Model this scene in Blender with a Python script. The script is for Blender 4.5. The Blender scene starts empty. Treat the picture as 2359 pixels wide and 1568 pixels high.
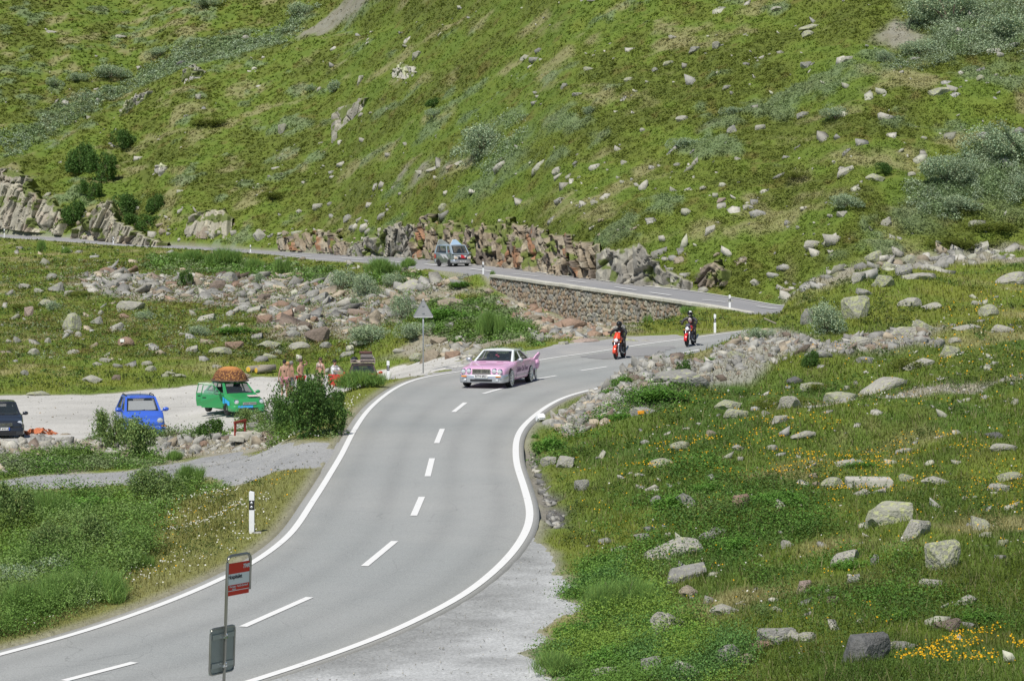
import bpy, bmesh, math, random
import numpy as np
from mathutils import Vector, Matrix, Euler

random.seed(7)
RNG = np.random.default_rng(11)
SC = bpy.context.scene
COL = SC.collection
R = math.radians

# ------------------------------------------------------------------ camera, sky, sun, exposure
# survey units of the photograph: a pixel grid 2359 wide, focal length 6000 of those pixels,
# eye level at row 500; the eye is the world origin, +Y is the view direction
F, CX, CY0 = 6000.0, 1179.5, 500.0
cam_data = bpy.data.cameras.new("camera")
cam = bpy.data.objects.new("camera", cam_data)
COL.objects.link(cam)
cam.location = (0, 0, 0)
cam.rotation_euler = (R(90), 0, 0)
cam_data.sensor_width = 36
cam_data.lens = 36 * F / 2359.0
cam_data.shift_y = -(784 - CY0) / 2359.0
cam_data.clip_start = 0.5
cam_data.clip_end = 3000
SC.camera = cam

SUN_EL, SUN_AZ = 57.0, math.degrees(math.atan2(-0.45, -0.89))     # azimuth from +Y towards +X
world = bpy.data.worlds.new("World")
SC.world = world
world.use_nodes = True
nt = world.node_tree
bg = nt.nodes["Background"]
sky = nt.nodes.new("ShaderNodeTexSky")
sky.sky_type = 'NISHITA'
sky.sun_disc = False
sky.sun_elevation = R(SUN_EL)
sky.sun_rotation = R(SUN_AZ)
sky.altitude = 2200
nt.links.new(sky.outputs[0], bg.inputs[0])
bg.inputs[1].default_value = 0.085
sun_d = bpy.data.lights.new("sun", 'SUN')
sun_d.energy = 4.6
sun_d.angle = R(0.5)
sun_d.color = (1.0, 0.955, 0.88)
sun = bpy.data.objects.new("sun", sun_d)
COL.objects.link(sun)
sv = Vector((math.cos(R(SUN_EL)) * math.sin(R(SUN_AZ)), math.cos(R(SUN_EL)) * math.cos(R(SUN_AZ)), math.sin(R(SUN_EL))))
sun.rotation_euler = (-sv).to_track_quat('-Z', 'Y').to_euler()
sun.location = sv * 300
SC.view_settings.view_transform = 'Standard'
SC.view_settings.look = 'None'
SC.view_settings.exposure = 0.0
SC.view_settings.gamma = 1.0

# ------------------------------------------------------------------ small helpers
def tag(o, label=None, cat=None, group=None, kind=None):
    if label: o['label'] = label
    if cat: o['category'] = cat
    if group: o['group'] = group
    if kind: o['kind'] = kind
    return o

def empty(name, loc, rz=0.0, label=None, cat=None, group=None, rx=0.0, ry=0.0, sc=1.0):
    o = bpy.data.objects.new(name, None)
    o.empty_display_size = 0.2
    COL.objects.link(o)
    o.location = loc
    o.rotation_euler = (rx, ry, rz)
    o.scale = (sc, sc, sc)
    return tag(o, label, cat, group)

def npmesh(name, V, Q, mats, col=None, smooth=False, parent=None):
    """mesh object from a vertex array and a tri / quad index array (optionally a vertex colour array)"""
    me = bpy.data.meshes.new(name)
    V = np.ascontiguousarray(V, dtype=np.float32)
    Q = np.ascontiguousarray(Q, dtype=np.int32)
    n, k = Q.shape
    me.vertices.add(len(V)); me.vertices.foreach_set("co", V.ravel())
    me.loops.add(n * k); me.loops.foreach_set("vertex_index", Q.ravel())
    me.polygons.add(n)
    me.polygons.foreach_set("loop_start", np.arange(0, n * k, k, dtype=np.int32))
    me.polygons.foreach_set("loop_total", np.full(n, k, dtype=np.int32))
    if smooth: me.polygons.foreach_set("use_smooth", np.ones(n, dtype=bool))
    me.update(calc_edges=True)
    if col is not None:
        a = me.color_attributes.new("Col", 'FLOAT_COLOR', 'POINT')
        c = np.ones((len(V), 4), dtype=np.float32); c[:, :3] = col
        a.data.foreach_set("color", c.ravel())
    for m in (mats if isinstance(mats, (list, tuple)) else [mats]): me.materials.append(m)
    o = bpy.data.objects.new(name, me)
    COL.objects.link(o)
    if parent: o.parent = parent
    return o

# ------------------------------------------------------------------ noise
def _hash(ix, iy, iz, seed):
    h = (ix.astype(np.int64) * 374761393 + iy.astype(np.int64) * 668265263 + iz.astype(np.int64) * 2147483647 + seed * 974634777) & 0xffffffff
    h = ((h ^ (h >> 13)) * 1274126177) & 0xffffffff
    h = (h ^ (h >> 16)) & 0xffffffff
    h = (h * 2246822519) & 0xffffffff
    return ((h ^ (h >> 15)) & 0xffffff) / float(0xffffff)

def vnoise(x, y, seed=0):
    x = np.asarray(x, float); y = np.asarray(y, float)
    ix = np.floor(x); iy = np.floor(y); fx = x - ix; fy = y - iy
    fx = fx * fx * (3 - 2 * fx); fy = fy * fy * (3 - 2 * fy)
    ix = ix.astype(np.int64); iy = iy.astype(np.int64); z = np.zeros_like(ix)
    a = _hash(ix, iy, z, seed); b = _hash(ix + 1, iy, z, seed)
    c = _hash(ix, iy + 1, z, seed); d = _hash(ix + 1, iy + 1, z, seed)
    return (a * (1 - fx) + b * fx) * (1 - fy) + (c * (1 - fx) + d * fx) * fy

def fbm(x, y, seed=0, octv=4, gain=0.5):
    s = 0; a = 1; t = 0
    for i in range(octv):
        s = s + a * vnoise(x * 2 ** i + 17.3 * i, y * 2 ** i - 9.1 * i, seed + i); t += a; a *= gain
    return s / t

def cells(x, y, seed=0):
    """jittered-lattice Voronoi: nearest distance, second distance, cell hash a, cell hash b, offset to the cell point"""
    x = np.asarray(x, float); y = np.asarray(y, float)
    ix = np.floor(x).astype(np.int64); iy = np.floor(y).astype(np.int64)
    d1 = np.full(x.shape, 9.0); d2 = np.full(x.shape, 9.0)
    ha = np.zeros(x.shape); hb = np.zeros(x.shape); ox = np.zeros(x.shape); oy = np.zeros(x.shape)
    for i in (-1, 0, 1):
        for j in (-1, 0, 1):
            jx = ix + i; jy = iy + j; z = np.zeros_like(jx)
            px = jx + 0.1 + 0.8 * _hash(jx, jy, z, seed); py = jy + 0.1 + 0.8 * _hash(jx, jy, z, seed + 51)
            d = np.hypot(x - px, y - py)
            n = d < d1
            d2 = np.where(n, d1, np.minimum(d2, d)); d1 = np.where(n, d, d1)
            ha = np.where(n, _hash(jx, jy, z, seed + 7), ha); hb = np.where(n, _hash(jx, jy, z, seed + 13), hb)
            ox = np.where(n, x - px, ox); oy = np.where(n, y - py, oy)
    return d1, d2, ha, hb, ox, oy

def sstep(a, b, x):
    t = np.clip((x - a) / (b - a), 0, 1); return t * t * (3 - 2 * t)

# ------------------------------------------------------------------ terrain control points
def cp(x, y, d):                       # survey pixel + distance -> world
    return ((x - CX) * d / F, d, -(y - CY0) * d / F)

ZR_D = [30, 40, 62, 80, 97, 110, 125, 136, 150]
ZR_Z = [-8.35, -8.1, -7.5, -7.0, -6.8, -6.7, -6.5, -6.1, -5.9]
_zd = np.arange(20, 200.0, 1.0); _zz = np.convolve(np.pad(np.interp(_zd, ZR_D, ZR_Z), 8, 'edge'), np.hanning(19)[1:-1] / np.hanning(19).sum(), 'valid')
def zroad(d): return float(np.interp(d, _zd, _zz))
def cr(x, y):                          # point on the lower road
    d = 70.0
    for _ in range(60):
        d = 0.5 * d + 0.5 * F * (-zroad(d)) / (y - CY0)
    return cp(x, y, d)

def S(pts): return [(a / 1.0598, b / 1.0598) for a, b in pts]
LEFT_LINE = S([(-520, 1735), (-330, 1690), (-150, 1640), (-70, 1617), (0, 1596), (51, 1584), (112, 1569), (194, 1545), (281, 1517), (370, 1485), (459, 1451), (554, 1407), (628, 1369), (663, 1342),
    (696, 1318), (717, 1295), (740, 1262), (760, 1229), (784, 1193), (810, 1150), (833, 1112), (847, 1084), (863, 1053), (884, 1020), (902, 998),
    (922, 979), (955, 954), (993, 934), (1044, 919), (1129, 906), (1210, 895), (1293, 883), (1357, 872), (1434, 862), (1492, 853), (1536, 846), (1578, 839),
    (1618, 834), (1667, 828), (1736, 818), (1799, 810), (1834, 806), (1900, 800)])
RIGHT_LINE = S([(-250, 1940), (-40, 1865), (150, 1800), (400, 1728), (622, 1660), (679, 1642), (755, 1617), (832, 1590), (908, 1563), (985, 1530), (1048, 1497), (1099, 1472), (1155, 1438), (1206, 1395),
    (1242, 1360), (1272, 1321), (1290, 1285), (1295, 1250), (1288, 1219), (1275, 1175), (1262, 1137), (1259, 1104), (1261, 1073), (1274, 1045),
    (1302, 1017), (1343, 987), (1394, 964), (1460, 948), (1540, 930), (1630, 910), (1718, 890), (1800, 872), (1900, 852), (1960, 840)])

LOW = [cr(x, y) for x, y in LEFT_LINE] + [cr(x, y) for x, y in RIGHT_LINE]
LOW += [cr(x, y) for x, y in [(500, 1450), (800, 1350), (940, 1200), (1010, 1070), (1100, 940), (1250, 885), (1450, 850), (1650, 815)]]
LOW += [cp(*p) for p in [
    # left verge, path, rubble bank, yard
    (0, 1470, 49.5), (300, 1370, 55.2), (500, 1290, 60), (600, 1228, 62), (700, 1150, 70), (0, 1300, 64.5), (250, 1200, 72.9), (0, 1180, 78),
    (450, 1120, 79.4), (690, 1080, 77.6), (-200, 1500, 50), (-200, 1250, 70), (-200, 1100, 90), (300, 1095, 88.7), (740, 1050, 78.5), (500, 1070, 86), (0, 1110, 89),
    (0, 1050, 98), (300, 1040, 99), (550, 1020, 99), (740, 1010, 90), (0, 1020, 103.5), (370, 1000, 105.5), (600, 985, 110),
    (300, 940, 127.5), (600, 900, 136.5), (0, 915, 135), (300, 905, 137.8), (-200, 920, 135), (-200, 1020, 103), (700, 960, 108), (780, 975, 94), (740, 930, 112),
    (850, 900, 113), (800, 902, 112), (905, 885, 110), (985, 853, 116), (870, 877, 145), (640, 870, 147), (700, 880, 143), (790, 905, 135), (850, 906, 133), (700, 898, 138), (900, 878, 133), (850, 866, 150), (990, 842, 122),
    # meadow and bank up to the upper road
    (0, 860, 145), (300, 850, 149), (600, 830, 153), (850, 828, 160), (980, 828, 137), (1050, 818, 131), (-200, 860, 145),
    (0, 780, 175), (300, 770, 178), (600, 770, 169), (900, 770, 160), (1100, 770, 155), (1200, 800, 138), (1300, 783, 148), (1373, 786, 140.6), (1527, 773, 144),
    (0, 680, 218), (300, 680, 213), (600, 690, 206), (900, 690, 196), (1080, 690, 189), (-200, 680, 220),
    (0, 600, 272), (300, 610, 256), (577, 622, 246), (900, 640, 221), (1050, 653, 200), (-200, 595, 280),
    (1148, 673, 188.6), (1209, 697, 184.6), (1280, 721, 179.6), (1333, 745, 176.6), (1401, 757, 172.6), (1497, 752, 167.6), (1548, 748, 164.6), (1584, 722, 162.6),
    (1640, 766, 136), (1700, 735, 146), (1765, 732, 150), (1642, 716, 158.5),
    # right-hand mound and slope
    (1240, 1000, 82), (1300, 960, 85), (1400, 930, 88), (1400, 880, 93), (1470, 850, 97), (1560, 835, 100), (1660, 828, 103), (1700, 788, 107),
    (1760, 752, 112), (1810, 700, 120), (1900, 684, 125), (2050, 652, 132), (2200, 626, 140), (2359, 598, 146), (2550, 570, 152),
    (1450, 960, 84), (1600, 900, 90), (1800, 850, 92), (2000, 800, 98), (2200, 750, 105), (2359, 700, 112), (2550, 660, 118),
    (1300, 1060, 76), (1500, 1050, 76), (1700, 1000, 76), (1900, 950, 78), (2100, 900, 82), (2359, 850, 86), (2550, 820, 90),
    (1280, 1180, 67), (1450, 1150, 67), (1700, 1150, 64), (1900, 1100, 65), (2100, 1060, 67), (2359, 1000, 70), (2550, 970, 72),
    (1330, 1290, 57.5), (1500, 1300, 56), (1800, 1280, 54), (2100, 1230, 54), (2359, 1180, 56), (2550, 1150, 58),
    (1300, 1420, 51), (1500, 1430, 49.5), (1800, 1420, 47), (2100, 1400, 46), (2359, 1350, 47), (2550, 1330, 48),
    (1000, 1568, 44), (1240, 1568, 44), (1500, 1568, 43), (1800, 1568, 41.5), (2100, 1568, 40), (2359, 1568, 39), (2600, 1568, 38)]]
LOW += [(-10, 30, -8.5), (0, 30, -8.4), (8, 30, -8.1), (14, 30, -7.2), (22, 146, -5.5), (28, 150, -4.4), (17, 128, -5.6), (15, 138, -5.9),
        (-40, 90, -9.2), (-45, 120, -9.4), (40, 80, -3.5), (35, 110, -2.4), (30, 60, -4.8)]
UF = [(-150, 540, 335), (0, 547, 324), (261, 565, 308), (577, 583, 282), (712, 597, 260), (833, 604, 240), (992, 619, 215), (1113, 632, 193), (1135, 632.5, 190.5),
      (1200, 641, 185.5), (1290, 653.5, 179.5), (1400, 669, 173.5), (1510, 685, 168.5), (1600, 698, 163), (1642, 703.5, 161), (1681, 712, 159), (1775, 731, 154)]
UFW = [cp(*p) for p in UF] + [(20, 148, -5.7), (28, 152, -4.5), (45, 157, -3.3), (70, 162, -2.0), (120, 165, 0.0)]
LOW += UFW[:8] + UFW[13:]
#            x    base  d    cliff-top d
HCOL = [(-150, 533, 345, 400, 353), (0, 540, 335, 412, 343), (110, 546, 330, 470, 337), (200, 550, 326, 500, 331), (300, 560, 320, 530, 325),
        (430, 567, 312, 490, 319), (600, 577, 300, 550, 305), (800, 588, 262, 542, 268), (900, 592, 248, 520, 254), (1000, 598, 232, 503, 237.5),
        (1150, 612, 214, 500, 219.5), (1300, 634, 198, 515, 204), (1450, 653, 187.5, 545, 193.5), (1550, 664, 181, 612, 184), (1700, 683, 173, 640, 176),
        (1810, 697, 168, 670, 171), (1950, 684, 161, 665, 164), (2100, 655, 161, 640, 164), (2359, 596, 166, 585, 168), (2600, 560, 170, 540, 172)]
RIDX, RIDY = [-400, 0, 150, 300, 450, 600, 700, 900], [500, 392, 330, 232, 162, 130, 110, 72]
class Surf:
    def __init__(s, pts, c=2.0, lam=0.01):
        P = []
        for p in pts:
            if all(math.hypot(p[0] - q[0], p[1] - q[1]) > 0.35 for q in P): P.append(p)
        P = np.array(P); s.P = P[:, :2]; s.c = c
        n = len(P)
        K = np.sqrt(((s.P[:, None] - s.P[None]) ** 2).sum(2) + c * c)
        A = np.zeros((n + 3, n + 3)); A[:n, :n] = K - lam * 10 * np.eye(n) * 0.1
        A[:n, n] = 1; A[:n, n + 1:] = s.P; A[n, :n] = 1; A[n + 1:, :n] = s.P.T
        s.w = np.linalg.solve(A, np.concatenate([P[:, 2], [0, 0, 0]]))
    def __call__(s, X, Y):
        X = np.asarray(X, float); Y = np.asarray(Y, float); sh = X.shape
        x = X.ravel(); y = Y.ravel(); out = np.empty(len(x)); n = len(s.P)
        for i in range(0, len(x), 20000):
            a = x[i:i + 20000, None]; b = y[i:i + 20000, None]
            out[i:i + 20000] = np.sqrt((a - s.P[:, 0]) ** 2 + (b - s.P[:, 1]) ** 2 + s.c ** 2) @ s.w[:n] + s.w[n] + s.w[n + 1] * a[:, 0] + s.w[n + 2] * b[:, 0]
        return out.reshape(sh)

def resample(pts, step):
    P = [Vector((p[0], p[1])) for p in pts]
    # Catmull-Rom
    Q = []
    for i in range(len(P) - 1):
        a = P[max(i - 1, 0)]; b = P[i]; c = P[i + 1]; d = P[min(i + 2, len(P) - 1)]
        n = max(2, int((c - b).length / step) + 1)
        for k in range(n):
            t = k / n
            Q.append(0.5 * ((2 * b) + (c - a) * t + (2 * a - 5 * b + 4 * c - d) * t * t + (3 * b - a - 3 * c + d) * t ** 3))
    Q.append(P[-1])
    return np.array([(q.x, q.y) for q in Q])

def smooth_line(P, it=6):
    P = P.copy()
    for _ in range(it): P[1:-1] = 0.25 * P[:-2] + 0.5 * P[1:-1] + 0.25 * P[2:]
    return P

def offset(P, w):
    t = np.gradient(P, axis=0); t /= np.linalg.norm(t, axis=1)[:, None] + 1e-9
    return P + np.stack([-t[:, 1], t[:, 0]], 1) * w          # +w = to the left of travel
UPF = smooth_line(resample(UFW[:18], 1.0), 8)
UPB = offset(UPF, 6.3)
def sdist(poly, X, Y, jit=0):
    """signed distance (negative inside) to a closed world polygon"""
    P = np.array([(p[0], p[1]) for p in poly]); Q = np.roll(P, -1, 0)
    d = np.full(X.shape, 1e9); ins = np.zeros(X.shape, bool)
    for (ax, ay), (bx, by) in zip(P, Q):
        ex, ey = bx - ax, by - ay
        L = ex * ex + ey * ey + 1e-9
        t = np.clip(((X - ax) * ex + (Y - ay) * ey) / L, 0, 1)
        d = np.minimum(d, np.hypot(X - ax - t * ex, Y - ay - t * ey))
        c = ((ay > Y) != (by > Y)) & (X < (bx - ax) * (Y - ay) / (by - ay + 1e-12) + ax)
        ins ^= c
    return np.where(ins, -d, d)

LLW = smooth_line(resample([cr(x, y) for x, y in LEFT_LINE], 0.6), 12)
RLW = smooth_line(resample([cr(x, y) for x, y in RIGHT_LINE], 0.6), 12)
ROAD = np.concatenate([offset(LLW, 0.28), offset(RLW, -0.24)[::-1]])
ROADP = ROAD[::3]; ROADB = ROAD[::6]
lowS = Surf(LOW)
# hillside: profiles along the lines of the slope (front of upper road, back of road, cliff top, ridge, shelf, far)
HU = np.linspace(-.36, .36, 721)
def _tab():
    hx = [(c[0] - CX) / F for c in HCOL]
    uf = np.array([p[0] / p[1] for p in UFW]); o = np.argsort(uf)
    d0 = np.interp(HU, uf[o], np.array([p[1] for p in UFW])[o]); z0 = np.interp(HU, uf[o], np.array([p[2] for p in UFW])[o])
    yb = np.interp(HU, hx, [c[1] for c in HCOL])
    ub = UPB[:, 0] / UPB[:, 1]; k0 = ub < .072
    d1 = np.interp(HU, np.append(ub[k0], [.10, .13, .2]), np.append(UPB[k0, 1], [170, 163, 168]))
    d1 = np.maximum(d1, d0 + 5); z1 = -(yb - CY0) * d1 / F
    d2 = d1 + np.interp(HU, hx, [c[4] - c[2] for c in HCOL]); z2 = -(np.interp(HU, hx, [c[3] for c in HCOL]) - CY0) * d2 / F
    xx = HU * F + CX
    k = np.interp(xx, [-200, 0, 300, 600, 1000, 1400, 1600, 1810, 2100, 2400], [.37, .36, .34, .33, .33, .34, .35, .38, .43, .46])
    yr = np.interp(xx, RIDX + [1100, 1300], RIDY + [60, 60])
    w = np.clip((1150 - xx) / 350, 0, 1)
    d3 = (k * d2 - z2) / (k - (CY0 - yr) / F); z3 = (CY0 - yr) / F * d3
    d4 = d3 + 13 * w + .5; z4 = z3 + .08 * (d4 - d3) * w + k * (d4 - d3) * (1 - w)
    d5 = d4 + 200; z5 = z4 + .43 * 200
    T = [d0, d1, d2, d3, d4, d5, z0, z1, z2, z3, z4, z5]
    g = np.exp(-np.linspace(-2, 2, 13) ** 2); g /= g.sum()
    return [np.convolve(np.pad(t, 6, 'edge'), g, 'valid') for t in T]
HT = _tab()
def highS(X, Y):
    u = X / np.maximum(Y, 1)
    D = [np.interp(u, HU, t) for t in HT[:6]]; Z = [np.interp(u, HU, t) for t in HT[6:]]
    out = Z[0] + (Y - D[0]) * .02
    for i in range(5):
        t = np.clip((Y - D[i]) / np.maximum(D[i + 1] - D[i], .3), 0, 1)
        out = np.where(Y > D[i], Z[i] + (Z[i + 1] - Z[i]) * t, out)
    return out
UL = np.array([(p[0], p[1]) for p in UFW])
def yline(X): return np.interp(X, UL[:, 0], UL[:, 1])
def base(X, Y):
    X = np.asarray(X, float); Y = np.asarray(Y, float)
    a = lowS(X, Y); b = highS(X, Y)
    w = sstep(3.0, .4, sdist(ROADB, X, Y)); a = a * (1 - w) + np.interp(Y, _zd, _zz) * w
    s = sstep(-0.05, 0.3, Y - yline(X))
    return a * (1 - s) + b * s

# coarse lookup grid for ray casting
GX = np.arange(-130, 130.1, 0.5); GY = np.arange(26, 540, 0.5)
GXX, GYY = np.meshgrid(GX, GY)
GZ = base(GXX, GYY)
def gz(X, Y):
    fx = np.clip((np.asarray(X, float) - GX[0]) / 0.5, 0, len(GX) - 1.001); fy = np.clip((np.asarray(Y, float) - GY[0]) / 0.5, 0, len(GY) - 1.001)
    i = fx.astype(int); j = fy.astype(int); a = fx - i; b = fy - j
    return (GZ[j, i] * (1 - a) + GZ[j, i + 1] * a) * (1 - b) + (GZ[j + 1, i] * (1 - a) + GZ[j + 1, i + 1] * a) * b

DS = np.arange(30, 520, 0.25)
def hit(x, y, dmin=30):
    """where the line of sight through a survey pixel meets the ground"""
    d = DS[DS >= dmin]
    X = (x - CX) * d / F; Z = -(y - CY0) * d / F
    g = gz(X, d)
    below = Z < g
    k = int(np.argmax(below)) if below.any() else len(d) - 1
    if k > 0:
        e0 = Z[k - 1] - g[k - 1]; e1 = Z[k] - g[k]
        t = e0 / (e0 - e1) if e0 != e1 else 0
        dd = d[k - 1] + (d[k] - d[k - 1]) * t
    else: dd = d[0]
    X = (x - CX) * dd / F
    return Vector((X, dd, float(base(np.array([X]), np.array([dd]))[0])))
def hits(pts, dmin=30): return [hit(x, y, dmin) for x, y in pts]
def gnd(X, Y): return float(base(np.array([X]), np.array([Y]))[0])
def at(x, d):
    X = (x - CX) * d / F
    return Vector((X, d, gnd(X, d)))

# upper road: front edge line from UFW, back edge 6.4 m further
UROADP = np.concatenate([UPF, UPB[::-1]])[::4]

YARD = hits([(-80, 913), (150, 911), (300, 903), (450, 888), (560, 873), (640, 868), (740, 863), (850, 856), (930, 842), (1010, 826), (1060, 821), (1075, 848),
             (985, 858), (900, 874), (850, 888), (780, 905), (720, 940), (620, 985), (480, 1000), (370, 1005), (200, 1012), (0, 1024), (-80, 1026)])
PATH = hits([(-80, 1116), (100, 1096), (280, 1087), (350, 1074), (420, 1062), (476, 1051), (560, 1041), (660, 1030), (735, 1018), (752, 1040), (730, 1078), (660, 1084), (490, 1096),
             (400, 1104), (300, 1115), (126, 1123), (40, 1130), (-80, 1142)])
LAYBY = hits([(985, 868), (1040, 850), (1080, 832), (1150, 815), (1215, 808), (1288, 793), (1376, 783), (1440, 776), (1510, 772), (1560, 771), (1575, 782), (1480, 800), (1380, 815), (1290, 830), (1150, 860), (1060, 875)])
GRAVEL = hits([(1222, 1245), (1240, 1268), (1258, 1295), (1287, 1326), (1318, 1357), (1302, 1402), (1259, 1439), (1244, 1480), (1225, 1511), (1243, 1566)]) + \
         [Vector(v) for v in [(0.6, 40, 0), (0.4, 30, 0), (-9, 30, 0), (-9, 40, 0), (-6, 42.5, 0)]] + hits([(640, 1540), (900, 1440), (1080, 1335), (1170, 1260)])
RUBBLE = hits([(1300, 945), (1385, 893), (1470, 852), (1540, 838), (1640, 838), (1690, 800), (1760, 775), (1900, 790), (2000, 772), (2120, 760), (2180, 800), (2000, 812), (1800, 850),
               (1620, 900), (1500, 935), (1400, 990), (1300, 1012), (1262, 975)])
SCREE = [hits([(170, 640), (260, 630), (420, 640), (560, 640), (700, 640), (760, 660), (860, 690), (960, 650), (1060, 645), (1085, 670), (1000, 700), (900, 740), (830, 770), (740, 790),
               (640, 780), (600, 745), (620, 725), (540, 715), (470, 700), (300, 700), (220, 680)]),
         hits([(1130, 690), (1240, 708), (1330, 752), (1450, 772), (1340, 784), (1200, 755), (1100, 722)]),
         hits([(960, 850), (985, 800), (1060, 785), (1110, 770), (1130, 800), (1090, 830), (1020, 842)]),
         hits([(-60, 1030), (200, 1018), (360, 1012), (560, 1005), (640, 1010), (620, 1030), (500, 1045), (330, 1060), (150, 1085), (-60, 1100)]),
         hits([(1820, 672), (1900, 640), (2010, 615), (2130, 590), (2340, 575), (2345, 612), (2200, 622), (2050, 640), (1940, 665), (1850, 690)]),
         hits([(2000, 90), (2060, 40), (2110, 70), (2120, 100), (2060, 112)]), hits([(930, 412), (1040, 388), (1080, 395), (1010, 410), (950, 425)]),
         hits([(690, 90), (760, 30), (800, -10), (890, -10), (800, 60), (720, 100)])]
STREAM = hits([(1205, 1030), (1225, 1030), (1245, 1085), (1272, 1130), (1300, 1180), (1302, 1215), (1272, 1212), (1244, 1160), (1222, 1110)])
TRAIL = hits([(1860, 950), (1950, 941), (2040, 921), (2135, 908), (2215, 903), (2295, 889), (2380, 878), (2380, 894), (2290, 904), (2215, 917), (2130, 924), (2040, 936), (1950, 954), (1860, 960)])
YELLOW = [hits([(1430, 1090), (1500, 1050), (1700, 1000), (1900, 985), (2200, 1000), (2359, 1100), (2359, 1180), (2100, 1100), (1900, 1180), (1750, 1120), (1600, 1090)]),
          hits([(2050, 1568), (2150, 1500), (2359, 1430), (2420, 1568)])]
WHITEF = [hits([(300, 1160), (500, 1120), (640, 1150), (660, 1230), (540, 1290), (380, 1240)]), hits([(0, 1480), (60, 1400), (250, 1330), (380, 1250), (520, 1270), (480, 1320), (250, 1400)]),
          hits([(780, 935), (860, 905), (980, 862), (1010, 866), (900, 900), (840, 935), (800, 965)]), hits([(520, 1038), (640, 1012), (770, 1000), (720, 1015), (600, 1030)])]
WILLOW = [hits(q) for q in [[(0, 330), (150, 250), (330, 170), (520, 90), (700, 40), (640, 120), (520, 160), (300, 220), (120, 320), (20, 370)],
          [(1960, 190), (2130, 110), (2100, 30), (2200, -20), (2380, -20), (2380, 150), (2200, 150), (2050, 190)],
          [(2080, 520), (2130, 450), (2230, 380), (2380, 340), (2380, 440), (2240, 480), (2150, 520)], [(1060, 350), (1150, 330), (1190, 370), (1080, 390)]]]

def masks(X, Y, Z=None):
    """weights of every surface class at world points"""
    m = {}
    j = (fbm(X / 1.3, Y / 1.3, 90, 3) - 0.5)
    m['road'] = sdist(ROADP, X, Y)
    m['uroad'] = sdist(UROADP, X, Y)
    m['yard'] = sdist(YARD, X, Y) + j * 1.6
    m['path'] = sdist(PATH, X, Y) + j * 1.1
    m['layby'] = sdist(LAYBY, X, Y) + j * 0.9
    m['gravel'] = sdist(GRAVEL, X, Y) + j * 1.4
    j2 = (fbm(X / 2.5, Y / 3.5, 91, 3) - 0.5)
    m['rubble'] = sdist(RUBBLE, X, Y) + j2 * 4
    m['stream'] = sdist(STREAM, X, Y) + j * 0.8
    sc = np.full(X.shape, 1e9)
    for p in SCREE: sc = np.minimum(sc, sdist(p, X, Y))
    m['scree'] = sc + j2 * np.where(m['road'] < 1e9, np.where(Y > yline(X), 3.0, 9.0), 0)
    w = np.full(X.shape, 1e9)
    for p in WILLOW: w = np.minimum(w, sdist(p, X, Y))
    m['willow'] = w
    m['hill'] = Y - yline(X) - 8
    zz = Z if Z is not None else base(X, Y)
    hw = sstep(-20, 5, m['hill'])
    m['yq'] = Y * (1 - .45 * hw) + zz * 1.7 * hw
    return m

def C(*a): return np.array(a)
GRASS_Y, GRASS_G, GRASS_D = C(.185, .215, .032), C(.130, .185, .026), C(.085, .130, .020)
HEATH, HEATH_D, REDDY, STRAW = C(.130, .158, .026), C(.098, .125, .022), C(.170, .125, .040), C(.30, .27, .13)
WILLOWC, DIRT, STONE = C(.220, .285, .155), C(.27, .235, .165), C(.29, .275, .235)

def mix(a, b, t):
    t = np.asarray(t)[..., None]; return a * (1 - t) + b * t

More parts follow.
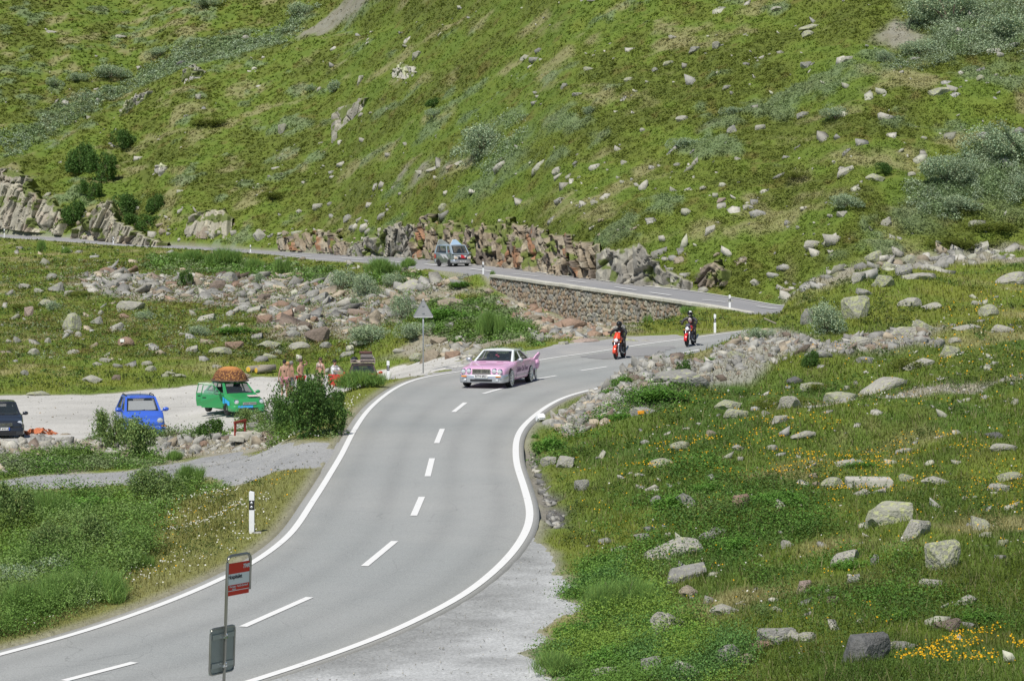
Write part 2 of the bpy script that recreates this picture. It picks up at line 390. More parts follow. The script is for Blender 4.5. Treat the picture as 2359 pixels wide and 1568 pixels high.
def ground_color(X, Yr, m):
    """albedo of the ground cover"""
    Y = m['yq']
    n1 = fbm(X / 9, Y / 12, 1, 4); n2 = fbm(X / 2.2, Y / 3.0, 5, 4); n3 = fbm(X / 0.6, Y / 0.8, 9, 3); n4 = fbm(X / 16, Y / 22, 21, 3)
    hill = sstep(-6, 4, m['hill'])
    c = mix(GRASS_G, GRASS_Y, sstep(.35, .65, n2 * .6 + n1 * .4))
    fg = sstep(112, 88, Yr) * sstep(-1, 4, X)
    c = mix(c, mix(GRASS_D, GRASS_G, sstep(.3, .7, n2)), fg * 0.8)
    c = mix(c, C(.060, .125, .022), fg * sstep(.50, .66, fbm(X / 3.2, Y / 4.0, 51, 3)) * .55)
    bank = sstep(145, 160, Yr) * sstep(6, 0, X)
    heath = sstep(.44, .60, n1 * .5 + n2 * .5) * np.maximum(.25 + .75 * hill, .9 * bank)
    c = mix(c, mix(HEATH, HEATH_D, sstep(.4, .7, n3)), heath * 0.9)
    c = mix(c, REDDY, sstep(.66, .80, fbm(X / 1.5, Y / 2, 33, 3)) * (0.3 + .5 * np.maximum(hill, bank)) * .6)
    c = mix(c, STRAW, sstep(.60, .78, fbm(X / 3.5, Y / 4.5, 44, 4)) * .75)
    lv = sstep(0, -6, X) * sstep(100, 80, Yr)
    c = mix(c, C(.20, .20, .065), lv * sstep(9, 3, np.abs(m['road'])) * .8)
    wil = sstep(2, -3, m['willow'] + (fbm(X / 3, Y / 4, 61, 4) - .5) * 12)
    wil = np.maximum(wil, sstep(.66, .74, fbm(X / 4, Y / 5, 63, 4)) * hill)
    c = mix(c, mix(WILLOWC, WILLOWC * .7, sstep(.4, .7, n3)), wil * .6)
    sc = sstep(1.0, -1.0, m['scree']); rb = sstep(.8, -.8, m['rubble'])
    c = mix(c, mix(DIRT, STONE, n3), sc * .9); c = mix(c, mix(C(.25, .24, .21), C(.31, .30, .265), n3), rb * .85)
    tr = sdist(TRAIL, X, Yr) + (n2 - .5) * 1.6
    c = mix(c, C(.34, .315, .26), sstep(.25, -.2, tr) * .85)
    c = mix(c, C(.12, .115, .11), sstep(.3, -.2, m['stream']))
    sh = np.minimum(np.minimum(m['yard'], m['path']), np.minimum(m['gravel'], m['road']))
    sh = np.minimum(sh, m['uroad'])
    c = mix(c, C(.30, .28, .23), sstep(.5, .05, sh) * .7)
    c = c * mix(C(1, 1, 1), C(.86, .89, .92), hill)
    c = c * (0.86 + .28 * n3)[..., None]
    return c, heath, wil

def height_detail(X, Yr, m):
    Y = m['yq']
    hill = sstep(-6, 6, m['hill'])
    hard = np.minimum(np.minimum(m['road'], m['uroad']), np.minimum(np.minimum(m['yard'], m['path']), np.minimum(m['layby'], m['gravel'])))
    free = sstep(0.2, 3.5, hard)
    n1 = np.abs(fbm(X / 3.2, Y / 3.8, 70, 4) - .5) * 2
    n2 = fbm(X / 1.1, Y / 1.2, 73, 4)
    big = fbm(X / 17, Y / 21, 76, 3) - .5
    fgl = sstep(115, 95, Yr) * sstep(0, 4, X) * sstep(.3, 5, hard)
    h = fgl * (fbm(X / 4.5, Yr / 5.5, 79, 3) - .5) * 1.0 + free * ((1 - n1) * .30 * (.5 + hill) + (n2 - .5) * (.28 + .25 * hill)) + big * hill * 2.6 * sstep(0, 20, m['hill'])
    sc = np.maximum(sstep(1, -1, m['scree']), sstep(.8, -.8, m['rubble']))
    d1, d2, ha, hb, _, _ = cells(X / .55, Yr / .8, 3)
    h = h + sc * free * ((.5 - d1) * .10 + ha * .16)
    h = h - .12 - sstep(.4, -.2, m['stream']) * .25 + .02
    edge = sstep(-.12, .12, hard)
    return h * edge - (1 - edge) * .14 + .115 * edge

# ------------------------------------------------------------------ materials
def newmat(name):
    m = bpy.data.materials.new(name); m.use_nodes = True
    return m, m.node_tree, m.node_tree.nodes["Principled BSDF"]

def plain(name, col, rough=.6, metal=0.0, coat=0.0, noise=0.0, nscale=20):
    m, t, b = newmat(name)
    b.inputs['Base Color'].default_value = (*col, 1); b.inputs['Roughness'].default_value = rough; b.inputs['Metallic'].default_value = metal
    b.inputs['Coat Weight'].default_value = coat; b.inputs['Coat Roughness'].default_value = .06
    if noise:
        tc = t.nodes.new('ShaderNodeTexCoord'); n = t.nodes.new('ShaderNodeTexNoise'); n.inputs['Scale'].default_value = nscale; n.inputs['Detail'].default_value = 5
        mx = t.nodes.new('ShaderNodeMixRGB'); mx.blend_type = 'MULTIPLY'; mx.inputs[0].default_value = 1
        mx.inputs[1].default_value = (*col, 1)
        r = t.nodes.new('ShaderNodeMapRange'); r.inputs[1].default_value = .3; r.inputs[2].default_value = .7
        r.inputs[3].default_value = 1 - noise; r.inputs[4].default_value = 1 + noise
        t.links.new(tc.outputs['Object'], n.inputs['Vector']); t.links.new(n.outputs['Fac'], r.inputs[0]); t.links.new(r.outputs[0], mx.inputs[2])
        t.links.new(mx.outputs[0], b.inputs['Base Color'])
    return m

def vcol_mat(name, rough=.9, nscale=14, namp=.35, bump=.0, bscale=20, trans=0.0, spec=.3):
    """albedo from the vertex colours, broken up with world-space noise"""
    m, t, b = newmat(name)
    a = t.nodes.new('ShaderNodeVertexColor'); a.layer_name = 'Col'
    g = t.nodes.new('ShaderNodeNewGeometry'); n = t.nodes.new('ShaderNodeTexNoise')
    n.inputs['Scale'].default_value = nscale; n.inputs['Detail'].default_value = 4; n.inputs['Roughness'].default_value = .65
    r = t.nodes.new('ShaderNodeMapRange'); r.inputs[1].default_value = .25; r.inputs[2].default_value = .75
    r.inputs[3].default_value = 1 - namp; r.inputs[4].default_value = 1 + namp
    mx = t.nodes.new('ShaderNodeVectorMath'); mx.operation = 'SCALE'
    t.links.new(g.outputs['Position'], n.inputs['Vector']); t.links.new(n.outputs['Fac'], r.inputs[0])
    t.links.new(a.outputs['Color'], mx.inputs[0]); t.links.new(r.outputs[0], mx.inputs['Scale']); t.links.new(mx.outputs[0], b.inputs['Base Color'])
    b.inputs['Roughness'].default_value = rough; b.inputs['Specular IOR Level'].default_value = spec
    if bump:
        n2 = t.nodes.new('ShaderNodeTexNoise'); n2.inputs['Scale'].default_value = bscale; n2.inputs['Detail'].default_value = 4
        bp = t.nodes.new('ShaderNodeBump'); bp.inputs['Strength'].default_value = bump; bp.inputs['Distance'].default_value = .05
        t.links.new(g.outputs['Position'], n2.inputs['Vector']); t.links.new(n2.outputs['Fac'], bp.inputs['Height']); t.links.new(bp.outputs[0], b.inputs['Normal'])
    if trans:
        o = t.nodes['Material Output']; tr = t.nodes.new('ShaderNodeBsdfTranslucent'); ms = t.nodes.new('ShaderNodeMixShader'); ms.inputs[0].default_value = trans
        t.links.new(mx.outputs[0], tr.inputs[0]); t.links.new(b.outputs[0], ms.inputs[1]); t.links.new(tr.outputs[0], ms.inputs[2]); t.links.new(ms.outputs[0], o.inputs[0])
    return m

def surface_mat(name, c1, c2, big=.25, fine=30, spots=0.0, rough=.85, bump=.3, crack=False, vc=False):
    """asphalt / gravel: two tones by broad noise, fine grain, optional cracks, world coordinates"""
    m, t, b = newmat(name)
    g = t.nodes.new('ShaderNodeNewGeometry')
    n = t.nodes.new('ShaderNodeTexNoise'); n.inputs['Scale'].default_value = big; n.inputs['Detail'].default_value = 6; n.inputs['Roughness'].default_value = .6
    r = t.nodes.new('ShaderNodeValToRGB'); r.color_ramp.elements[0].position = .35; r.color_ramp.elements[1].position = .65
    r.color_ramp.elements[0].color = (*c1, 1); r.color_ramp.elements[1].color = (*c2, 1)
    f = t.nodes.new('ShaderNodeTexNoise'); f.inputs['Scale'].default_value = fine; f.inputs['Detail'].default_value = 5; f.inputs['Roughness'].default_value = .8
    mr = t.nodes.new('ShaderNodeMapRange'); mr.inputs[1].default_value = .3; mr.inputs[2].default_value = .7
    mr.inputs[3].default_value = 1 - .22 - spots; mr.inputs[4].default_value = 1 + .22 + spots
    sc = t.nodes.new('ShaderNodeVectorMath'); sc.operation = 'SCALE'
    L = t.links.new
    L(g.outputs['Position'], n.inputs['Vector']); L(g.outputs['Position'], f.inputs['Vector'])
    L(n.outputs['Fac'], r.inputs[0]); L(f.outputs['Fac'], mr.inputs[0]); L(r.outputs[0], sc.inputs[0]); L(mr.outputs[0], sc.inputs['Scale'])
    out = sc.outputs[0]
    if vc:
        va = t.nodes.new('ShaderNodeVertexColor'); va.layer_name = 'Col'; vm = t.nodes.new('ShaderNodeVectorMath'); vm.operation = 'MULTIPLY'
        L(out, vm.inputs[0]); L(va.outputs['Color'], vm.inputs[1]); out = vm.outputs[0]
    if crack:
        nw = t.nodes.new('ShaderNodeTexNoise'); nw.inputs['Scale'].default_value = .5; nw.inputs['Detail'].default_value = 5
        ad = t.nodes.new('ShaderNodeMixRGB'); ad.blend_type = 'ADD'; ad.inputs[0].default_value = 1.2
        v = t.nodes.new('ShaderNodeTexVoronoi'); v.feature = 'DISTANCE_TO_EDGE'; v.inputs['Scale'].default_value = .38
        L(g.outputs['Position'], nw.inputs['Vector']); L(g.outputs['Position'], ad.inputs[1]); L(nw.outputs['Color'], ad.inputs[2]); L(ad.outputs[0], v.inputs['Vector'])
        cr_ = t.nodes.new('ShaderNodeMapRange'); cr_.inputs[1].default_value = .0; cr_.inputs[2].default_value = .004; cr_.inputs[3].default_value = .78; cr_.inputs[4].default_value = 1
        s2 = t.nodes.new('ShaderNodeVectorMath'); s2.operation = 'SCALE'
        L(v.outputs['Distance'], cr_.inputs[0]); L(out, s2.inputs[0]); L(cr_.outputs[0], s2.inputs['Scale']); out = s2.outputs[0]
    L(out, b.inputs['Base Color']); b.inputs['Roughness'].default_value = rough; b.inputs['Specular IOR Level'].default_value = .35
    bp = t.nodes.new('ShaderNodeBump'); bp.inputs['Strength'].default_value = bump; bp.inputs['Distance'].default_value = .02
    L(f.outputs['Fac'], bp.inputs['Height']); L(bp.outputs[0], b.inputs['Normal'])
    return m

M_GROUND = vcol_mat("ground_cover", .95, 9, .30, .5, 14)
M_PLANT = vcol_mat("leaf_blades", .65, 3, .15, trans=.25, spec=.25)
M_ROCKV = vcol_mat("bare_rock", .9, 5, .28, .6, 7)
M_ASPH = surface_mat("asphalt_lower_road", (.30, .312, .305), (.365, .368, .355), .10, 38, .16, .85, .25, True, True)
M_ASPHU = surface_mat("asphalt_upper_road", (.265, .265, .27), (.31, .305, .305), .1, 40, .04, .85, .2, True)
M_ASPHL = surface_mat("asphalt_layby", (.30, .30, .30), (.40, .39, .37), .3, 25, .08, .9, .3)
M_YARD = surface_mat("pale_gravel_yard", (.40, .39, .36), (.56, .545, .505), .16, 12, .10, .95, .3)
M_PATH = surface_mat("grey_gravel_path", (.26, .265, .265), (.35, .35, .34), .4, 14, .2, .95, .6)
M_GRAV = surface_mat("pale_gravel_verge", (.32, .325, .32), (.50, .51, .505), .7, 18, .22, .95, .5, False, True)
def paint_mat():
    m, t, b = newmat("worn_white_paint")
    g = t.nodes.new('ShaderNodeNewGeometry'); n = t.nodes.new('ShaderNodeTexNoise'); n.inputs['Scale'].default_value = 5; n.inputs['Detail'].default_value = 8; n.inputs['Roughness'].default_value = .75
    r = t.nodes.new('ShaderNodeValToRGB'); r.color_ramp.elements[0].position = .30; r.color_ramp.elements[1].position = .40
    r.color_ramp.elements[0].color = (.38, .37, .35, 1); r.color_ramp.elements[1].color = (.76, .76, .74, 1)
    t.links.new(g.outputs['Position'], n.inputs['Vector']); t.links.new(n.outputs['Fac'], r.inputs[0]); t.links.new(r.outputs[0], b.inputs['Base Color'])
    b.inputs['Roughness'].default_value = .7
    return m
M_PAINT = paint_mat()

# ------------------------------------------------------------------ the ground sheet
def axis_cols():
    a = np.linspace(-.215, .215, 620); l = np.linspace(-.36, -.218, 40); r = np.linspace(.218, .36, 40)
    return np.concatenate([l, a, r])
U = axis_cols()
YR = np.concatenate([np.arange(27, 40, .6), np.arange(40, 150, .30), np.arange(150, 265, .26), np.arange(265, 460, .42), np.arange(460, 545, 1.5)])
UU, YY = np.meshgrid(U, YR)
XX = UU * YY
ZB = base(XX, YY)
Mk = masks(XX, YY, ZB)
ZD = height_detail(XX, YY, Mk)
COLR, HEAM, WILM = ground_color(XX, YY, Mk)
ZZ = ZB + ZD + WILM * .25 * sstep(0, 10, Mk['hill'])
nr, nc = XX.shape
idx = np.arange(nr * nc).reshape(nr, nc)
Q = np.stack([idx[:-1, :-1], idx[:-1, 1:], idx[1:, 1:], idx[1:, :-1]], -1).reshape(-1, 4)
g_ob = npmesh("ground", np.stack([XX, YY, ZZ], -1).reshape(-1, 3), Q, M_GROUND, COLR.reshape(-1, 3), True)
tag(g_ob, kind='structure')

# lookup of the finished ground (uniform in u and row index)
def gz_full(X, Y):
    X = np.asarray(X, float); Y = np.asarray(Y, float)
    j = np.clip(np.interp(Y, YR, np.arange(nr)), 0, nr - 1.001); i = np.clip(np.interp(X / Y, U, np.arange(nc)), 0, nc - 1.001)
    a = i.astype(int); b = j.astype(int); fa = i - a; fb = j - b
    f = lambda A: (A[b, a] * (1 - fa) + A[b, a + 1] * fa) * (1 - fb) + (A[b + 1, a] * (1 - fa) + A[b + 1, a + 1] * fa) * fb
    return f
def gtop(X, Y): return float(gz_full(np.array([X]), np.array([Y]))(ZZ)[0])

# ------------------------------------------------------------------ roads
def section_ribbon(name, A, B, mat, nx=9, lift=0.0, skirt=.25, wear=False):
    """road surface between two equally sampled edge lines, following the base surface, with a short side skirt"""
    n = len(A)
    t = np.linspace(0, 1, nx)
    P = A[:, None, :] * (1 - t)[None, :, None] + B[:, None, :] * t[None, :, None]
    Z = base(P[..., 0], P[..., 1]) + lift
    V = np.concatenate([P, Z[..., None]], -1)
    l = V[:, :1].copy(); l[..., 2] -= skirt; r = V[:, -1:].copy(); r[..., 2] -= skirt
    V = np.concatenate([l, V, r], 1)
    k = nx + 2
    ii = np.arange(n * k).reshape(n, k)
    Qd = np.stack([ii[:-1, :-1], ii[:-1, 1:], ii[1:, 1:], ii[1:, :-1]], -1).reshape(-1, 4)
    col = None
    if wear:                                             # tyre-darkened tracks, brownish dust towards the edges
        tt = np.concatenate([[0], t, [1]])
        g = sum(np.exp(-((tt - c) / .045) ** 2) for c in (.15, .36, .63, .84))
        a = np.arange(n)[:, None] * .55
        var = .5 + vnoise(a / 9, tt[None] * 3, 301)
        e = np.exp(-np.minimum(tt, 1 - tt) / .07)[None] * (.4 + vnoise(a / 6, tt[None] * 2, 305))
        col = (1 - .10 * g[None] * var)[..., None] * np.ones(3)
        col = col * (1 + .05 * (vnoise(a / 14, tt[None] * 1.5, 307) - .5))[..., None]
        col = mix(col, C(1.06, .99, .90) * np.ones(col.shape), np.clip(e, 0, 1) * .6).reshape(-1, 3)
    return tag(npmesh(name, V.reshape(-1, 3), Qd, mat, col), kind='structure')

def match(LA, LB, n):
    """pair up two edge polylines by a monotone arc-length matching refined to nearest points"""
    def arc(P):
        s = np.concatenate([[0], np.cumsum(np.linalg.norm(np.diff(P, axis=0), axis=1))]); return s
    sa, sb = arc(LA), arc(LB)
    ta = np.linspace(0, sa[-1], n)
    A = np.stack([np.interp(ta, sa, LA[:, 0]), np.interp(ta, sa, LA[:, 1])], 1)
    nb = np.array([sb[np.argmin(np.linalg.norm(LB - a, axis=1))] for a in A])
    nb = np.maximum.accumulate(nb)
    nb[0] = 0; nb[-1] = sb[-1]
    k = np.ones(41) / 41
    pad = np.concatenate([np.full(20, nb[0]), nb, np.full(20, nb[-1])])
    nb = np.convolve(pad, k, 'valid')
    nb = np.maximum.accumulate(nb)
    return A, np.stack([np.interp(nb, sb, LB[:, 0]), np.interp(nb, sb, LB[:, 1])], 1)

EL, ER = match(offset(LLW, .28), offset(RLW, -.24), 320)
road = section_ribbon("lower_road", EL, ER, M_ASPH, 40, wear=True)
UA, UB = UPF, UPB
uroad = section_ribbon("upper_road", UA, UB, M_ASPHU, 20, 0.0)

def strip(P, w, lift, ts=None):
    A = offset(P, w / 2); B = offset(P, -w / 2)
    Z1 = base(A[:, 0], A[:, 1]) + lift; Z2 = base(B[:, 0], B[:, 1]) + lift
    V = np.empty((len(P) * 2, 3)); V[0::2, :2] = A; V[0::2, 2] = Z1; V[1::2, :2] = B; V[1::2, 2] = Z2
    i = np.arange(len(P) - 1) * 2
    return V, np.stack([i, i + 1, i + 3, i + 2], 1)

def marking(name, P, w, lift=.012):
    V, Qd = strip(P, w, lift)
    return tag(npmesh(name, V, Qd, M_PAINT), kind='structure')
marking("road_edge_line", LLW, .17)
marking("road_edge_line", RLW, .19)
marking("road_edge_line", offset(UPB, -.55), .22, .05)
UP_FL = offset(UPF, .28)
marking("road_edge_line", UP_FL[: int(len(UP_FL) * .55)], .16, .04)

DASH = [((156, 1662), (328, 1617)), ((593, 1530), (756, 1458)), ((890, 1382), (964, 1321)), ((1010, 1259), (1030, 1213)), ((1044, 1163), (1055, 1119)), ((1066, 1082), (1080, 1047)),
        ((1107, 1006), (1136, 983)), ((1180, 961), (1233, 946)), ((1294, 928), (1359, 917)), ((1417, 905), (1483, 895)), ((1547, 882), (1606, 874)), ((1659, 863), (1711, 853)), ((1773, 844), (1825, 836))]
UDASH = [((709, 623), (761, 626.6)), ((834, 631), (885, 634)), ((942.6, 638), (995, 642.4)), ((1038, 646), (1090, 651.5)), ((1148, 657.4), (1203, 664)), ((1252, 669.5), (1314, 676)), ((1384, 686), (1431, 691.5)), ((1502.5, 702), (1552, 709.5)),
         ((1585.6, 715), (1637, 722)), ((1714, 733), (1771, 738.6)), ((1849, 749), (1898.5, 755))]
for a, b in [tuple(S(p)) for p in DASH]:
    p, q = cr(*a), cr(*b)
    t = np.linspace(0, 1, 8)[:, None]
    marking("lane_dash", np.array([p[:2]]) * (1 - t) + np.array([q[:2]]) * t, .17)
for a, b in [tuple(S(p)) for p in UDASH]:
    p, q = hit(*a, dmin=140), hit(*b, dmin=140)
    t = np.linspace(0, 1, 6)[:, None]
    marking("lane_dash", np.array([p[:2]]) * (1 - t) + np.array([q[:2]]) * t, .26, .05)

def sheet(name, poly, mat, step, pad=.5, lift=0.0, amp=.02, exclude=None, fade=None):
    P = np.array([(p[0], p[1]) for p in poly])
    x0, y0 = P.min(0) - 1; x1, y1 = P.max(0) + 1
    xs = np.arange(x0, x1, step); ys = np.arange(max(28, y0), y1, step)
    X, Y = np.meshgrid(xs, ys)
    D = sdist(poly, X, Y)
    Z = base(X, Y) + lift + (fbm(X / .8, Y / .8, 88, 3) - .5) * amp
    if exclude is not None:
        E = sdist(exclude, X, Y); Z = Z - sstep(-.03, -.3, E) * .06
    ii = np.arange(X.size).reshape(X.shape)
    ok = (D < pad)
    k = ok[:-1, :-1] & ok[1:, :-1] & ok[:-1, 1:] & ok[1:, 1:]
    Qd = np.stack([ii[:-1, :-1], ii[:-1, 1:], ii[1:, 1:], ii[1:, :-1]], -1)[k]
    used = np.unique(Qd); rm = np.zeros(X.size, int); rm[used] = np.arange(len(used))
    V = np.stack([X, Y, Z], -1).reshape(-1, 3)[used]
    col = None
    if fade:
        f = sstep(.0, 1.9, E + (fbm(X / 1.1, Y / 1.3, 311, 3) - .5) * 1.6)
        col = mix(C(.72, .72, .71) * np.ones(X.shape + (3,)), C(1, 1, 1) * np.ones(X.shape + (3,)), f).reshape(-1, 3)[used]
    return tag(npmesh(name, V, rm[Qd], mat, col, True), kind='structure')
sheet("gravel_yard", YARD, M_YARD, .5, .9, -.01, .04, ROADP)
sheet("gravel_path", PATH, M_PATH, .35, .9, -.01, .05, ROADP)
sheet("gravel_verge", GRAVEL, M_GRAV, .25, .8, -.01, .03, ROADP, True)
sheet("layby_pavement", LAYBY, M_ASPHL, .4, .7, -.008, .01, ROADP)

PATCHA = hits([(1328, 822), (1412, 809), (1445, 801), (1556, 796), (1552, 803), (1500, 818), (1424, 825), (1388, 828)])
sheet("asphalt_patch", PATCHA, surface_mat("patched_asphalt", (.25, .25, .25), (.29, .285, .28), .3, 40, .06, .85, .2), .3, .15, .012, .0)

# ------------------------------------------------------------------ vegetation that nobody could count
def tri_blades(P, h, w, col, lean=.35):
    n = len(P); a = RNG.uniform(0, 2 * np.pi, n)
    dx = np.stack([np.cos(a), np.sin(a), np.zeros(n)], 1) * (w / 2)[:, None]
    tip = P.copy(); tip[:, 2] += h
    tip[:, :2] += RNG.normal(0, 1, (n, 2)) * (h * lean)[:, None]
    V = np.empty((n, 3, 3)); V[:, 0] = P - dx; V[:, 1] = P + dx; V[:, 2] = tip
    c = np.repeat(col, 3, 0)
    return V.reshape(-1, 3), np.arange(n * 3).reshape(n, 3), c

def tri_leaves(P, size, col, flat=.6):
    """small leaf triangles in random directions, mostly lying"""
    n = len(P)
    N = RNG.normal(0, 1, (n, 3)); N[:, 2] = np.abs(N[:, 2]) + flat; N /= np.linalg.norm(N, axis=1)[:, None]
    T = np.cross(N, RNG.normal(0, 1, (n, 3))); T /= np.linalg.norm(T, axis=1)[:, None] + 1e-9
    B = np.cross(N, T)
    s = size[:, None]
    V = np.empty((n, 3, 3)); V[:, 0] = P - T * s * .5; V[:, 1] = P + T * s * .5 ; V[:, 2] = P + B * s * 1.1
    return V.reshape(-1, 3), np.arange(n * 3).reshape(n, 3), np.repeat(col, 3, 0)

def merge(parts):
    V, Q, Cc, o = [], [], [], 0
    for v, q, c in parts: V.append(v); Q.append(q + o); Cc.append(c); o += len(v)
    return np.concatenate(V), np.concatenate(Q), np.concatenate(Cc)

def look(X, Y):
    f = gz_full(X, Y)
    col = np.stack([f(COLR[..., k]) for k in range(3)], 1)
    hard = np.minimum(np.minimum(f(Mk['road']), f(Mk['uroad'])), np.minimum(np.minimum(f(Mk['yard']), f(Mk['path'])), np.minimum(f(Mk['layby']), f(Mk['gravel']))))
    rock = np.minimum(np.minimum(f(Mk['scree']), f(Mk['rubble'])), f(Mk['stream']))
    return f(ZZ), col, hard, rock, f(HEAM), f(WILM)

# ground points chosen so that every visible piece of ground is covered with the same apparent density
_px = CX + F * XX / YY; _py = CY0 - F * ZZ / YY
_ax, _ay = _px[:-1, 1:] - _px[:-1, :-1], _py[:-1, 1:] - _py[:-1, :-1]; _bx, _by = _px[1:, :-1] - _px[:-1, :-1], _py[1:, :-1] - _py[:-1, :-1]
AREA = np.clip(-(_ax * _by - _ay * _bx), 0, None)
AREA *= (np.abs(UU[:-1, :-1]) < .255) & (_py[:-1, :-1] > -60) & (_py[:-1, :-1] < 1640)
def samp(n, keep=None):
    W = AREA if keep is None else AREA * keep[:-1, :-1]
    cs = np.cumsum(W.ravel()); k = np.searchsorted(cs, RNG.uniform(0, cs[-1], n)); k = np.minimum(k, W.size - 1)
    j, i = k // (nc - 1), k % (nc - 1); fu, fv = RNG.uniform(0, 1, n), RNG.uniform(0, 1, n)
    Y = YR[j] * (1 - fv) + YR[np.minimum(j + 1, nr - 1)] * fv; u = U[i] * (1 - fu) + U[i + 1] * fu
    return u * Y, Y
HILLK = (YY > yline(XX) + 4); LOWK = (YY < yline(XX) - .3)

# near grass (lower ground and bank)
n = 480000
X, Y = samp(n, LOWK)
z, col, hard, rock, hm, wl = look(X, Y)
soft = np.minimum(np.minimum(gz_full(X, Y)(Mk['road']), gz_full(X, Y)(Mk['uroad'])), gz_full(X, Y)(Mk['layby']))
keep = ((hard > .12) | ((soft > .35) & (hard > -1.2) & (vnoise(X / .5, Y / .6, 77) > .72))) & (RNG.uniform(0, 1, len(X)) < np.where(rock < 0, .32, 1)) & (RNG.uniform(0, 1, len(X)) < sstep(-.1, .9, hard) + .3)
X, Y, z, col, hard, hm = X[keep], Y[keep], z[keep], col[keep], hard[keep], hm[keep]
den = fbm(X / 1.2, Y / 1.5, 120, 3)
px = Y / F
hh = np.clip(RNG.gamma(4, .028, len(X)), .03, .4) * (.5 + den) * sstep(-1.0, 2.0, hard) + 2.0 * px
ww = px * RNG.uniform(1.6, 3.2, len(X))
tone = RNG.uniform(.65, 1.40, (len(X), 1)) * np.array([1.10, 1.05, .95])
dry = RNG.uniform(0, 1, len(X)) < .13
cc = np.where(dry[:, None], C(.27, .25, .12), col * tone)
V, Qd, cc = tri_blades(np.stack([X, Y, z - .02], 1), hh, ww, cc)
g = tag(npmesh("grass", V, Qd, M_PLANT, cc), "short alpine grass covering the verges, meadow and near slope", "grass", kind='stuff')

# cushions of dwarf shrub and herbs over the hillside
n = 108000
X, Y = samp(n, HILLK)
z, col, hard, rock, hm, wl = look(X, Y)
keep = (hard > .6) & (RNG.uniform(0, 1, n) < .55 + .45 * np.maximum(hm, wl)) & ((rock > 0) | (RNG.uniform(0, 1, n) < .15))
X, Y, z, col, hm, wl = [a[keep] for a in (X, Y, z, col, hm, wl)]
k = 9; m = len(X)
Rr = RNG.uniform(.12, .42, m) * (1 + .5 * wl)
off = RNG.normal(0, 1, (m, k, 3)); off /= np.linalg.norm(off, axis=2)[..., None]; off[..., 2] = np.abs(off[..., 2]) * .8
P = np.stack([X, Y, z - .03], 1)[:, None] + off * (Rr[:, None] * RNG.uniform(.6, 1, (m, k)))[..., None]
sz = np.repeat(Y / F * 2.6, k) * RNG.uniform(.7, 1.6, m * k)
tone = np.repeat(RNG.uniform(.92, 1.16, m), k) * RNG.uniform(.92, 1.12, m * k)
cc = np.repeat(col, k, 0) * tone[:, None] * C(1.32, 1.30, 1.22)
V, Qd, cc = tri_leaves(P.reshape(-1, 3), sz, cc, 1.5)
tag(npmesh("heather_cover", V, Qd, M_PLANT, cc), "low dwarf shrub and herb cushions covering the whole hillside", "ground cover", kind='stuff')
# same cover, patchy, on the near slope and the bank
n = 38000
X, Y = samp(n, LOWK)
z, col, hard, rock, hm, wl = look(X, Y)
pat = fbm(X / 2.6, Y / 3.2, 131, 4)
keep = (hard > .8) & (pat > np.where(X > 0, .50, .53)) & (rock > -.5)
X, Y, z, col = [a[keep] for a in (X, Y, z, col)]
k = 12; m = len(X); Rr = RNG.uniform(.08, .26, m)
off = RNG.normal(0, 1, (m, k, 3)); off /= np.linalg.norm(off, axis=2)[..., None]; off[..., 2] = np.abs(off[..., 2]) * .9
P = np.stack([X, Y, z], 1)[:, None] + off * Rr[:, None, None]
sz = np.repeat(Y / F * 3.0, k) * RNG.uniform(.8, 1.7, m * k)
fb = fbm(X / 5, Y / 6, 140, 2)[:, None]
cc0 = np.where(fb > .5, C(.085, .150, .030), C(.070, .105, .022))
cc = np.repeat(cc0, k, 0) * (np.repeat(RNG.uniform(.8, 1.25, m), k) * RNG.uniform(.75, 1.3, m * k))[:, None]
V, Qd, cc = tri_leaves(P.reshape(-1, 3), sz, cc)
tag(npmesh("leafy_ground_cover", V, Qd, M_PLANT, cc), "low leafy herbs mixed into the grass of the near slopes", "ground cover", kind='stuff')

# rank weeds and thickets
def weeds(name, poly, n, hmax, cols, label, size=3.2, k=10, zone=None, jit=2.2, sc=1.8):
    kp = np.zeros(XX.shape, bool)
    for p in poly: kp |= sdist(p, XX, YY) + (fbm(XX / sc * 1.5, Mk['yq'] / sc * 1.2, 171, 3) - .5) * jit < 0
    X, Y = samp(n, kp & (LOWK if zone is None else zone))
    z, col, hard, rock, hm, wl = look(X, Y)
    ok = hard > .25; X, Y, z, hard = X[ok], Y[ok], z[ok], hard[ok]; m = len(X)
    hgt = hmax * sstep(.25, .75, fbm(X / sc, Y / sc / 1.2, 177, 3)) * sstep(0, 1.6, hard) * RNG.uniform(.6, 1.1, m)
    off = RNG.normal(0, 1, (m, k, 3)) * C(.16, .16, .10)
    P = np.stack([X, Y, z], 1)[:, None] + off; P[..., 2] = z[:, None] + np.maximum(.01, hgt[:, None] * RNG.uniform(.35, 1, (m, k)) + off[..., 2])
    cs = np.array(cols); pick = np.clip((fbm(X / 1.6, Y / 2, 181, 3) * 1.6 - .3) * len(cols), 0, len(cols) - .01).astype(int)
    cc = np.repeat(cs[pick], k, 0) * (np.repeat(RNG.uniform(.75, 1.25, m), k) * RNG.uniform(.7, 1.3, m * k))[:, None]
    V, Qd, cc = tri_leaves(P.reshape(-1, 3), np.repeat(Y / F * size, k) * RNG.uniform(.7, 1.6, m * k), cc, .7)
    tag(npmesh(name, V, Qd, M_PLANT, cc), label, "plants", kind='stuff')
weeds("verge_thicket", [hits([(-80, 1172), (60, 1165), (240, 1152), (430, 1118), (510, 1118), (440, 1165), (330, 1240), (320, 1320), (250, 1400), (130, 1440), (-80, 1490)])], 15000, .75,
      [(.12, .22, .04), (.16, .27, .06), (.20, .30, .09), (.13, .20, .035), (.17, .29, .05)], "thicket of leafy weeds between the gravel path and the lower verge")
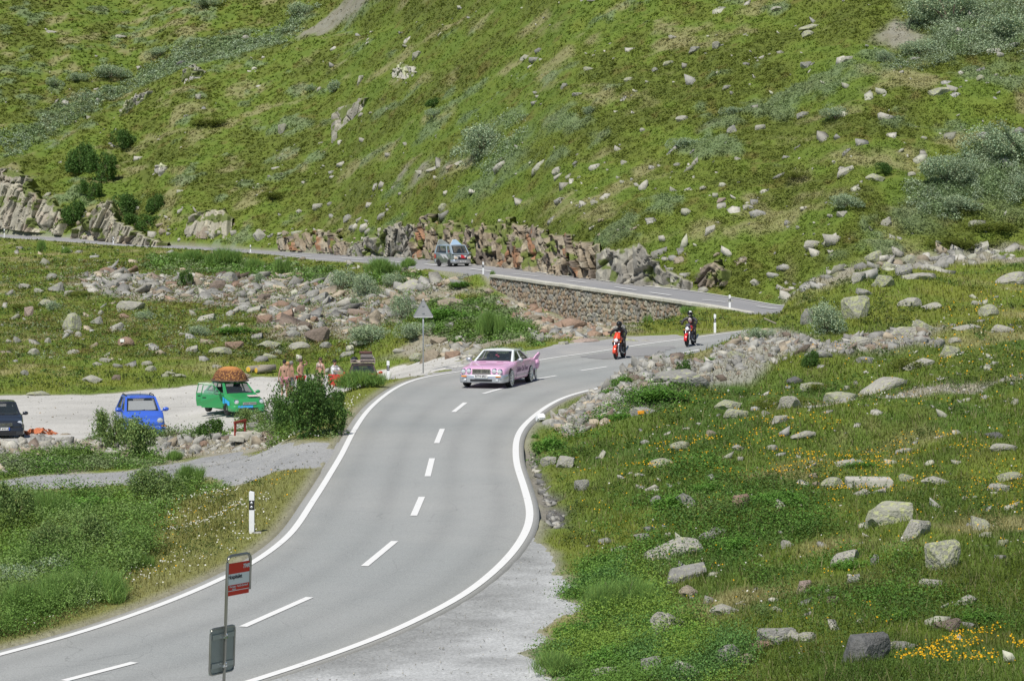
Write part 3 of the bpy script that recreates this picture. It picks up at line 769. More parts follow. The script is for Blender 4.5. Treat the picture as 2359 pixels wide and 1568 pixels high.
weeds("slope_weeds", [hits([(1245, 1568), (1235, 1510), (1330, 1400), (1350, 1300), (1440, 1290), (1530, 1400), (1560, 1500), (1700, 1530), (1700, 1600), (1245, 1600)])], 14000, .45,
      [(.14, .26, .045), (.12, .24, .06), (.20, .31, .05), (.12, .25, .05)], "mass of bright green weeds at the foot of the slope by the gravel")
weeds("bank_herbs", [hits([(340, 590), (600, 612), (960, 640), (960, 665), (700, 660), (560, 640), (330, 625)]), hits([(1000, 700), (1130, 690), (1180, 740), (1250, 780), (1240, 800), (1100, 800), (1000, 790), (960, 740)]),
                     hits([(620, 990), (780, 960), (760, 1010), (620, 1012)]), hits([(200, 1000), (600, 975), (600, 1005), (220, 1030)]), hits([(0, 1065), (350, 1050), (400, 1075), (250, 1085), (0, 1105)])], 13000, .45,
      [(.13, .23, .04), (.15, .27, .06), (.21, .28, .12), (.13, .22, .04)], "green herbs growing over the bank and among the rubble")

weeds("willow_scrub", WILLOW, 9000, .8, [(.30, .38, .24), (.34, .42, .27), (.24, .33, .16), (.36, .44, .30)], "carpets of low grey-green willow scrub on the hillside", 2.6, 9, HILLK, 8, 3.2)
weeds("bank_heath", [hits([(0, 600), (350, 605), (700, 640), (1000, 650), (1120, 760), (900, 800), (640, 830), (0, 850)])], 9000, .28, [(.13, .15, .03), (.12, .20, .035), (.17, .13, .045), (.24, .30, .17), (.14, .24, .045)], "mixed heath and herb cushions on the bank below the upper road", 2.6, 9, None, 12, 3.0)
weeds("slope_herbs", [hits([(1330, 1420), (1400, 1290), (1500, 1180), (1560, 1080), (1750, 1090), (1900, 1180), (1800, 1260), (1650, 1300)]), hits([(1250, 1060), (1400, 960), (1600, 900), (1560, 950), (1400, 1020), (1290, 1070)]), hits([(1850, 1290), (2000, 1290), (2080, 1420), (2359, 1400), (2359, 1450), (2100, 1470), (1900, 1420)])], 7000, .30,
      [(.09, .20, .03), (.12, .24, .04), (.08, .17, .03), (.13, .22, .05)], "dark green leafy patches running down the near slope", 3.4, 9, None, 5, 1.4)

def in_polys(polys, n, dmin=38):
    """n random ground points spread by area over world polygons"""
    out = []
    bb = []
    for p in polys:
        a = np.array([(q[0], q[1]) for q in p]); bb.append((a.min(0), a.max(0)))
    ar = np.array([(b[1] - b[0]).prod() for b in bb]); ar = ar / ar.sum()
    for p, (lo, hi), w in zip(polys, bb, ar):
        k = int(n * w * 2) + 20
        X = RNG.uniform(lo[0], hi[0], k); Y = RNG.uniform(lo[1], hi[1], k)
        ok = (sdist(p, X, Y) < 0) & (Y > dmin)
        out.append(np.stack([X[ok], Y[ok]], 1)[:int(n * w * 1.2) + 5])
    return np.concatenate(out)

def flowers(name, P2, size, colr, hgt, label):
    X, Y = P2[:, 0], P2[:, 1]
    z, col, hard, rock, hm, wl = look(X, Y)
    ok = (hard > .35) & (vnoise(X / .7, Y / .9, 200) + RNG.uniform(-.2, .2, len(X)) > .45)
    X, Y, z = X[ok], Y[ok], z[ok]; n = len(X)
    P = np.stack([X, Y, z + RNG.uniform(.5, 1.2, n) * hgt], 1)
    N = RNG.normal(0, .5, (n, 3)) + C(0, -.6, 1); N /= np.linalg.norm(N, axis=1)[:, None]
    T = np.cross(N, C(1, 0, 0)); T /= np.linalg.norm(T, axis=1)[:, None]; B = np.cross(N, T)
    s = (size * RNG.uniform(.6, 1.25, n) * np.maximum(.8, Y / 75))[:, None] * .5
    Vv = np.empty((n, 5, 3))
    for i in range(5):
        a = 2 * math.pi * i / 5
        Vv[:, i] = P + T * s * math.cos(a) + B * s * math.sin(a)
    ii = np.arange(n)[:, None] * 5
    Qq = np.concatenate([ii + [0, 1, 2], ii + [0, 2, 3], ii + [0, 3, 4]], 0)
    c = np.repeat(colr * RNG.uniform(.8, 1.15, (n, 1)), 5, 0)
    tag(npmesh(name, Vv.reshape(-1, 3), Qq, M_PLANT, c), label, "flowers", kind='stuff')
sl = hits([(1300, 1250), (1330, 1000), (1500, 940), (1800, 860), (2359, 640), (2359, 1568), (1750, 1568), (1500, 1300)])
flowers("yellow_flowers", np.concatenate([in_polys([YELLOW[0]], 2400), in_polys([YELLOW[1]], 800), in_polys([sl], 2400), in_polys([hits([(0, 1120), (700, 1080), (620, 1250), (0, 1480)])], 500)]), .042, C(.85, .47, .01), .14, "small yellow flowers dotted over the near slope")
flowers("white_flowers", np.concatenate([in_polys(WHITEF, 2300), in_polys([sl], 500), in_polys([hits([(450, 600), (1000, 625), (1120, 660), (600, 650)])], 900)]), .045, C(.80, .79, .72), .12, "small white flowers in the verge grass beside the road")

# ------------------------------------------------------------------ loose stones
def ico(sub):
    bm = bmesh.new(); bmesh.ops.create_icosphere(bm, subdivisions=sub, radius=1)
    V = np.array([v.co[:] for v in bm.verts]); Fc = np.array([[v.index for v in f.verts] for f in bm.faces]); bm.free()
    return V, Fc
def rock_shape(V, seed, ncut=9, rough=.10, cut=(.55, .9), block=0):
    r = np.random.default_rng(seed); V = V.copy()
    if block:
        A = np.eye(3) + r.normal(0, .34, (3, 3))
        for a in A:
            for sg in (-1, 1):
                nrm = a * sg + r.normal(0, .12, 3); nrm /= np.linalg.norm(nrm); d = r.uniform(.42, .62)
                t = V @ nrm; V -= np.maximum(t - d, 0)[:, None] * nrm
    for _ in range(ncut):
        nrm = r.normal(0, 1, 3); nrm /= np.linalg.norm(nrm); d = r.uniform(*cut)
        t = V @ nrm; o = np.maximum(t - d, 0); V -= o[:, None] * nrm
    if rough:
        nn = fbm(V[:, 0] * 1.6 + V[:, 2] * 1.1 + seed, V[:, 1] * 1.6 - V[:, 2] * .9, seed, 4) - .5
        V *= (1 + nn * rough * 3)[:, None]
    V -= (V.max(0) + V.min(0)) / 2
    return V / np.abs(V).max(0)
TONES = {'grey': C(.30, .295, .27), 'pale': C(.40, .385, .335), 'lichen': C(.36, .36, .285), 'rust': C(.34, .235, .17), 'dark': C(.15, .15, .145), 'tan': C(.37, .315, .235), 'brown': C(.22, .175, .14), 'pink': C(.42, .33, .28)}
iv1, if1 = ico(1)
SM = [rock_shape(iv1, 500 + i, 4, .0, (.5, .8), i % 4 > 0) for i in range(24)]
_cv = np.array([(x, y, z) for z in (-1, 1) for y in (-1, 1) for x in (-1, 1)], float); _cf = np.array([(0, 2, 3), (0, 3, 1), (4, 5, 7), (4, 7, 6), (0, 1, 5), (0, 5, 4), (1, 3, 7), (1, 7, 5), (3, 2, 6), (3, 6, 7), (2, 0, 4), (2, 4, 6)])
SB = [np.clip(_cv * RNG.uniform(.45, 1.0, (8, 3)) + RNG.normal(0, .08, (8, 3)), -1, 1) for _ in range(40)]
def stones(P2, *a, **k):
    m = len(P2) * 3 // 5
    return merge([stones1(P2[:m], *a, shp=(SB, _cf), **k), stones1(P2[m:], *a, shp=(SM, if1), **k)])
def stones1(P2, smin, smax, flat=.6, pal=('grey', 'pale', 'tan', 'grey', 'grey', 'pale', 'grey', 'tan', 'grey', 'pale', 'rust', 'brown', 'grey'), sink=.2, power=2.2, shp=None):
    X, Y = P2[:, 0], P2[:, 1]; n = len(X)
    z, col, hard, rock, hm, wl = look(X, Y)
    ok = hard > (.25 if smax > .2 else -99); X, Y, z = X[ok], Y[ok], z[ok]; n = len(X)
    if smax <= .2:
        f_ = (gz_full(X, Y)(Mk['road']) > .12) if n else np.zeros(0, bool); X, Y, z, hard = X[f_], Y[f_], z[f_], hard[ok][f_]; n = len(X); ok = np.ones(n, bool)
        z = np.where(hard[ok] < .1, base(X, Y) + .02, z)
    s = smin + (smax - smin) * RNG.uniform(0, 1, n) ** power
    o_ = RNG.permutation(n); X, Y, z = X[o_], Y[o_], z[o_]; an = RNG.uniform(0, 6.28, n); tl = RNG.normal(0, .35, (n, 2)); SH_, FC_ = shp; which = RNG.integers(0, len(SH_), n)
    B = np.stack(SH_)[which] * np.stack([np.ones(n), RNG.uniform(.55, .9, n), RNG.uniform(.35, .75, n) * flat / .6], 1)[:, None] * (s / 2)[:, None, None]
    ca, sa = np.cos(an)[:, None], np.sin(an)[:, None]
    x = B[..., 0] * ca - B[..., 1] * sa; y = B[..., 0] * sa + B[..., 1] * ca; zz = B[..., 2] + x * tl[:, :1] + y * tl[:, 1:]
    Vv = np.stack([x + X[:, None], y + Y[:, None], zz + (z + s * (.16 - sink))[:, None]], -1)
    nv = Vv.shape[1]
    Qq = (FC_[None] + (np.arange(n) * nv)[:, None, None]).reshape(-1, 3)
    pc = np.array([TONES[p] for p in pal])[RNG.integers(0, len(pal), n)] * RNG.uniform(.7, 1.25, (n, 1))
    return Vv.reshape(-1, 3), Qq, np.repeat(pc, nv, 0)
V, Qd, cc = merge([stones(in_polys(SCREE[:1], 1900), .25, 2.0, power=3.0, flat=.45), stones(in_polys(SCREE[:1], 4500), .12, .4, power=1.5), stones(in_polys(SCREE[1:2], 700), .2, .9, pal=('tan', 'pale', 'rust', 'grey')), stones(in_polys(SCREE[2:3], 330), .15, .7, pal=('tan', 'pale', 'grey')),
                   stones(in_polys(SCREE[4:5], 600), .25, 1.3, pal=('pale', 'lichen', 'grey'))])
tag(npmesh("scree_stones", V, Qd, M_ROCKV, cc), "tumbled angular scree stones on the bank below the upper road", "scree", kind='stuff')
V, Qd, cc = merge([stones(in_polys(SCREE[3:4], 700), .12, .65, pal=('grey', 'pale', 'pale', 'tan', 'grey', 'brown'), flat=.8, power=2.6), stones(in_polys(SCREE[3:4], 2200), .05, .14, pal=('grey', 'pale', 'tan'), flat=.8)])
tag(npmesh("rubble_stones", V, Qd, M_ROCKV, cc), "rubble stones banked up between gravel yard and path", "rubble", kind='stuff')
V, Qd, cc = merge([stones(in_polys([RUBBLE], 3600), .08, .62, pal=('grey', 'grey', 'pale', 'grey', 'tan', 'grey', 'grey', 'brown'), power=3.2, flat=.7), stones(in_polys([RUBBLE], 9000), .04, .12, pal=('grey', 'pale', 'grey', 'tan'), power=1.5, flat=.8)])
tag(npmesh("mound_stones", V, Qd, M_ROCKV, cc), "grey rubble stones on the mound right of the bend", "rubble", kind='stuff')
V, Qd, cc = merge([stones(in_polys([GRAVEL], 1800), .012, .038, pal=('grey', 'pale', 'pale', 'pale'), power=2), stones(in_polys([PATH], 800), .025, .07, pal=('grey', 'pale', 'pale')), stones(in_polys([YARD], 380), .04, .12, pal=('pale', 'pale', 'pale', 'tan'), power=3)])
tag(npmesh("loose_gravel", V, Qd, M_ROCKV, cc), "loose gravel pebbles on yard, path and verge", "gravel", kind='stuff')
n = 1500
u = RNG.uniform(-.22, .22, n); Y0 = np.interp(u, HU, HT[1]); Y = Y0 + 2 + (np.interp(u, [-.225, 0, .225], [440, 325, 230]) - Y0) * RNG.uniform(0, 1, n) ** 1.3; X = u * Y
ok = fbm(X / 7, Y / 9, 150, 3) + .10 * (u > 0) > .56
a1 = stones(np.stack([X, Y], 1)[ok], .25, 1.5, pal=('pale', 'lichen', 'grey', 'pale'), power=3.0, flat=.7)
n = 420
u = RNG.uniform(-.21, .03, n); Y0 = np.interp(u, HU, HT[0]); Y = 145 + (Y0 - 147) * RNG.uniform(0, 1, n); X = u * Y
a2 = stones(np.stack([X, Y], 1), .18, 1.1, pal=('pale', 'lichen', 'grey', 'tan'), power=2.6, flat=.8)
a3 = stones(in_polys([sl], 520), .07, .45, pal=('pale', 'grey', 'lichen'), power=2.5)
n = 240; u = RNG.uniform(-.2, .19, n); Y = np.interp(u, HU, HT[1]) + RNG.uniform(.8, 7, n)
a4 = stones(np.stack([u * Y, Y], 1), .2, 1.2, pal=('pale', 'grey', 'tan'), power=2)
a5 = stones(in_polys([STREAM], 260), .06, .35, pal=('dark', 'grey', 'grey', 'dark', 'pale'), power=2)
a6 = stones(in_polys([TRAIL], 300), .04, .25, pal=('pale', 'grey', 'pale'), power=2.5)
V, Qd, cc = merge([a1, a2, a3, a4, a5, a6])
tag(npmesh("field_stones", V, Qd, M_ROCKV, cc), "small pale stones strewn through the grass of hillside and meadow", "stones", kind='stuff')

# ------------------------------------------------------------------ boulders
def rock_mat(name, c, c2, lich=.0):
    m, t, b = newmat(name); L = t.links.new
    tc = t.nodes.new('ShaderNodeTexCoord'); oi = t.nodes.new('ShaderNodeObjectInfo')
    ad = t.nodes.new('ShaderNodeVectorMath'); ad.operation = 'ADD'; L(tc.outputs['Object'], ad.inputs[0]); L(oi.outputs['Location'], ad.inputs[1])
    n = t.nodes.new('ShaderNodeTexNoise'); n.inputs['Scale'].default_value = 2.2; n.inputs['Detail'].default_value = 8; n.inputs['Roughness'].default_value = .7
    n.inputs['Distortion'].default_value = 1.2
    r = t.nodes.new('ShaderNodeValToRGB'); r.color_ramp.elements[0].position = .34; r.color_ramp.elements[1].position = .62
    r.color_ramp.elements[0].color = (*c2, 1); r.color_ramp.elements[1].color = (*c, 1)
    L(ad.outputs[0], n.inputs['Vector']); L(n.outputs['Fac'], r.inputs[0]); out = r.outputs[0]
    if lich:
        n2 = t.nodes.new('ShaderNodeTexNoise'); n2.inputs['Scale'].default_value = 4.5; n2.inputs['Detail'].default_value = 6
        r2 = t.nodes.new('ShaderNodeValToRGB'); r2.color_ramp.elements[0].position = .60 - lich * .15; r2.color_ramp.elements[1].position = .66 - lich * .15
        mx = t.nodes.new('ShaderNodeMixRGB'); mx.inputs[2].default_value = (.40, .42, .22, 1)
        L(ad.outputs[0], n2.inputs['Vector']); L(n2.outputs['Fac'], r2.inputs[0]); L(r2.outputs[0], mx.inputs[0]); L(out, mx.inputs[1]); out = mx.outputs[0]
    L(out, b.inputs['Base Color']); b.inputs['Roughness'].default_value = .92
    n3 = t.nodes.new('ShaderNodeTexNoise'); n3.inputs['Scale'].default_value = 7; n3.inputs['Detail'].default_value = 8
    bp = t.nodes.new('ShaderNodeBump'); bp.inputs['Strength'].default_value = .7; bp.inputs['Distance'].default_value = .08
    L(ad.outputs[0], n3.inputs['Vector']); L(n3.outputs['Fac'], bp.inputs['Height']); L(bp.outputs[0], b.inputs['Normal'])
    return m
RM = {k: rock_mat("rock_" + k, tuple(v), tuple(v * (.62 if k != 'pale' else .72)), {'lichen': .55, 'pale': .15, 'grey': .1}.get(k, 0)) for k, v in TONES.items()}
iv3, if3 = ico(3)
ROCKM = {}
def rock_mesh(shape, tone):
    if (shape, tone) in ROCKM: return ROCKM[(shape, tone)]
    kind, i = shape
    ncut, rough, cut = {'r': (13, .09, (.55, .92)), 'a': (8, .07, (.38, .7)), 's': (8, .09, (.42, .75))}[kind]
    V = rock_shape(iv3, 40 + i * 7 + ord(kind), ncut, rough, cut, kind in 'as')
    me = bpy.data.meshes.new("rock"); me.from_pydata(V.tolist(), [], if3.tolist()); me.materials.append(RM[tone])
    ROCKM[(shape, tone)] = me
    return me
ORD = "first second third fourth fifth sixth seventh eighth ninth tenth eleventh twelfth thirteenth fourteenth fifteenth sixteenth seventeenth eighteenth nineteenth twentieth".split() + \
      ["twenty-" + w for w in "first second third fourth fifth sixth seventh eighth ninth".split()] + ["thirtieth"] + ["thirty-" + w for w in "first second third fourth fifth sixth seventh eighth ninth".split()]
TW = {'grey': 'grey', 'pale': 'pale', 'lichen': 'yellow-lichened', 'rust': 'rust-red', 'dark': 'dark grey', 'tan': 'tan', 'brown': 'brown', 'pink': 'pinkish'}
# zone: (words, group); x, y, w, h (survey pixels), tone, shape kind, tilt degrees
ZW = {'slope': ("on the grassy slope right of the road", "boulders on the near right slope"), 'bottom': ("near the photo's bottom edge", "boulders at the bottom right"),
      'mound': ("on the mound beyond the right slope", "boulders on the mound"), 'rubble': ("on the rubble heap inside the bend", "boulders in the rubble heap"),
      'meadow': ("in the meadow behind the gravel yard", "boulders behind the gravel yard"), 'bank': ("on the bank below the upper road", "boulders on the bank below the upper road"),
      'scree': ("in the scree under the upper road", "boulders in the scree"), 'wallfoot': ("below the stone retaining wall", "boulders below the retaining wall"),
      'hill': ("high on the far hillside", "boulders on the far hillside"), 'roadside': ("along the far side of the upper road", "boulders beside the upper road"),
      'yardedge': ("in the rubble between yard and path", "boulders between yard and path")}
B = []
def rk(zone, s):
    for it in s.split(';'):
        p = it.split()
        B.append((zone, float(p[0]), float(p[1]), float(p[2]), float(p[3]), p[4], p[5], float(p[6]) if len(p) > 6 else 0))
rk('bottom', "1990 1535 110 75 dark a;1585 1560 75 44 pale r;1750 1530 65 26 rust a -6;1790 1510 84 40 grey a;1680 1540 60 52 grey r;1720 1552 36 30 tan r;1545 1450 90 56 pale r;1670 1437 66 28 pale r;1500 1545 44 60 grey a;1400 1548 70 26 pale s;1855 1512 60 24 pale r;2083 1507 65 20 grey r;1830 1511 40 30 pale r")
rk('slope', "2172 1302 75 72 lichen a;2048 1187 105 62 lichen a;2110 1217 62 52 pale a 14;1578 1324 100 42 grey a;1588 1366 45 28 tan r;1548 1270 135 34 pale s -17;1630 1245 50 22 grey s -20;1705 1190 46 36 rust a;1945 1289 60 34 pale a;2255 1199 50 35 lichen s 25;2142 1368 55 24 pale r -12;2225 1391 50 22 pale s -25;1852 1361 34 28 pink a;1965 1359 34 22 grey a;1915 1413 42 20 brown a -15;2183 1447 60 26 brown a -8;1960 1066 70 20 pale s;1917 1103 48 28 lichen r;2090 1086 36 17 lichen r;2155 1103 60 20 pale r;2300 1119 50 22 pale r -10;2330 1093 60 20 lichen r;1590 1160 24 56 grey s -48;1484 977 60 24 grey r -6;1679 932 62 26 lichen r -8;1696 978 56 26 lichen r -10;1524 1071 56 24 lichen r;1568 1049 46 20 lichen r;1266 1059 40 26 pale r -25;1305 1064 44 34 pale r -28;1340 1120 32 28 grey a;1513 1150 28 24 grey r;1778 1033 28 14 pale r;1940 912 74 46 lichen r -22;1815 950 55 32 pale a -15;2030 888 105 30 pale s -24;2115 858 80 20 pale s -14;1795 985 38 20 pale a;1765 975 20 12 pale r;2290 1010 42 16 dark s;2310 1062 60 18 pale r;2083 1027 36 12 pale a;1875 1090 22 12 tan r;1640 1020 24 14 tan r;1700 1045 26 14 pale r;1850 1000 60 16 pale s -14;2270 1240 26 14 lichen a;2310 1255 30 18 lichen a;1815 1247 30 20 pale r;1480 1250 40 18 grey s;1395 1250 34 16 grey s;2015 1300 16 26 grey a;1880 1100 20 12 tan r;2020 1135 30 10 pale s -20;1985 1140 34 14 pale s -20")
rk('mound', "1971 712 60 58 lichen a;1858 734 26 42 grey a;2095 699 52 20 pale r -8;2127 758 52 36 lichen r;2086 768 92 26 pale a;1983 797 52 28 pale r -12;2278 721 44 30 lichen r;2335 650 80 30 pale r -8;2079 626 44 28 grey a;2033 655 50 28 lichen a;2047 622 30 22 lichen r;2092 604 28 22 lichen a;1978 648 38 24 pale a;2114 640 70 20 pale s -8;2187 818 52 32 lichen a;2310 760 50 22 pale r;2200 787 28 14 pale r;2163 801 26 20 grey a;1995 684 46 14 grey s 20;2145 712 44 14 pale s -14;2250 700 26 12 pale r;2225 768 70 12 pale s -4;2145 640 22 12 grey r;2260 580 36 26 pale a;2175 595 22 16 grey r")
rk('rubble', "1568 901 116 42 grey s 3;1357 961 22 22 rust r;1340 980 36 20 grey a;1400 935 24 18 pale r;1430 915 22 16 pale r;1317 975 14 26 pale a;1300 985 18 16 tan r;1345 945 30 16 pale a -20;1700 835 46 24 lichen r;1740 842 44 16 grey s;1885 835 60 18 grey s -6;1870 880 46 26 lichen a;1800 810 40 22 grey a;1500 850 22 14 grey r;1595 860 26 20 grey r;1830 870 34 18 dark s -10;1848 825 14 36 brown s 60;1625 890 20 18 tan a;1990 840 34 20 grey s -15")
rk('meadow', "213 878 46 18 pale r;88 904 50 13 lichen s;267 873 22 14 brown a;77 816 25 18 pale r;244 831 28 13 pale r -8;224 844 22 10 pale r;270 846 25 10 grey r;339 841 24 11 pale r;347 855 24 14 lichen r;501 850 22 9 pale r;554 863 46 16 tan r;392 862 26 9 lichen r;412 870 32 9 lichen r;507 812 50 16 lichen r;441 806 30 16 pale a;620 797 54 18 lichen r -6;621 826 34 14 lichen r;690 800 46 18 pale r;750 800 26 16 grey r;800 815 36 14 grey a;825 795 40 14 pale r;920 812 30 10 pale r;170 815 26 12 pale r;55 864 20 12 grey r;590 778 30 16 grey a;640 812 22 12 lichen r;540 800 40 20 rust a;380 868 18 10 lichen r")
rk('bank', "164 745 42 46 lichen r;303 705 62 28 pale r -14;106 701 38 20 lichen r -10;67 723 20 26 pink a;289 790 38 24 rust r;267 759 38 20 pale a -20;58 660 25 18 pale r -20;284 730 28 14 rust r;132 665 35 20 grey a -25;120 640 26 16 grey r;232 722 12 12 pale r;474 734 42 20 pale a;300 672 22 10 pale r;225 745 26 16 grey a -30;180 775 16 16 pale r;110 788 14 14 pale r;40 788 18 18 grey r;250 622 30 12 grey s -15;20 790 14 10 pale r;520 755 26 14 pale a;155 680 20 16 pale a;90 672 22 12 pale r;350 800 30 10 pale r;420 775 16 8 pale r")
rk('scree', "500 661 37 27 brown a;527 645 40 30 grey r;734 694 48 28 grey a -12;944 665 56 28 pale s -22;734 776 54 32 brown a -14;813 745 42 20 rust a -8;864 735 32 26 tan a -30;655 735 46 28 rust a -10;700 755 40 24 brown a;455 655 24 24 tan r;480 700 26 14 grey a;606 690 34 18 brown a;760 650 40 26 grey a -40;835 660 44 20 brown a -15;610 745 34 24 rust a;690 720 24 20 brown a;560 700 30 16 grey a;585 715 36 18 pale a;640 705 40 16 rust s -20;770 720 34 16 grey s -15;850 690 40 14 grey s -25;690 690 30 16 pale a;800 700 24 22 pale a;720 740 30 16 dark s;670 770 44 20 grey s -10;780 755 30 14 grey s;900 700 34 16 tan s -20;560 655 26 16 grey a;640 665 30 14 grey s -20;430 690 28 12 tan r;370 680 26 14 tan r;260 660 30 16 grey s")
rk('wallfoot', "1040 698 60 28 tan s -6;1128 670 22 14 tan r;1305 755 84 26 rust s -14;1345 780 70 16 pink r -4;1297 786 30 16 pale a;1243 781 20 26 grey a;992 815 48 32 tan a;1043 812 34 24 rust a;1090 812 38 16 pale r;1117 768 28 17 rust a;1107 784 20 14 brown a;1255 775 26 14 rust r;1010 790 36 14 tan a;1150 745 26 12 tan r;1212 762 26 10 pale r;1180 712 30 12 pale a;1230 735 34 12 tan a;1450 778 40 14 lichen r;1486 780 26 10 pale r;960 822 34 18 lichen r;1075 832 26 8 pale r;1330 745 20 8 rust r")
rk('hill', "1866 65 56 14 lichen s -12;1862 85 32 18 lichen r;1572 281 34 14 pale r;1947 415 50 20 pale a -10;2017 425 50 22 lichen r;1751 310 28 16 pale r -25;1684 310 30 16 grey a -30;1284 377 28 20 pale r -15;2167 228 62 20 lichen s -12;1649 125 25 20 pale a -25;1539 162 28 12 lichen r -20;1509 175 16 12 grey r;1449 197 26 12 lichen r;1357 175 28 10 lichen r;1209 138 22 14 pale a 20;2304 140 20 12 pale r;1849 270 25 18 grey a;1674 215 25 12 grey a;1439 372 20 12 pale r;1954 150 28 14 pale r -25;1857 165 28 18 grey a;2259 198 20 14 lichen r;1662 495 25 12 pink a;1724 511 28 14 pale s;2039 519 32 20 pale a;1872 570 48 24 pale r -8;2012 594 40 24 lichen a -20;2043 517 40 20 pale a -25;1635 550 30 22 pale a;1740 640 26 18 pale r;1940 520 26 16 pale a;417 154 20 10 dark a;565 97 18 10 pale r;120 78 32 9 pale r;960 130 30 16 pale a -25;457 235 14 14 pale a;770 322 14 28 pale a;830 185 16 22 pale a;280 92 30 8 pale r;260 330 12 10 pale r;650 305 20 28 pale a;1060 395 30 10 pale s -15;1000 408 40 10 pale s -20;1040 405 30 10 tan s -15;968 418 26 8 pale s;1365 20 28 8 pale r;1790 30 30 10 pale r;1600 135 30 16 grey a;1550 110 22 10 pale r;2130 30 20 10 pale r;1480 300 14 10 pale r;1620 470 18 10 pale r;1560 400 20 10 grey r;1700 400 18 10 pale r;1300 210 20 12 grey a;1330 235 26 10 grey a;2100 410 22 12 pale r;1500 530 24 10 pale r;1370 480 22 12 pale r")
rk('roadside', "598 545 30 26 pale r;732 490 25 15 pale r -25;802 522 22 18 grey r;760 480 14 8 grey r;628 462 18 10 pale r;490 545 20 10 pale r;505 540 16 10 pale r;815 540 24 12 grey a;1020 485 22 16 lichen r;880 510 20 14 grey a;1000 560 20 14 tan r;1410 632 26 12 pale r;1620 660 24 14 pale r;1560 640 26 12 grey a;660 545 20 10 tan r;690 500 16 10 pale r;375 535 18 14 tan r;1680 690 22 8 pale r")
rk('yardedge', "146 1075 48 18 pale r;374 1034 22 24 pale r;40 1058 30 14 pale a;395 1022 18 16 pale r;415 1020 18 12 tan r;436 1015 20 12 grey r;430 1034 16 12 rust r;400 1052 24 14 pale r;442 1044 16 14 grey r;470 1030 22 14 rust r;500 1024 22 12 grey a;530 1018 24 14 grey s;570 1005 22 12 tan r;584 984 22 24 grey a;262 985 24 26 pale a;150 995 30 12 tan r;60 1040 22 12 grey a;100 1045 20 12 pale r;200 1040 24 14 tan r;210 1052 20 12 pale a;75 1065 16 10 pale r;120 1030 18 12 grey r;310 1048 16 8 pale r")
from collections import defaultdict
cnt = defaultdict(list)
for i, b in enumerate(B): cnt[(b[0], b[5])].append((b[1], i))
rank = {}
for key, l in cnt.items():
    l.sort()
    for r_, (_, i) in enumerate(l): rank[i] = (r_, len(l))
SZW = lambda w, h: ("long flat" if w > 3 * h else "broad" if w > 60 else "upright" if h > w * 1.05 else "small" if w < 24 else "rounded")
BOULDERS = []
SCALE_Z = 1
for i, (zone, x, y, w, h, tone, kd, tl) in enumerate(B):
    p = hit(x, y + h * .42, dmin=140 if zone in ('hill', 'roadside') else 30)
    s = F / p.y
    if zone == 'hill': w, h = w * .88, h * .85
    me = rock_mesh((kd, i % 5), tone)
    o = bpy.data.objects.new("boulder", me); COL.objects.link(o)
    hz = h / s
    if kd == 's': hz *= .9
    o.scale = (w / s * .55, w / s * .42 if w < 2 * h else w / s * .32, hz * .72)
    gzv = gtop(p.x, p.y)
    o.location = (p.x, p.y, gzv + hz * .16)
    o.rotation_euler = (RNG.normal(0, .08), R(tl), RNG.normal(0, .15))
    r_, n_ = rank[i]
    sh = SZW(w, h)
    where, grp = ZW[zone]
    if n_ == 1: lab = f"{sh} {TW[tone]} boulder, only one {where}"
    elif r_ == 0: lab = f"leftmost {TW[tone]} boulder {where}"
    elif r_ == n_ - 1: lab = f"rightmost {TW[tone]} boulder {where}"
    else: lab = f"{TW[tone]} boulder, {ORD[r_]} from left among those {where}"
    tag(o, lab, "boulder", grp)
    BOULDERS.append(o)
    if (x, y) == (1484, 977) or (x, y) == (289, 790):        # painted waymark on the stone
        c0 = (.90, .38, .02) if x > 1000 else (.85, .85, .82)
        dx, dz = (-.14, .0) if x > 1000 else (-.25, .1)
        me2 = bpy.data.meshes.new("paint_mark")
        q = []
        for (a, b_) in ((-.22, -.13), (.22, -.13), (.22, .13), (-.22, .13)):
            q.append((dx + a, -1.0, .35 + dz + b_ * 1.6))
        q2 = [(a, -.0 - 1.02, c) for a, _, c in q] + [(a, -.6, c) for a, _, c in q]
        me2.from_pydata(q2, [], [(0, 1, 2, 3), (0, 4, 5, 1), (1, 5, 6, 2), (2, 6, 7, 3), (3, 7, 4, 0)])
        me2.materials.append(plain("waymark_paint", c0, .7, noise=.15)); pm = bpy.data.objects.new("paint_mark", me2); COL.objects.link(pm); pm.parent = o

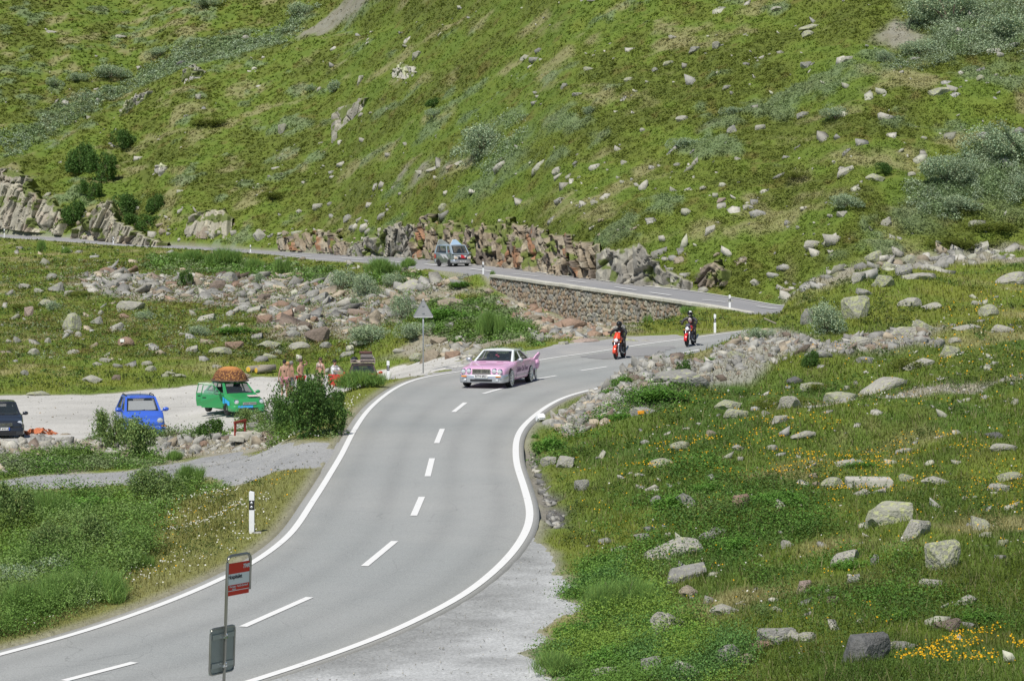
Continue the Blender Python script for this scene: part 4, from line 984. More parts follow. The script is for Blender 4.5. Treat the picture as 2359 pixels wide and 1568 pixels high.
# ------------------------------------------------------------------ retaining wall
M_WALL = vcol_mat("rubble_masonry", .9, 9, .30, .5, 16)
M_COPE = surface_mat("limestone_coping", (.44, .425, .365), (.56, .545, .475), .8, 12, .06, .9, .4)
def wall():
    P = smooth_line(resample([UFW[i] for i in range(8, 15)], .5), 3)
    root = empty("retaining_wall", (P[len(P) // 2][0], P[len(P) // 2][1], gnd(*P[len(P) // 2]) - 2), 0, "long rubble stone retaining wall with pale coping holding up the upper road", "wall")
    s = np.concatenate([[0], np.cumsum(np.linalg.norm(np.diff(P, axis=0), axis=1))])
    ns = int(s[-1] / .055); sv_ = np.linspace(0, s[-1], ns)
    W = np.stack([np.interp(sv_, s, P[:, 0]), np.interp(sv_, s, P[:, 1])], 1)
    outw = offset(W, -1) - W                     # towards the viewer's side
    top = base(offset(W, .3)[:, 0], offset(W, .3)[:, 1]) + .02
    hv = np.linspace(0, 1, 62)
    SS, HH = np.meshgrid(sv_, hv)
    TOP = np.tile(top, (len(hv), 1)); HT_ = 3.6
    Zs = TOP - HH * HT_
    d1, d2, ha, hb, ox, oy = cells(SS / .29, Zs / .33 + SS * .02, 5)
    e1, e2, ga, gb, _, _ = cells(SS / .14, Zs / .14, 8)
    joint = sstep(.02, .16, d2 - d1)
    disp = joint * (.10 + .10 * ha) + joint * (ox * (ha - .5) + oy * (hb - .5)) * .18 + (.5 - e1) * .02
    batter = HH * HT_ * .10
    V = np.stack([W[:, 0] + outw[:, 0] * (disp + batter), W[:, 1] + outw[:, 1] * (disp + batter), Zs], -1)
    pal = np.array([(.30, .27, .22), (.33, .29, .22), (.25, .245, .22), (.31, .24, .165), (.36, .34, .28), (.27, .20, .145), (.22, .20, .175), (.31, .26, .185)])
    c = pal[(ha * 7.99).astype(int)] * (.75 + .5 * hb)[..., None]
    c = mix(C(.09, .08, .065) + 0 * c, c, joint)
    ii = np.arange(SS.size).reshape(SS.shape)
    Qd = np.stack([ii[:-1, :-1], ii[1:, :-1], ii[1:, 1:], ii[:-1, 1:]], -1).reshape(-1, 4)
    f = npmesh("wall_face", V.reshape(-1, 3), Qd, M_WALL, c.reshape(-1, 3))
    f.parent = root; f.matrix_parent_inverse = Matrix.Translation(-root.location)
    a = 0.0; k = 0
    while a < s[-1] + 3.2:
        L_ = 1.15 + .5 * RNG.uniform()
        b = a + L_ - .02
        q = []
        for t in (a, b):
            tt = min(t, s[-1]); x, y = np.interp(tt, s, P[:, 0]), np.interp(tt, s, P[:, 1])
            dirv = (W[-1] - W[-12]); dirv = dirv / np.linalg.norm(dirv)
            if t > s[-1]: x += dirv[0] * (t - s[-1]); y += dirv[1] * (t - s[-1])
            n_ = np.array([np.interp(tt, sv_, outw[:, 0]), np.interp(tt, sv_, outw[:, 1])])
            zt = float(np.interp(tt, sv_, top)) if t <= s[-1] else gnd(x - n_[0] * .4, y - n_[1] * .4) + .03
            q.append((x, y, n_, zt + RNG.normal(0, .008)))
        bm = bmesh.new(); vs = []
        for (x, y, n_, zt) in q:
            for (o_, z_) in ((.27, -.21), (.27, -.01), (-.22, .02), (-.22, -.21)):
                vs.append(bm.verts.new((x + n_[0] * o_, y + n_[1] * o_, zt + z_ + .02)))
        for fc in ((0, 1, 5, 4), (1, 2, 6, 5), (2, 3, 7, 6), (3, 0, 4, 7), (3, 2, 1, 0), (4, 5, 6, 7)): bm.faces.new([vs[i] for i in fc])
        bmesh.ops.recalc_face_normals(bm, faces=bm.faces)
        bmesh.ops.bevel(bm, geom=list(bm.edges), offset=.022, segments=1, affect='EDGES')
        me = bpy.data.meshes.new("coping_stone"); bm.to_mesh(me); bm.free(); me.materials.append(M_COPE)
        o = bpy.data.objects.new("coping_stone", me); COL.objects.link(o); o.parent = root; o.matrix_parent_inverse = Matrix.Translation(-root.location)
        a += L_; k += 1
wall()

# ------------------------------------------------------------------ rock faces of the road cutting and outcrops on the hill
PAL_C = {'tan': [(.36, .32, .25), (.34, .30, .24), (.44, .40, .32), (.30, .26, .20), (.40, .25, .15), (.24, .22, .19)],
         'pale': [(.37, .33, .265), (.33, .31, .25), (.40, .375, .29), (.31, .26, .20)], 'grey': [(.30, .285, .24), (.34, .325, .27), (.26, .245, .21), (.37, .35, .29)],
         'dark': [(.24, .20, .15), (.14, .12, .10), (.29, .245, .18), (.28, .23, .165), (.33, .29, .22), (.18, .15, .12), (.30, .165, .095), (.25, .21, .16)],
         'lich': [(.44, .46, .30), (.40, .39, .33), (.34, .33, .30)]}
def cliff(label, pts, tone='tan', depth=1.6, seed=1, slant=.0, cw=1.3, chh=1.7, dmin=140, dispk=1.0, group=None):
    """pts: (x, y_base, height in survey pixels) along the foot"""
    P = [hit(x, y, dmin) for x, y, h in pts]
    H = [h * p.y / F for (x, y, h), p in zip(pts, P)]
    s = np.concatenate([[0], np.cumsum([max(.3, abs(P[i + 1].x - P[i].x) + .25 * abs(P[i + 1].y - P[i].y)) for i in range(len(P) - 1)])])
    # measure along the image plane, so that facets keep a natural width
    n = max(12, int(s[-1] / .085)); m = max(12, int(max(H) / .085))
    sv_ = np.linspace(0, s[-1], n); vv = np.linspace(0, 1, m)
    bx = np.interp(sv_, s, [p.x for p in P]); by = np.interp(sv_, s, [p.y for p in P]) + 1.1 * dispk * (dmin > 100)
    bz = base(bx, by) - .3
    hh = np.interp(sv_, s, H) + .3
    jag = (fbm(sv_ / .9 + seed * 7, sv_ * 0 + seed, seed, 3) - .5) * 2
    hh = np.maximum(.2, hh * (.92 + .10 * jag * sstep(0, 2, hh) + .12 * (cells(sv_ / .8 + seed, sv_ * 0, seed)[2] - .5)))
    SS, VV = np.meshgrid(sv_, vv)
    Hm = VV * hh
    q = SS + Hm * slant
    wq = q + (fbm(q / .8, Hm / 1.5, seed + 60, 3) - .5) * .25 + Hm * .12 * np.sin(q * .7 + seed)
    d1, d2, ha, hb, ox, oy = cells(wq / cw + seed * 3.1, Hm / chh + seed + wq * .15, seed)
    e1, e2, ga, gb, ex, ey = cells(wq / (cw * .33) + seed, Hm / (chh * .42), seed + 3)
    f1, f2, ia, ib, fx_, fy_ = cells(q / (cw * 2.7) + seed * 1.7, Hm / (chh * 3.0), seed + 6)
    endf = sstep(0, .5, SS) * sstep(0, .5, s[-1] - SS)
    disp = dispk * (.70 * ia + .62 * ha + (ox * (ha - .5) * 1.9 + oy * (hb - .35) * 1.3) + .34 * ga + (ex * (gb - .5) * 1.2 + ey * (ga - .5)) * .7 + (fbm(q / .2, Hm / .35, seed + 40, 3) - .5) * .10)
    disp -= .75 * dispk * (1 - sstep(.0, .13, d2 - d1)) * sstep(.3, .6, hb) + .70 * dispk * (1 - sstep(0, .09, f2 - f1))
    disp = disp * endf
    back = Hm * .34 + (1 - endf) * .8
    ang = fbm(SS / 5, SS * 0, seed + 9, 2) - .5
    X = bx + disp * (-.45 + ang * .3); Y = by - disp * .85 + back; Z = bz + Hm
    # cap running back into the hill
    Xc = np.stack([X[-1] + .1, X[-1] + .3]); Yc = np.stack([Y[-1] + depth * .6, Y[-1] + depth * 2.0]); Zc = np.stack([Z[-1] + .12, Z[-1] - .9])
    X = np.concatenate([X, Xc]); Y = np.concatenate([Y, Yc]); Z = np.concatenate([Z, Zc])
    pal = np.array(PAL_C[tone]); hq = np.clip(.55 * ha + .45 * fbm(SS / 2.2, Hm / 2.0, seed + 50, 3) * 1.6 - .1, 0, .999); c = pal[(hq * len(pal)).astype(int)] * (.80 + .35 * gb)[..., None]
    st = fbm(q / .25, Hm / 2.5, seed + 20, 3)[..., None]; c = c * (.75 + .5 * st)
    gr = sstep(.60, .66, fbm(SS / 1.1, Hm / .8, seed + 30, 3) + .10 * (VV - .5)); c = mix(c, C(.13, .17, .035) + 0 * c, gr * .9); disp = disp * (1 - .3 * gr)
    c = np.concatenate([c, c[-1:] * .0 + C(.16, .18, .05), c[-1:] * .0 + C(.16, .18, .05)])
    ii = np.arange(X.size).reshape(X.shape)
    Qd = np.stack([ii[:-1, :-1], ii[:-1, 1:], ii[1:, 1:], ii[1:, :-1]], -1).reshape(-1, 4)
    return tag(npmesh("rock_outcrop", np.stack([X, Y, Z], -1).reshape(-1, 3), Qd, M_ROCKV, c.reshape(-1, 3)), label, "rock outcrop", group)
RG = "rock faces behind the upper road"
cliff("tall pale cliff at the far left end of the upper road", [(-60, 538, 120), (0, 539, 140), (45, 541, 135), (80, 543, 90), (120, 545, 75), (150, 548, 30)], 'pale', 2, 1, -.5, 1.6, 4.5, group=RG)
cliff("pale leaning rock spike between two dark green bushes left of the road", [(165, 549, 6), (200, 553, 48), (232, 557, 105), (248, 558, 112), (262, 560, 60), (335, 566, 20), (380, 568, 8)], 'pale', 2, 2, -.6, 1.2, 3.5, group=RG)
cliff("smooth pale domed slab standing above the upper road", [(424, 549, 22), (440, 551, 46), (475, 551, 62), (510, 552, 70), (530, 552, 40)], 'pale', 2, 3, -.25, 2.2, 5, dispk=.6, group=RG)
cliff("low dark-streaked rock face left of the camper van", [(640, 575, 16), (690, 578, 34), (730, 581, 44), (768, 584, 42), (808, 588, 24)], 'dark', 1.5, 4, .2, 1.1, 2.4, group=RG)
cliff("pale slabby rock face just left of the minivan", [(800, 590, 14), (850, 591, 44), (885, 592, 70), (930, 594, 82), (962, 597, 88)], 'grey', 1.6, 5, -.2, 1.3, 2.0, group=RG)
cliff("long jagged brown and rust cliff behind the minivan and above the stone wall", [(948, 596, 80), (990, 598, 94), (1040, 602, 92), (1085, 608, 94), (1130, 613, 104), (1170, 616, 110), (1220, 623, 112), (1255, 628, 100), (1300, 635, 92), (1345, 641, 88), (1385, 646, 74)], 'dark', 1.8, 6, .18, .8, 1.9, dispk=1.15, group=RG)
cliff("grey leaning slab face above the stone wall's right half", [(1375, 645, 62), (1410, 648, 74), (1450, 653, 90), (1480, 657, 98), (1505, 660, 84), (1530, 663, 44), (1575, 669, 30), (1600, 672, 20)], 'grey', 1.6, 8, -.3, 1.6, 2.4, dispk=.7, group=RG)
cliff("small dark ridged outcrop right of the grey slab face", [(1600, 664, 14), (1630, 664, 40), (1660, 660, 52), (1690, 660, 24)], 'dark', 1.2, 9, -.6, .8, 1.6, dispk=.7, group=RG)
HG = "bedrock outcrops on the hillside"
cliff("pale outcrop with dark cap, upper left hillside", [(412, 203, 18), (425, 201, 36), (450, 199, 48), (468, 196, 30)], 'lich', 1.2, 11, -.3, 1.0, 2.2, group=HG)
cliff("stepped pale outcrop above the two round dark bushes", [(272, 292, 26), (290, 285, 50), (315, 262, 40), (335, 246, 26), (352, 232, 18)], 'lich', 1.2, 12, -.5, 1.0, 2.2, group=HG)
cliff("big grey slab outcrop in the middle of the hillside", [(762, 322, 52), (778, 312, 62), (805, 290, 52), (838, 262, 34), (850, 240, 14)], 'grey', 1.4, 13, -.2, 2.4, 4, dispk=.6, group=HG)
cliff("pale outcrop near the hillside centre, right of the big slab", [(905, 185, 18), (925, 182, 30), (955, 186, 26), (968, 190, 10)], 'lich', 1.2, 14, .2, 1.0, 2, group=HG)
cliff("tiny white rock rib on the hillside above the scree", [(357, 411, 14), (372, 411, 28), (386, 410, 16)], 'lich', 1, 15, 0, .8, 1.8, group=HG)

# ------------------------------------------------------------------ shrubs and tall plants
KINDS = {'alder': dict(col=(.085, .165, .035), n=3800, leaf=.075, flat=.5, lob=11), 'willow': dict(col=(.330, .415, .255), n=3400, leaf=.065, flat=.5, lob=13),
         'osier': dict(col=(.190, .275, .085), n=3400, leaf=.070, flat=.4, lob=12), 'forb': dict(col=(.135, .285, .045), n=2600, leaf=.090, flat=1.2, lob=16),
         'juniper': dict(col=(.150, .185, .032), n=3200, leaf=.060, flat=.4, lob=18), 'herb': dict(col=(.20, .33, .08), n=2600, leaf=.080, flat=.1, lob=12)}
BARK = plain("bark", (.16, .12, .09), .9, noise=.3)
LEAFM, STEMM = {}, {}
def shrub_mesh(kind, i, dens):
    key = (kind, i, dens)
    if key in LEAFM: return LEAFM[key]
    K = KINDS[kind]; r = np.random.default_rng(900 + i * 13 + len(kind) * 5 + dens)
    low = kind in ('forb', 'juniper')
    L = []
    for _ in range(K['lob']):
        a = r.uniform(0, 6.28); d = math.sqrt(r.uniform(0, 1)) * .72
        top = math.sqrt(max(0, 1 - (d / 1.0) ** 2))
        L.append((math.cos(a) * d, math.sin(a) * d, r.uniform(.22, .75) * top if not low else .3 * top, r.uniform(.20, .36)))
    L.append((0, 0, .45, .42))
    n = int(K['n'] * (1.0 if dens == 0 else 2.2 if dens == 1 else 4.0)); li = r.integers(0, len(L), n)
    Lc = np.array(L)[li]
    N = r.normal(0, 1, (n, 3)); N /= np.linalg.norm(N, axis=1)[:, None]
    P = Lc[:, :3] + N * (Lc[:, 3] * r.uniform(.72, 1.06, n))[:, None]
    P[:, 2] = np.maximum(P[:, 2], .0) + r.uniform(0, .05, n)
    # stray shoots
    k = int(n * .11); P[:k] = Lc[:k, :3] * 1.0 + N[:k] * (Lc[:k, 3] * r.uniform(1.0, 1.6, k) ** 1.0)[:, None]; P[:k, 2] = np.abs(P[:k, 2])
    gm = vnoise(P[:, 0] * 5 + P[:, 2] * 3 + i * 9, P[:, 1] * 5 - P[:, 2] * 4, 400 + i) > .30; P = P[gm]; li = li[gm]; n = len(P)
    leaf = K['leaf'] * (1 if dens == 0 else .68 if dens == 1 else .5)
    if kind == 'herb':
        V, Q_, c_ = tri_blades(P * C(1, 1, .55), np.full(n, .30) * r.uniform(.5, 1.3, n), np.full(n, leaf * .34), np.ones((n, 3)), .5)
    else:
        V1, Q1, c1 = tri_leaves(P, np.full(n, leaf) * r.uniform(.6, 1.4, n), np.ones((n, 3)), K['flat'])
        V, Q_, c_ = V1, Q1, c1
    tone = (r.uniform(.62, 1.45, n) * (1 + .25 * (r.uniform(0, 1, len(L))[li] - .5)))
    hue = C(1, 1, 1) + r.normal(0, .06, (n, 1)) * C(1.4, .2, -.5)
    c = np.repeat(np.array(K['col']) * tone[:, None] * hue, 3, 0)
    me = bpy.data.meshes.new("foliage")
    tmp = npmesh("foliage", V, Q_, M_PLANT, c); me = tmp.data; bpy.data.objects.remove(tmp)
    # stems
    bm = bmesh.new()
    for j in range(9 if not low else 6):
        l = L[r.integers(0, len(L))]
        p0 = Vector((r.uniform(-.08, .08), r.uniform(-.08, .08), -.12)); p1 = Vector((l[0] * .9, l[1] * .9, l[2] + l[3] * .5)); pm = (p0 + p1) * .5 + Vector((0, 0, .12))
        tube_bm(bm, [p0, pm, p1], [.022, .014, .005], 5)
    ms = bpy.data.meshes.new("stem"); bm.to_mesh(ms); bm.free(); ms.materials.append(BARK)
    LEAFM[key] = (me, ms)
    return LEAFM[key]

def tube_bm(bm, pts, rad, n=8, cap=True):
    rings = []
    for i, p in enumerate(pts):
        p = Vector(p)
        a = Vector(pts[max(i - 1, 0)]); b = Vector(pts[min(i + 1, len(pts) - 1)])
        d = (b - a).normalized(); u = d.cross(Vector((0, 0, 1)))
        if u.length < .05: u = d.cross(Vector((1, 0, 0)))
        u.normalize(); v = d.cross(u)
        r = rad[i] if hasattr(rad, '__len__') else rad
        rings.append([bm.verts.new(p + (u * math.cos(2 * math.pi * k / n) + v * math.sin(2 * math.pi * k / n)) * r) for k in range(n)])
    for a, b in zip(rings[:-1], rings[1:]):
        for k in range(n): bm.faces.new((a[k], a[(k + 1) % n], b[(k + 1) % n], b[k]))
    if cap: bm.faces.new(rings[0][::-1]); bm.faces.new(rings[-1])

NAMES = {'alder': ("green_bush", "bush"), 'willow': ("willow_bush", "bush"), 'osier': ("leafy_shrub", "shrub"), 'forb': ("broadleaf_herbs", "plants"), 'juniper': ("juniper_mat", "shrub"), 'herb': ("tall_herbs", "plants")}
SH = 0
def shrub(kind, x, y, w, h, label, group=None, dmin=30, stretch=1.0, d=None):
    """x: centre, y: foot line, w, h in survey pixels"""
    global SH
    p = hit(x, y, dmin) if d is None else at(x, d)
    s = F / p.y
    dens = 0 if w < 60 else 1 if w < 170 else 2
    fo, st = shrub_mesh(kind, SH % 3, dens); SH += 1
    W, H = w / s / 2 / .98, h / s / (.95 if kind != 'herb' else .72)
    if kind in ('forb', 'juniper'): H = max(H * .8, .25)
    dp = min(W * stretch, 3.2 if w > 120 else W)
    nm, cat = NAMES[kind]
    yc = p.y + dp * .5
    zc = min(gtop(p.x, yc), gtop(p.x, p.y) + .35 * H)
    root = empty(nm, (p.x, yc, zc - .05), 0, label, cat, group)
    for me, nme in ((fo, "foliage"), (st, "stem")):
        o = bpy.data.objects.new(nme, me); COL.objects.link(o); o.parent = root; o.scale = (W, dp, H); o.rotation_euler = (0, 0, 0)
    return root
GL, GY_, GB, GHL, GM, GR = "shrubs left of the road", "shrubs around the gravel yard", "plants on the bank under the upper road", "bushes on the far hillside", "plants on the mound and rubble", "broad-leaved plants on the near right slope"
shrub('alder', 712, 1008, 190, 148, "large dark green bush between the gravel yard and the bend", GY_)
shrub('alder', 700, 965, 56, 120, "tall narrow leafy shoot rising from the big green bush", GY_, d=97)
shrub('alder', 645, 1006, 100, 88, "low dark green bush beside the concrete ledge", GY_)
shrub('alder', 765, 960, 90, 62, "dark green bush at the right foot of the big one", GY_)
shrub('osier', 250, 1052, 100, 100, "leggy green shrub left of the blue car", GY_)
shrub('osier', 310, 1062, 120, 92, "green shrub growing right in front of the blue car", GY_)
shrub('alder', 480, 1022, 100, 52, "low dark green bush between the blue and green cars", GY_)
shrub('osier', 580, 985, 100, 56, "green shrub in front of the green car's bonnet", GY_)
shrub('herb', 838, 897, 130, 42, "long bright green grass tussock in front of the red car", GY_)
shrub('herb', 400, 1062, 44, 28, "small green herb clump on the rubble beside the path", GY_)
shrub('herb', 150, 1075, 120, 22, "low green herbs at the foot of the rubble bank", GY_)
shrub('osier', 340, 1172, 175, 88, "rounded grey-green shrub just below the gravel path", GL)
shrub('herb', 435, 1118, 80, 46, "tall dark herb clump at the path's lower edge", GL)
shrub('osier', 25, 1235, 120, 120, "dull green shrub cut by the photo's left edge, below the path", GL)
shrub('herb', 115, 1200, 110, 62, "tall bright herbs right of the shrub at the left edge", GL)
shrub('forb', 205, 1185, 130, 60, "bright green leafy herbs between two shrubs below the path", GL)
shrub('osier', 230, 1315, 170, 110, "olive shrub with dry twigs in the verge thicket", GL)
shrub('osier', 110, 1330, 170, 105, "yellowish green shrub in the middle of the verge thicket", GL)
shrub('willow', 120, 1350, 160, 60, "grey-leaved willow low in the verge thicket", GL)
shrub('willow', 20, 1390, 120, 80, "grey-green willow at the left edge under the thicket", GL)
shrub('herb', 185, 1400, 220, 80, "wide band of feathery green herbs below the verge thicket", GL)
shrub('herb', 60, 1430, 160, 80, "dark green herbs at lower left near the road's verge", GL)
shrub('herb', 300, 1330, 110, 50, "bright green herbs trailing right of the verge thicket", GL)
# bank
for (k, x, y, w, h, lab) in [('herb', 95, 585, 22, 34, "small dark green herb column beside the far upper road"), ('herb', 150, 588, 26, 18, "low herb tuft on the bank at far left"), ('herb', 445, 612, 80, 34, "left tall herb clump on the upper road's verge"),
        ('herb', 520, 618, 95, 42, "broad tall herb clump on the upper road's verge"), ('herb', 400, 600, 50, 20, "short herb tuft at the upper road's verge"), ('herb', 650, 640, 46, 46, "upright herb clump above the scree's middle"), ('herb', 585, 628, 46, 34, "herb clump above the brown boulder"),
        ('willow', 596, 660, 34, 28, "small grey willow ball above the scree"), ('alder', 425, 668, 42, 40, "dark round bush left of the brown boulder"), ('willow', 790, 672, 90, 50, "grey willow at the scree's upper right"), ('willow', 838, 690, 82, 58, "rounded grey willow hanging over the scree"),
        ('herb', 880, 640, 90, 42, "dark green herbs on the verge left of the van"), ('willow', 905, 668, 70, 34, "grey willow above the pale slab"), ('herb', 940, 625, 40, 26, "green herb tuft nearest the van"), ('willow', 815, 713, 36, 22, "small willow ball in the scree"),
        ('willow', 925, 745, 74, 64, "grey willow left of the triangular sign"), ('willow', 850, 802, 150, 44, "wide grey willow mat above the red car"), ('willow', 950, 790, 110, 40, "grey willow behind the sign's pole"), ('forb', 1020, 745, 110, 44, "bright green leafy herbs right of the triangular sign"),
        ('herb', 1130, 790, 76, 66, "tall green herbs above the pink car's roof"), ('willow', 1155, 822, 110, 34, "grey willow mat right behind the pink car"), ('forb', 1060, 670, 60, 24, "green herbs below the left end of the wall"), ('herb', 1200, 770, 60, 24, "green herbs between the red rocks and the wall"),
        ('forb', 1310, 785, 50, 16, "green herbs under the rust-red rock"), ('herb', 1135, 648, 14, 22, "dark tuft against the coping's left end"), ('herb', 1500, 745, 40, 22, "green tuft at the wall's foot behind the first motorcycle"), ('herb', 1590, 726, 50, 20, "green tuft under the coping's right end"),
        ('willow', 330, 742, 60, 22, "low willow mat in the meadow left of the scree"), ('willow', 455, 778, 70, 26, "low grey willow mat in the heath meadow"), ('willow', 120, 722, 40, 26, "willow tuft against a lichened boulder"), ('juniper', 545, 750, 90, 26, "dark heather mat below the scree"), ('juniper', 180, 690, 80, 22, "brownish heather mat on the left bank"), ('juniper', 45, 720, 90, 26, "brownish heather mat near the left edge"), ('forb', 540, 775, 120, 26, "bright green herbs under the scree's left lobe")]:
    shrub(k, x, y, w, h, lab, GB)
# far hillside
for (k, x, y, w, h, lab) in [('alder', 180, 406, 98, 74, "round dark green bush, left of the hillside pair"), ('alder', 228, 430, 92, 74, "round dark green bush, right of the hillside pair"), ('alder', 282, 342, 82, 46, "dark green bush above the round pair"),
        ('alder', 165, 532, 84, 58, "dark green bush between cliff and rock spike"), ('alder', 205, 470, 70, 44, "green bush above the rock spike"), ('alder', 290, 512, 100, 50, "big dark bush right of the rock spike"), ('alder', 355, 505, 62, 44, "dark bush next to the domed slab"), ('alder', 320, 548, 120, 42, "dark bush touching the upper road's far side"),
        ('willow', 40, 455, 30, 34, "small willow on the left cliff"), ('willow', 1110, 386, 142, 74, "large grey-green willow in the middle of the hillside"), ('willow', 770, 222, 44, 30, "small grey willow above the big slab"), ('willow', 720, 220, 40, 16, "low pale willow on the central hillside"),
        ('willow', 250, 190, 120, 32, "long grey willow on the upper left hill"), ('willow', 175, 195, 60, 22, "grey willow at the left end of the long one"), ('willow', 125, 212, 46, 22, "small grey willow high at far left"), ('willow', 690, 45, 90, 34, "grey willow beside the dirt gully"), ('willow', 470, 32, 80, 22, "grey willow near the top edge at left"),
        ('willow', 370, 140, 80, 22, "grey willow below the top-left scree"), ('willow', 2200, 62, 230, 84, "huge grey-green willow thicket at the top right corner"), ('willow', 2320, 110, 150, 60, "grey willow thicket cut by the right edge near the top"), ('willow', 2130, 140, 130, 40, "grey willow below the rock pile at top right"),
        ('willow', 2040, 155, 60, 30, "willow left of the top-right thickets"), ('willow', 2300, 400, 190, 80, "large willow bank at the right edge of the hillside"), ('willow', 2190, 455, 170, 66, "large willow bank climbing the right hillside"), ('willow', 2210, 500, 130, 40, "willow mat under the large right bank"), ('willow', 2350, 450, 60, 44, "willow at right edge beneath the large bank"),
        ('alder', 2040, 420, 60, 26, "green leaves over a pale boulder on the right hillside"), ('willow', 1950, 520, 100, 34, "grey willow above the boulder band on the right"), ('willow', 1690, 280, 80, 22, "low willow right of the hillside middle"), ('willow', 1930, 300, 100, 28, "low willow in the right upper hillside"),
        ('willow', 1360, 270, 46, 20, "small willow tuft in the hillside centre right"), ('willow', 1580, 370, 110, 30, "wide low willow in the centre right hillside"), ('willow', 1000, 290, 60, 22, "small willow right of the big slab"), ('alder', 1000, 260, 60, 22, "dark low bush upper centre of the hillside"),
        ('juniper', 2230, 585, 190, 40, "red-flowered heather mat above the boulder band"), ('juniper', 2290, 540, 150, 34, "olive heather mat at the right edge"), ('juniper', 1850, 440, 110, 26, "olive heather mat on the right hillside"), ('juniper', 640, 480, 130, 26, "olive heather mat above the domed slab"), ('juniper', 480, 300, 120, 26, "olive heather mat on the left hillside")]:
    shrub(k, x, y, w, h, lab, GHL, dmin=140)
# mound, rubble, near slope
for (k, x, y, w, h, lab) in [('willow', 1905, 770, 110, 78, "domed willow against the big lichened boulder"), ('willow', 1745, 797, 84, 32, "low willow at the road's edge on the mound"), ('juniper', 1850, 720, 90, 30, "olive heather on the mound's crest"), ('alder', 1870, 858, 60, 42, "dark green leafy clump in the rubble"),
        ('forb', 1440, 905, 66, 40, "bright green leaves on the rubble's left shoulder"), ('forb', 1410, 930, 60, 34, "green leaves lower on the rubble's left shoulder"), ('alder', 1575, 880, 44, 42, "green leaves on the rubble's crest"), ('forb', 1640, 852, 40, 18, "small leafy tuft at the rubble's crest"),
        ('forb', 1515, 958, 150, 38, "broad band of dark green leaves under the big grey boulder"), ('forb', 1430, 985, 110, 34, "leafy green band beside the orange-marked boulder"), ('forb', 1270, 1040, 90, 58, "green broad-leaved clump at the bend's inner edge"), ('juniper', 1820, 940, 220, 50, "wide dark juniper mat on the right slope"),
        ('juniper', 2110, 868, 150, 44, "juniper mat above the footpath"), ('juniper', 1890, 895, 90, 30, "small juniper mat above the leaning boulder"), ('herb', 1700, 905, 60, 22, "dark grass tussock under the rubble"), ('forb', 1235, 1010, 26, 14, "tuft of green at the white line in the bend")]:
    shrub(k, x, y, w, h, lab, GM)
for (k, x, y, w, h, lab) in [('forb', 1560, 1190, 110, 60, "leafy clump left of the leaning grey slab"), ('forb', 1640, 1130, 110, 44, "leafy clump above the leaning grey slab"), ('forb', 1700, 1268, 110, 62, "dark leafy clump below the rust-red pointed rock"), ('forb', 1800, 1190, 180, 52, "wide leafy patch right of the rust-red pointed rock"),
        ('forb', 1985, 1082, 90, 22, "leaves growing over the concrete slab"), ('forb', 1965, 1322, 100, 38, "leafy clump under the pale block"), ('forb', 1400, 1330, 120, 40, "leafy patch at the slope's foot by the gravel"), ('herb', 1440, 1440, 190, 100, "large mass of fine green weeds beside the gravel"),
        ('forb', 1330, 1470, 120, 60, "bright leafy weeds spilling onto the gravel"), ('herb', 1290, 1560, 130, 60, "green weeds at the bottom edge by the gravel"), ('forb', 1420, 1540, 190, 70, "broad leafy weeds at the photo's bottom edge"), ('forb', 1600, 1500, 150, 60, "leafy weeds around the pale bottom boulders"),
        ('forb', 2080, 1460, 110, 34, "low leaves left of the brown slab"), ('forb', 2250, 1440, 130, 40, "low leaves right of the brown slab"), ('forb', 1900, 1395, 90, 26, "low leaves below the pink stone"), ('forb', 1510, 1080, 60, 22, "small leafy patch in the long grass"), ('osier', 1760, 1480, 60, 36, "small shrub above the rust slab")]:
    shrub(k, x, y, w, h, lab, GR)

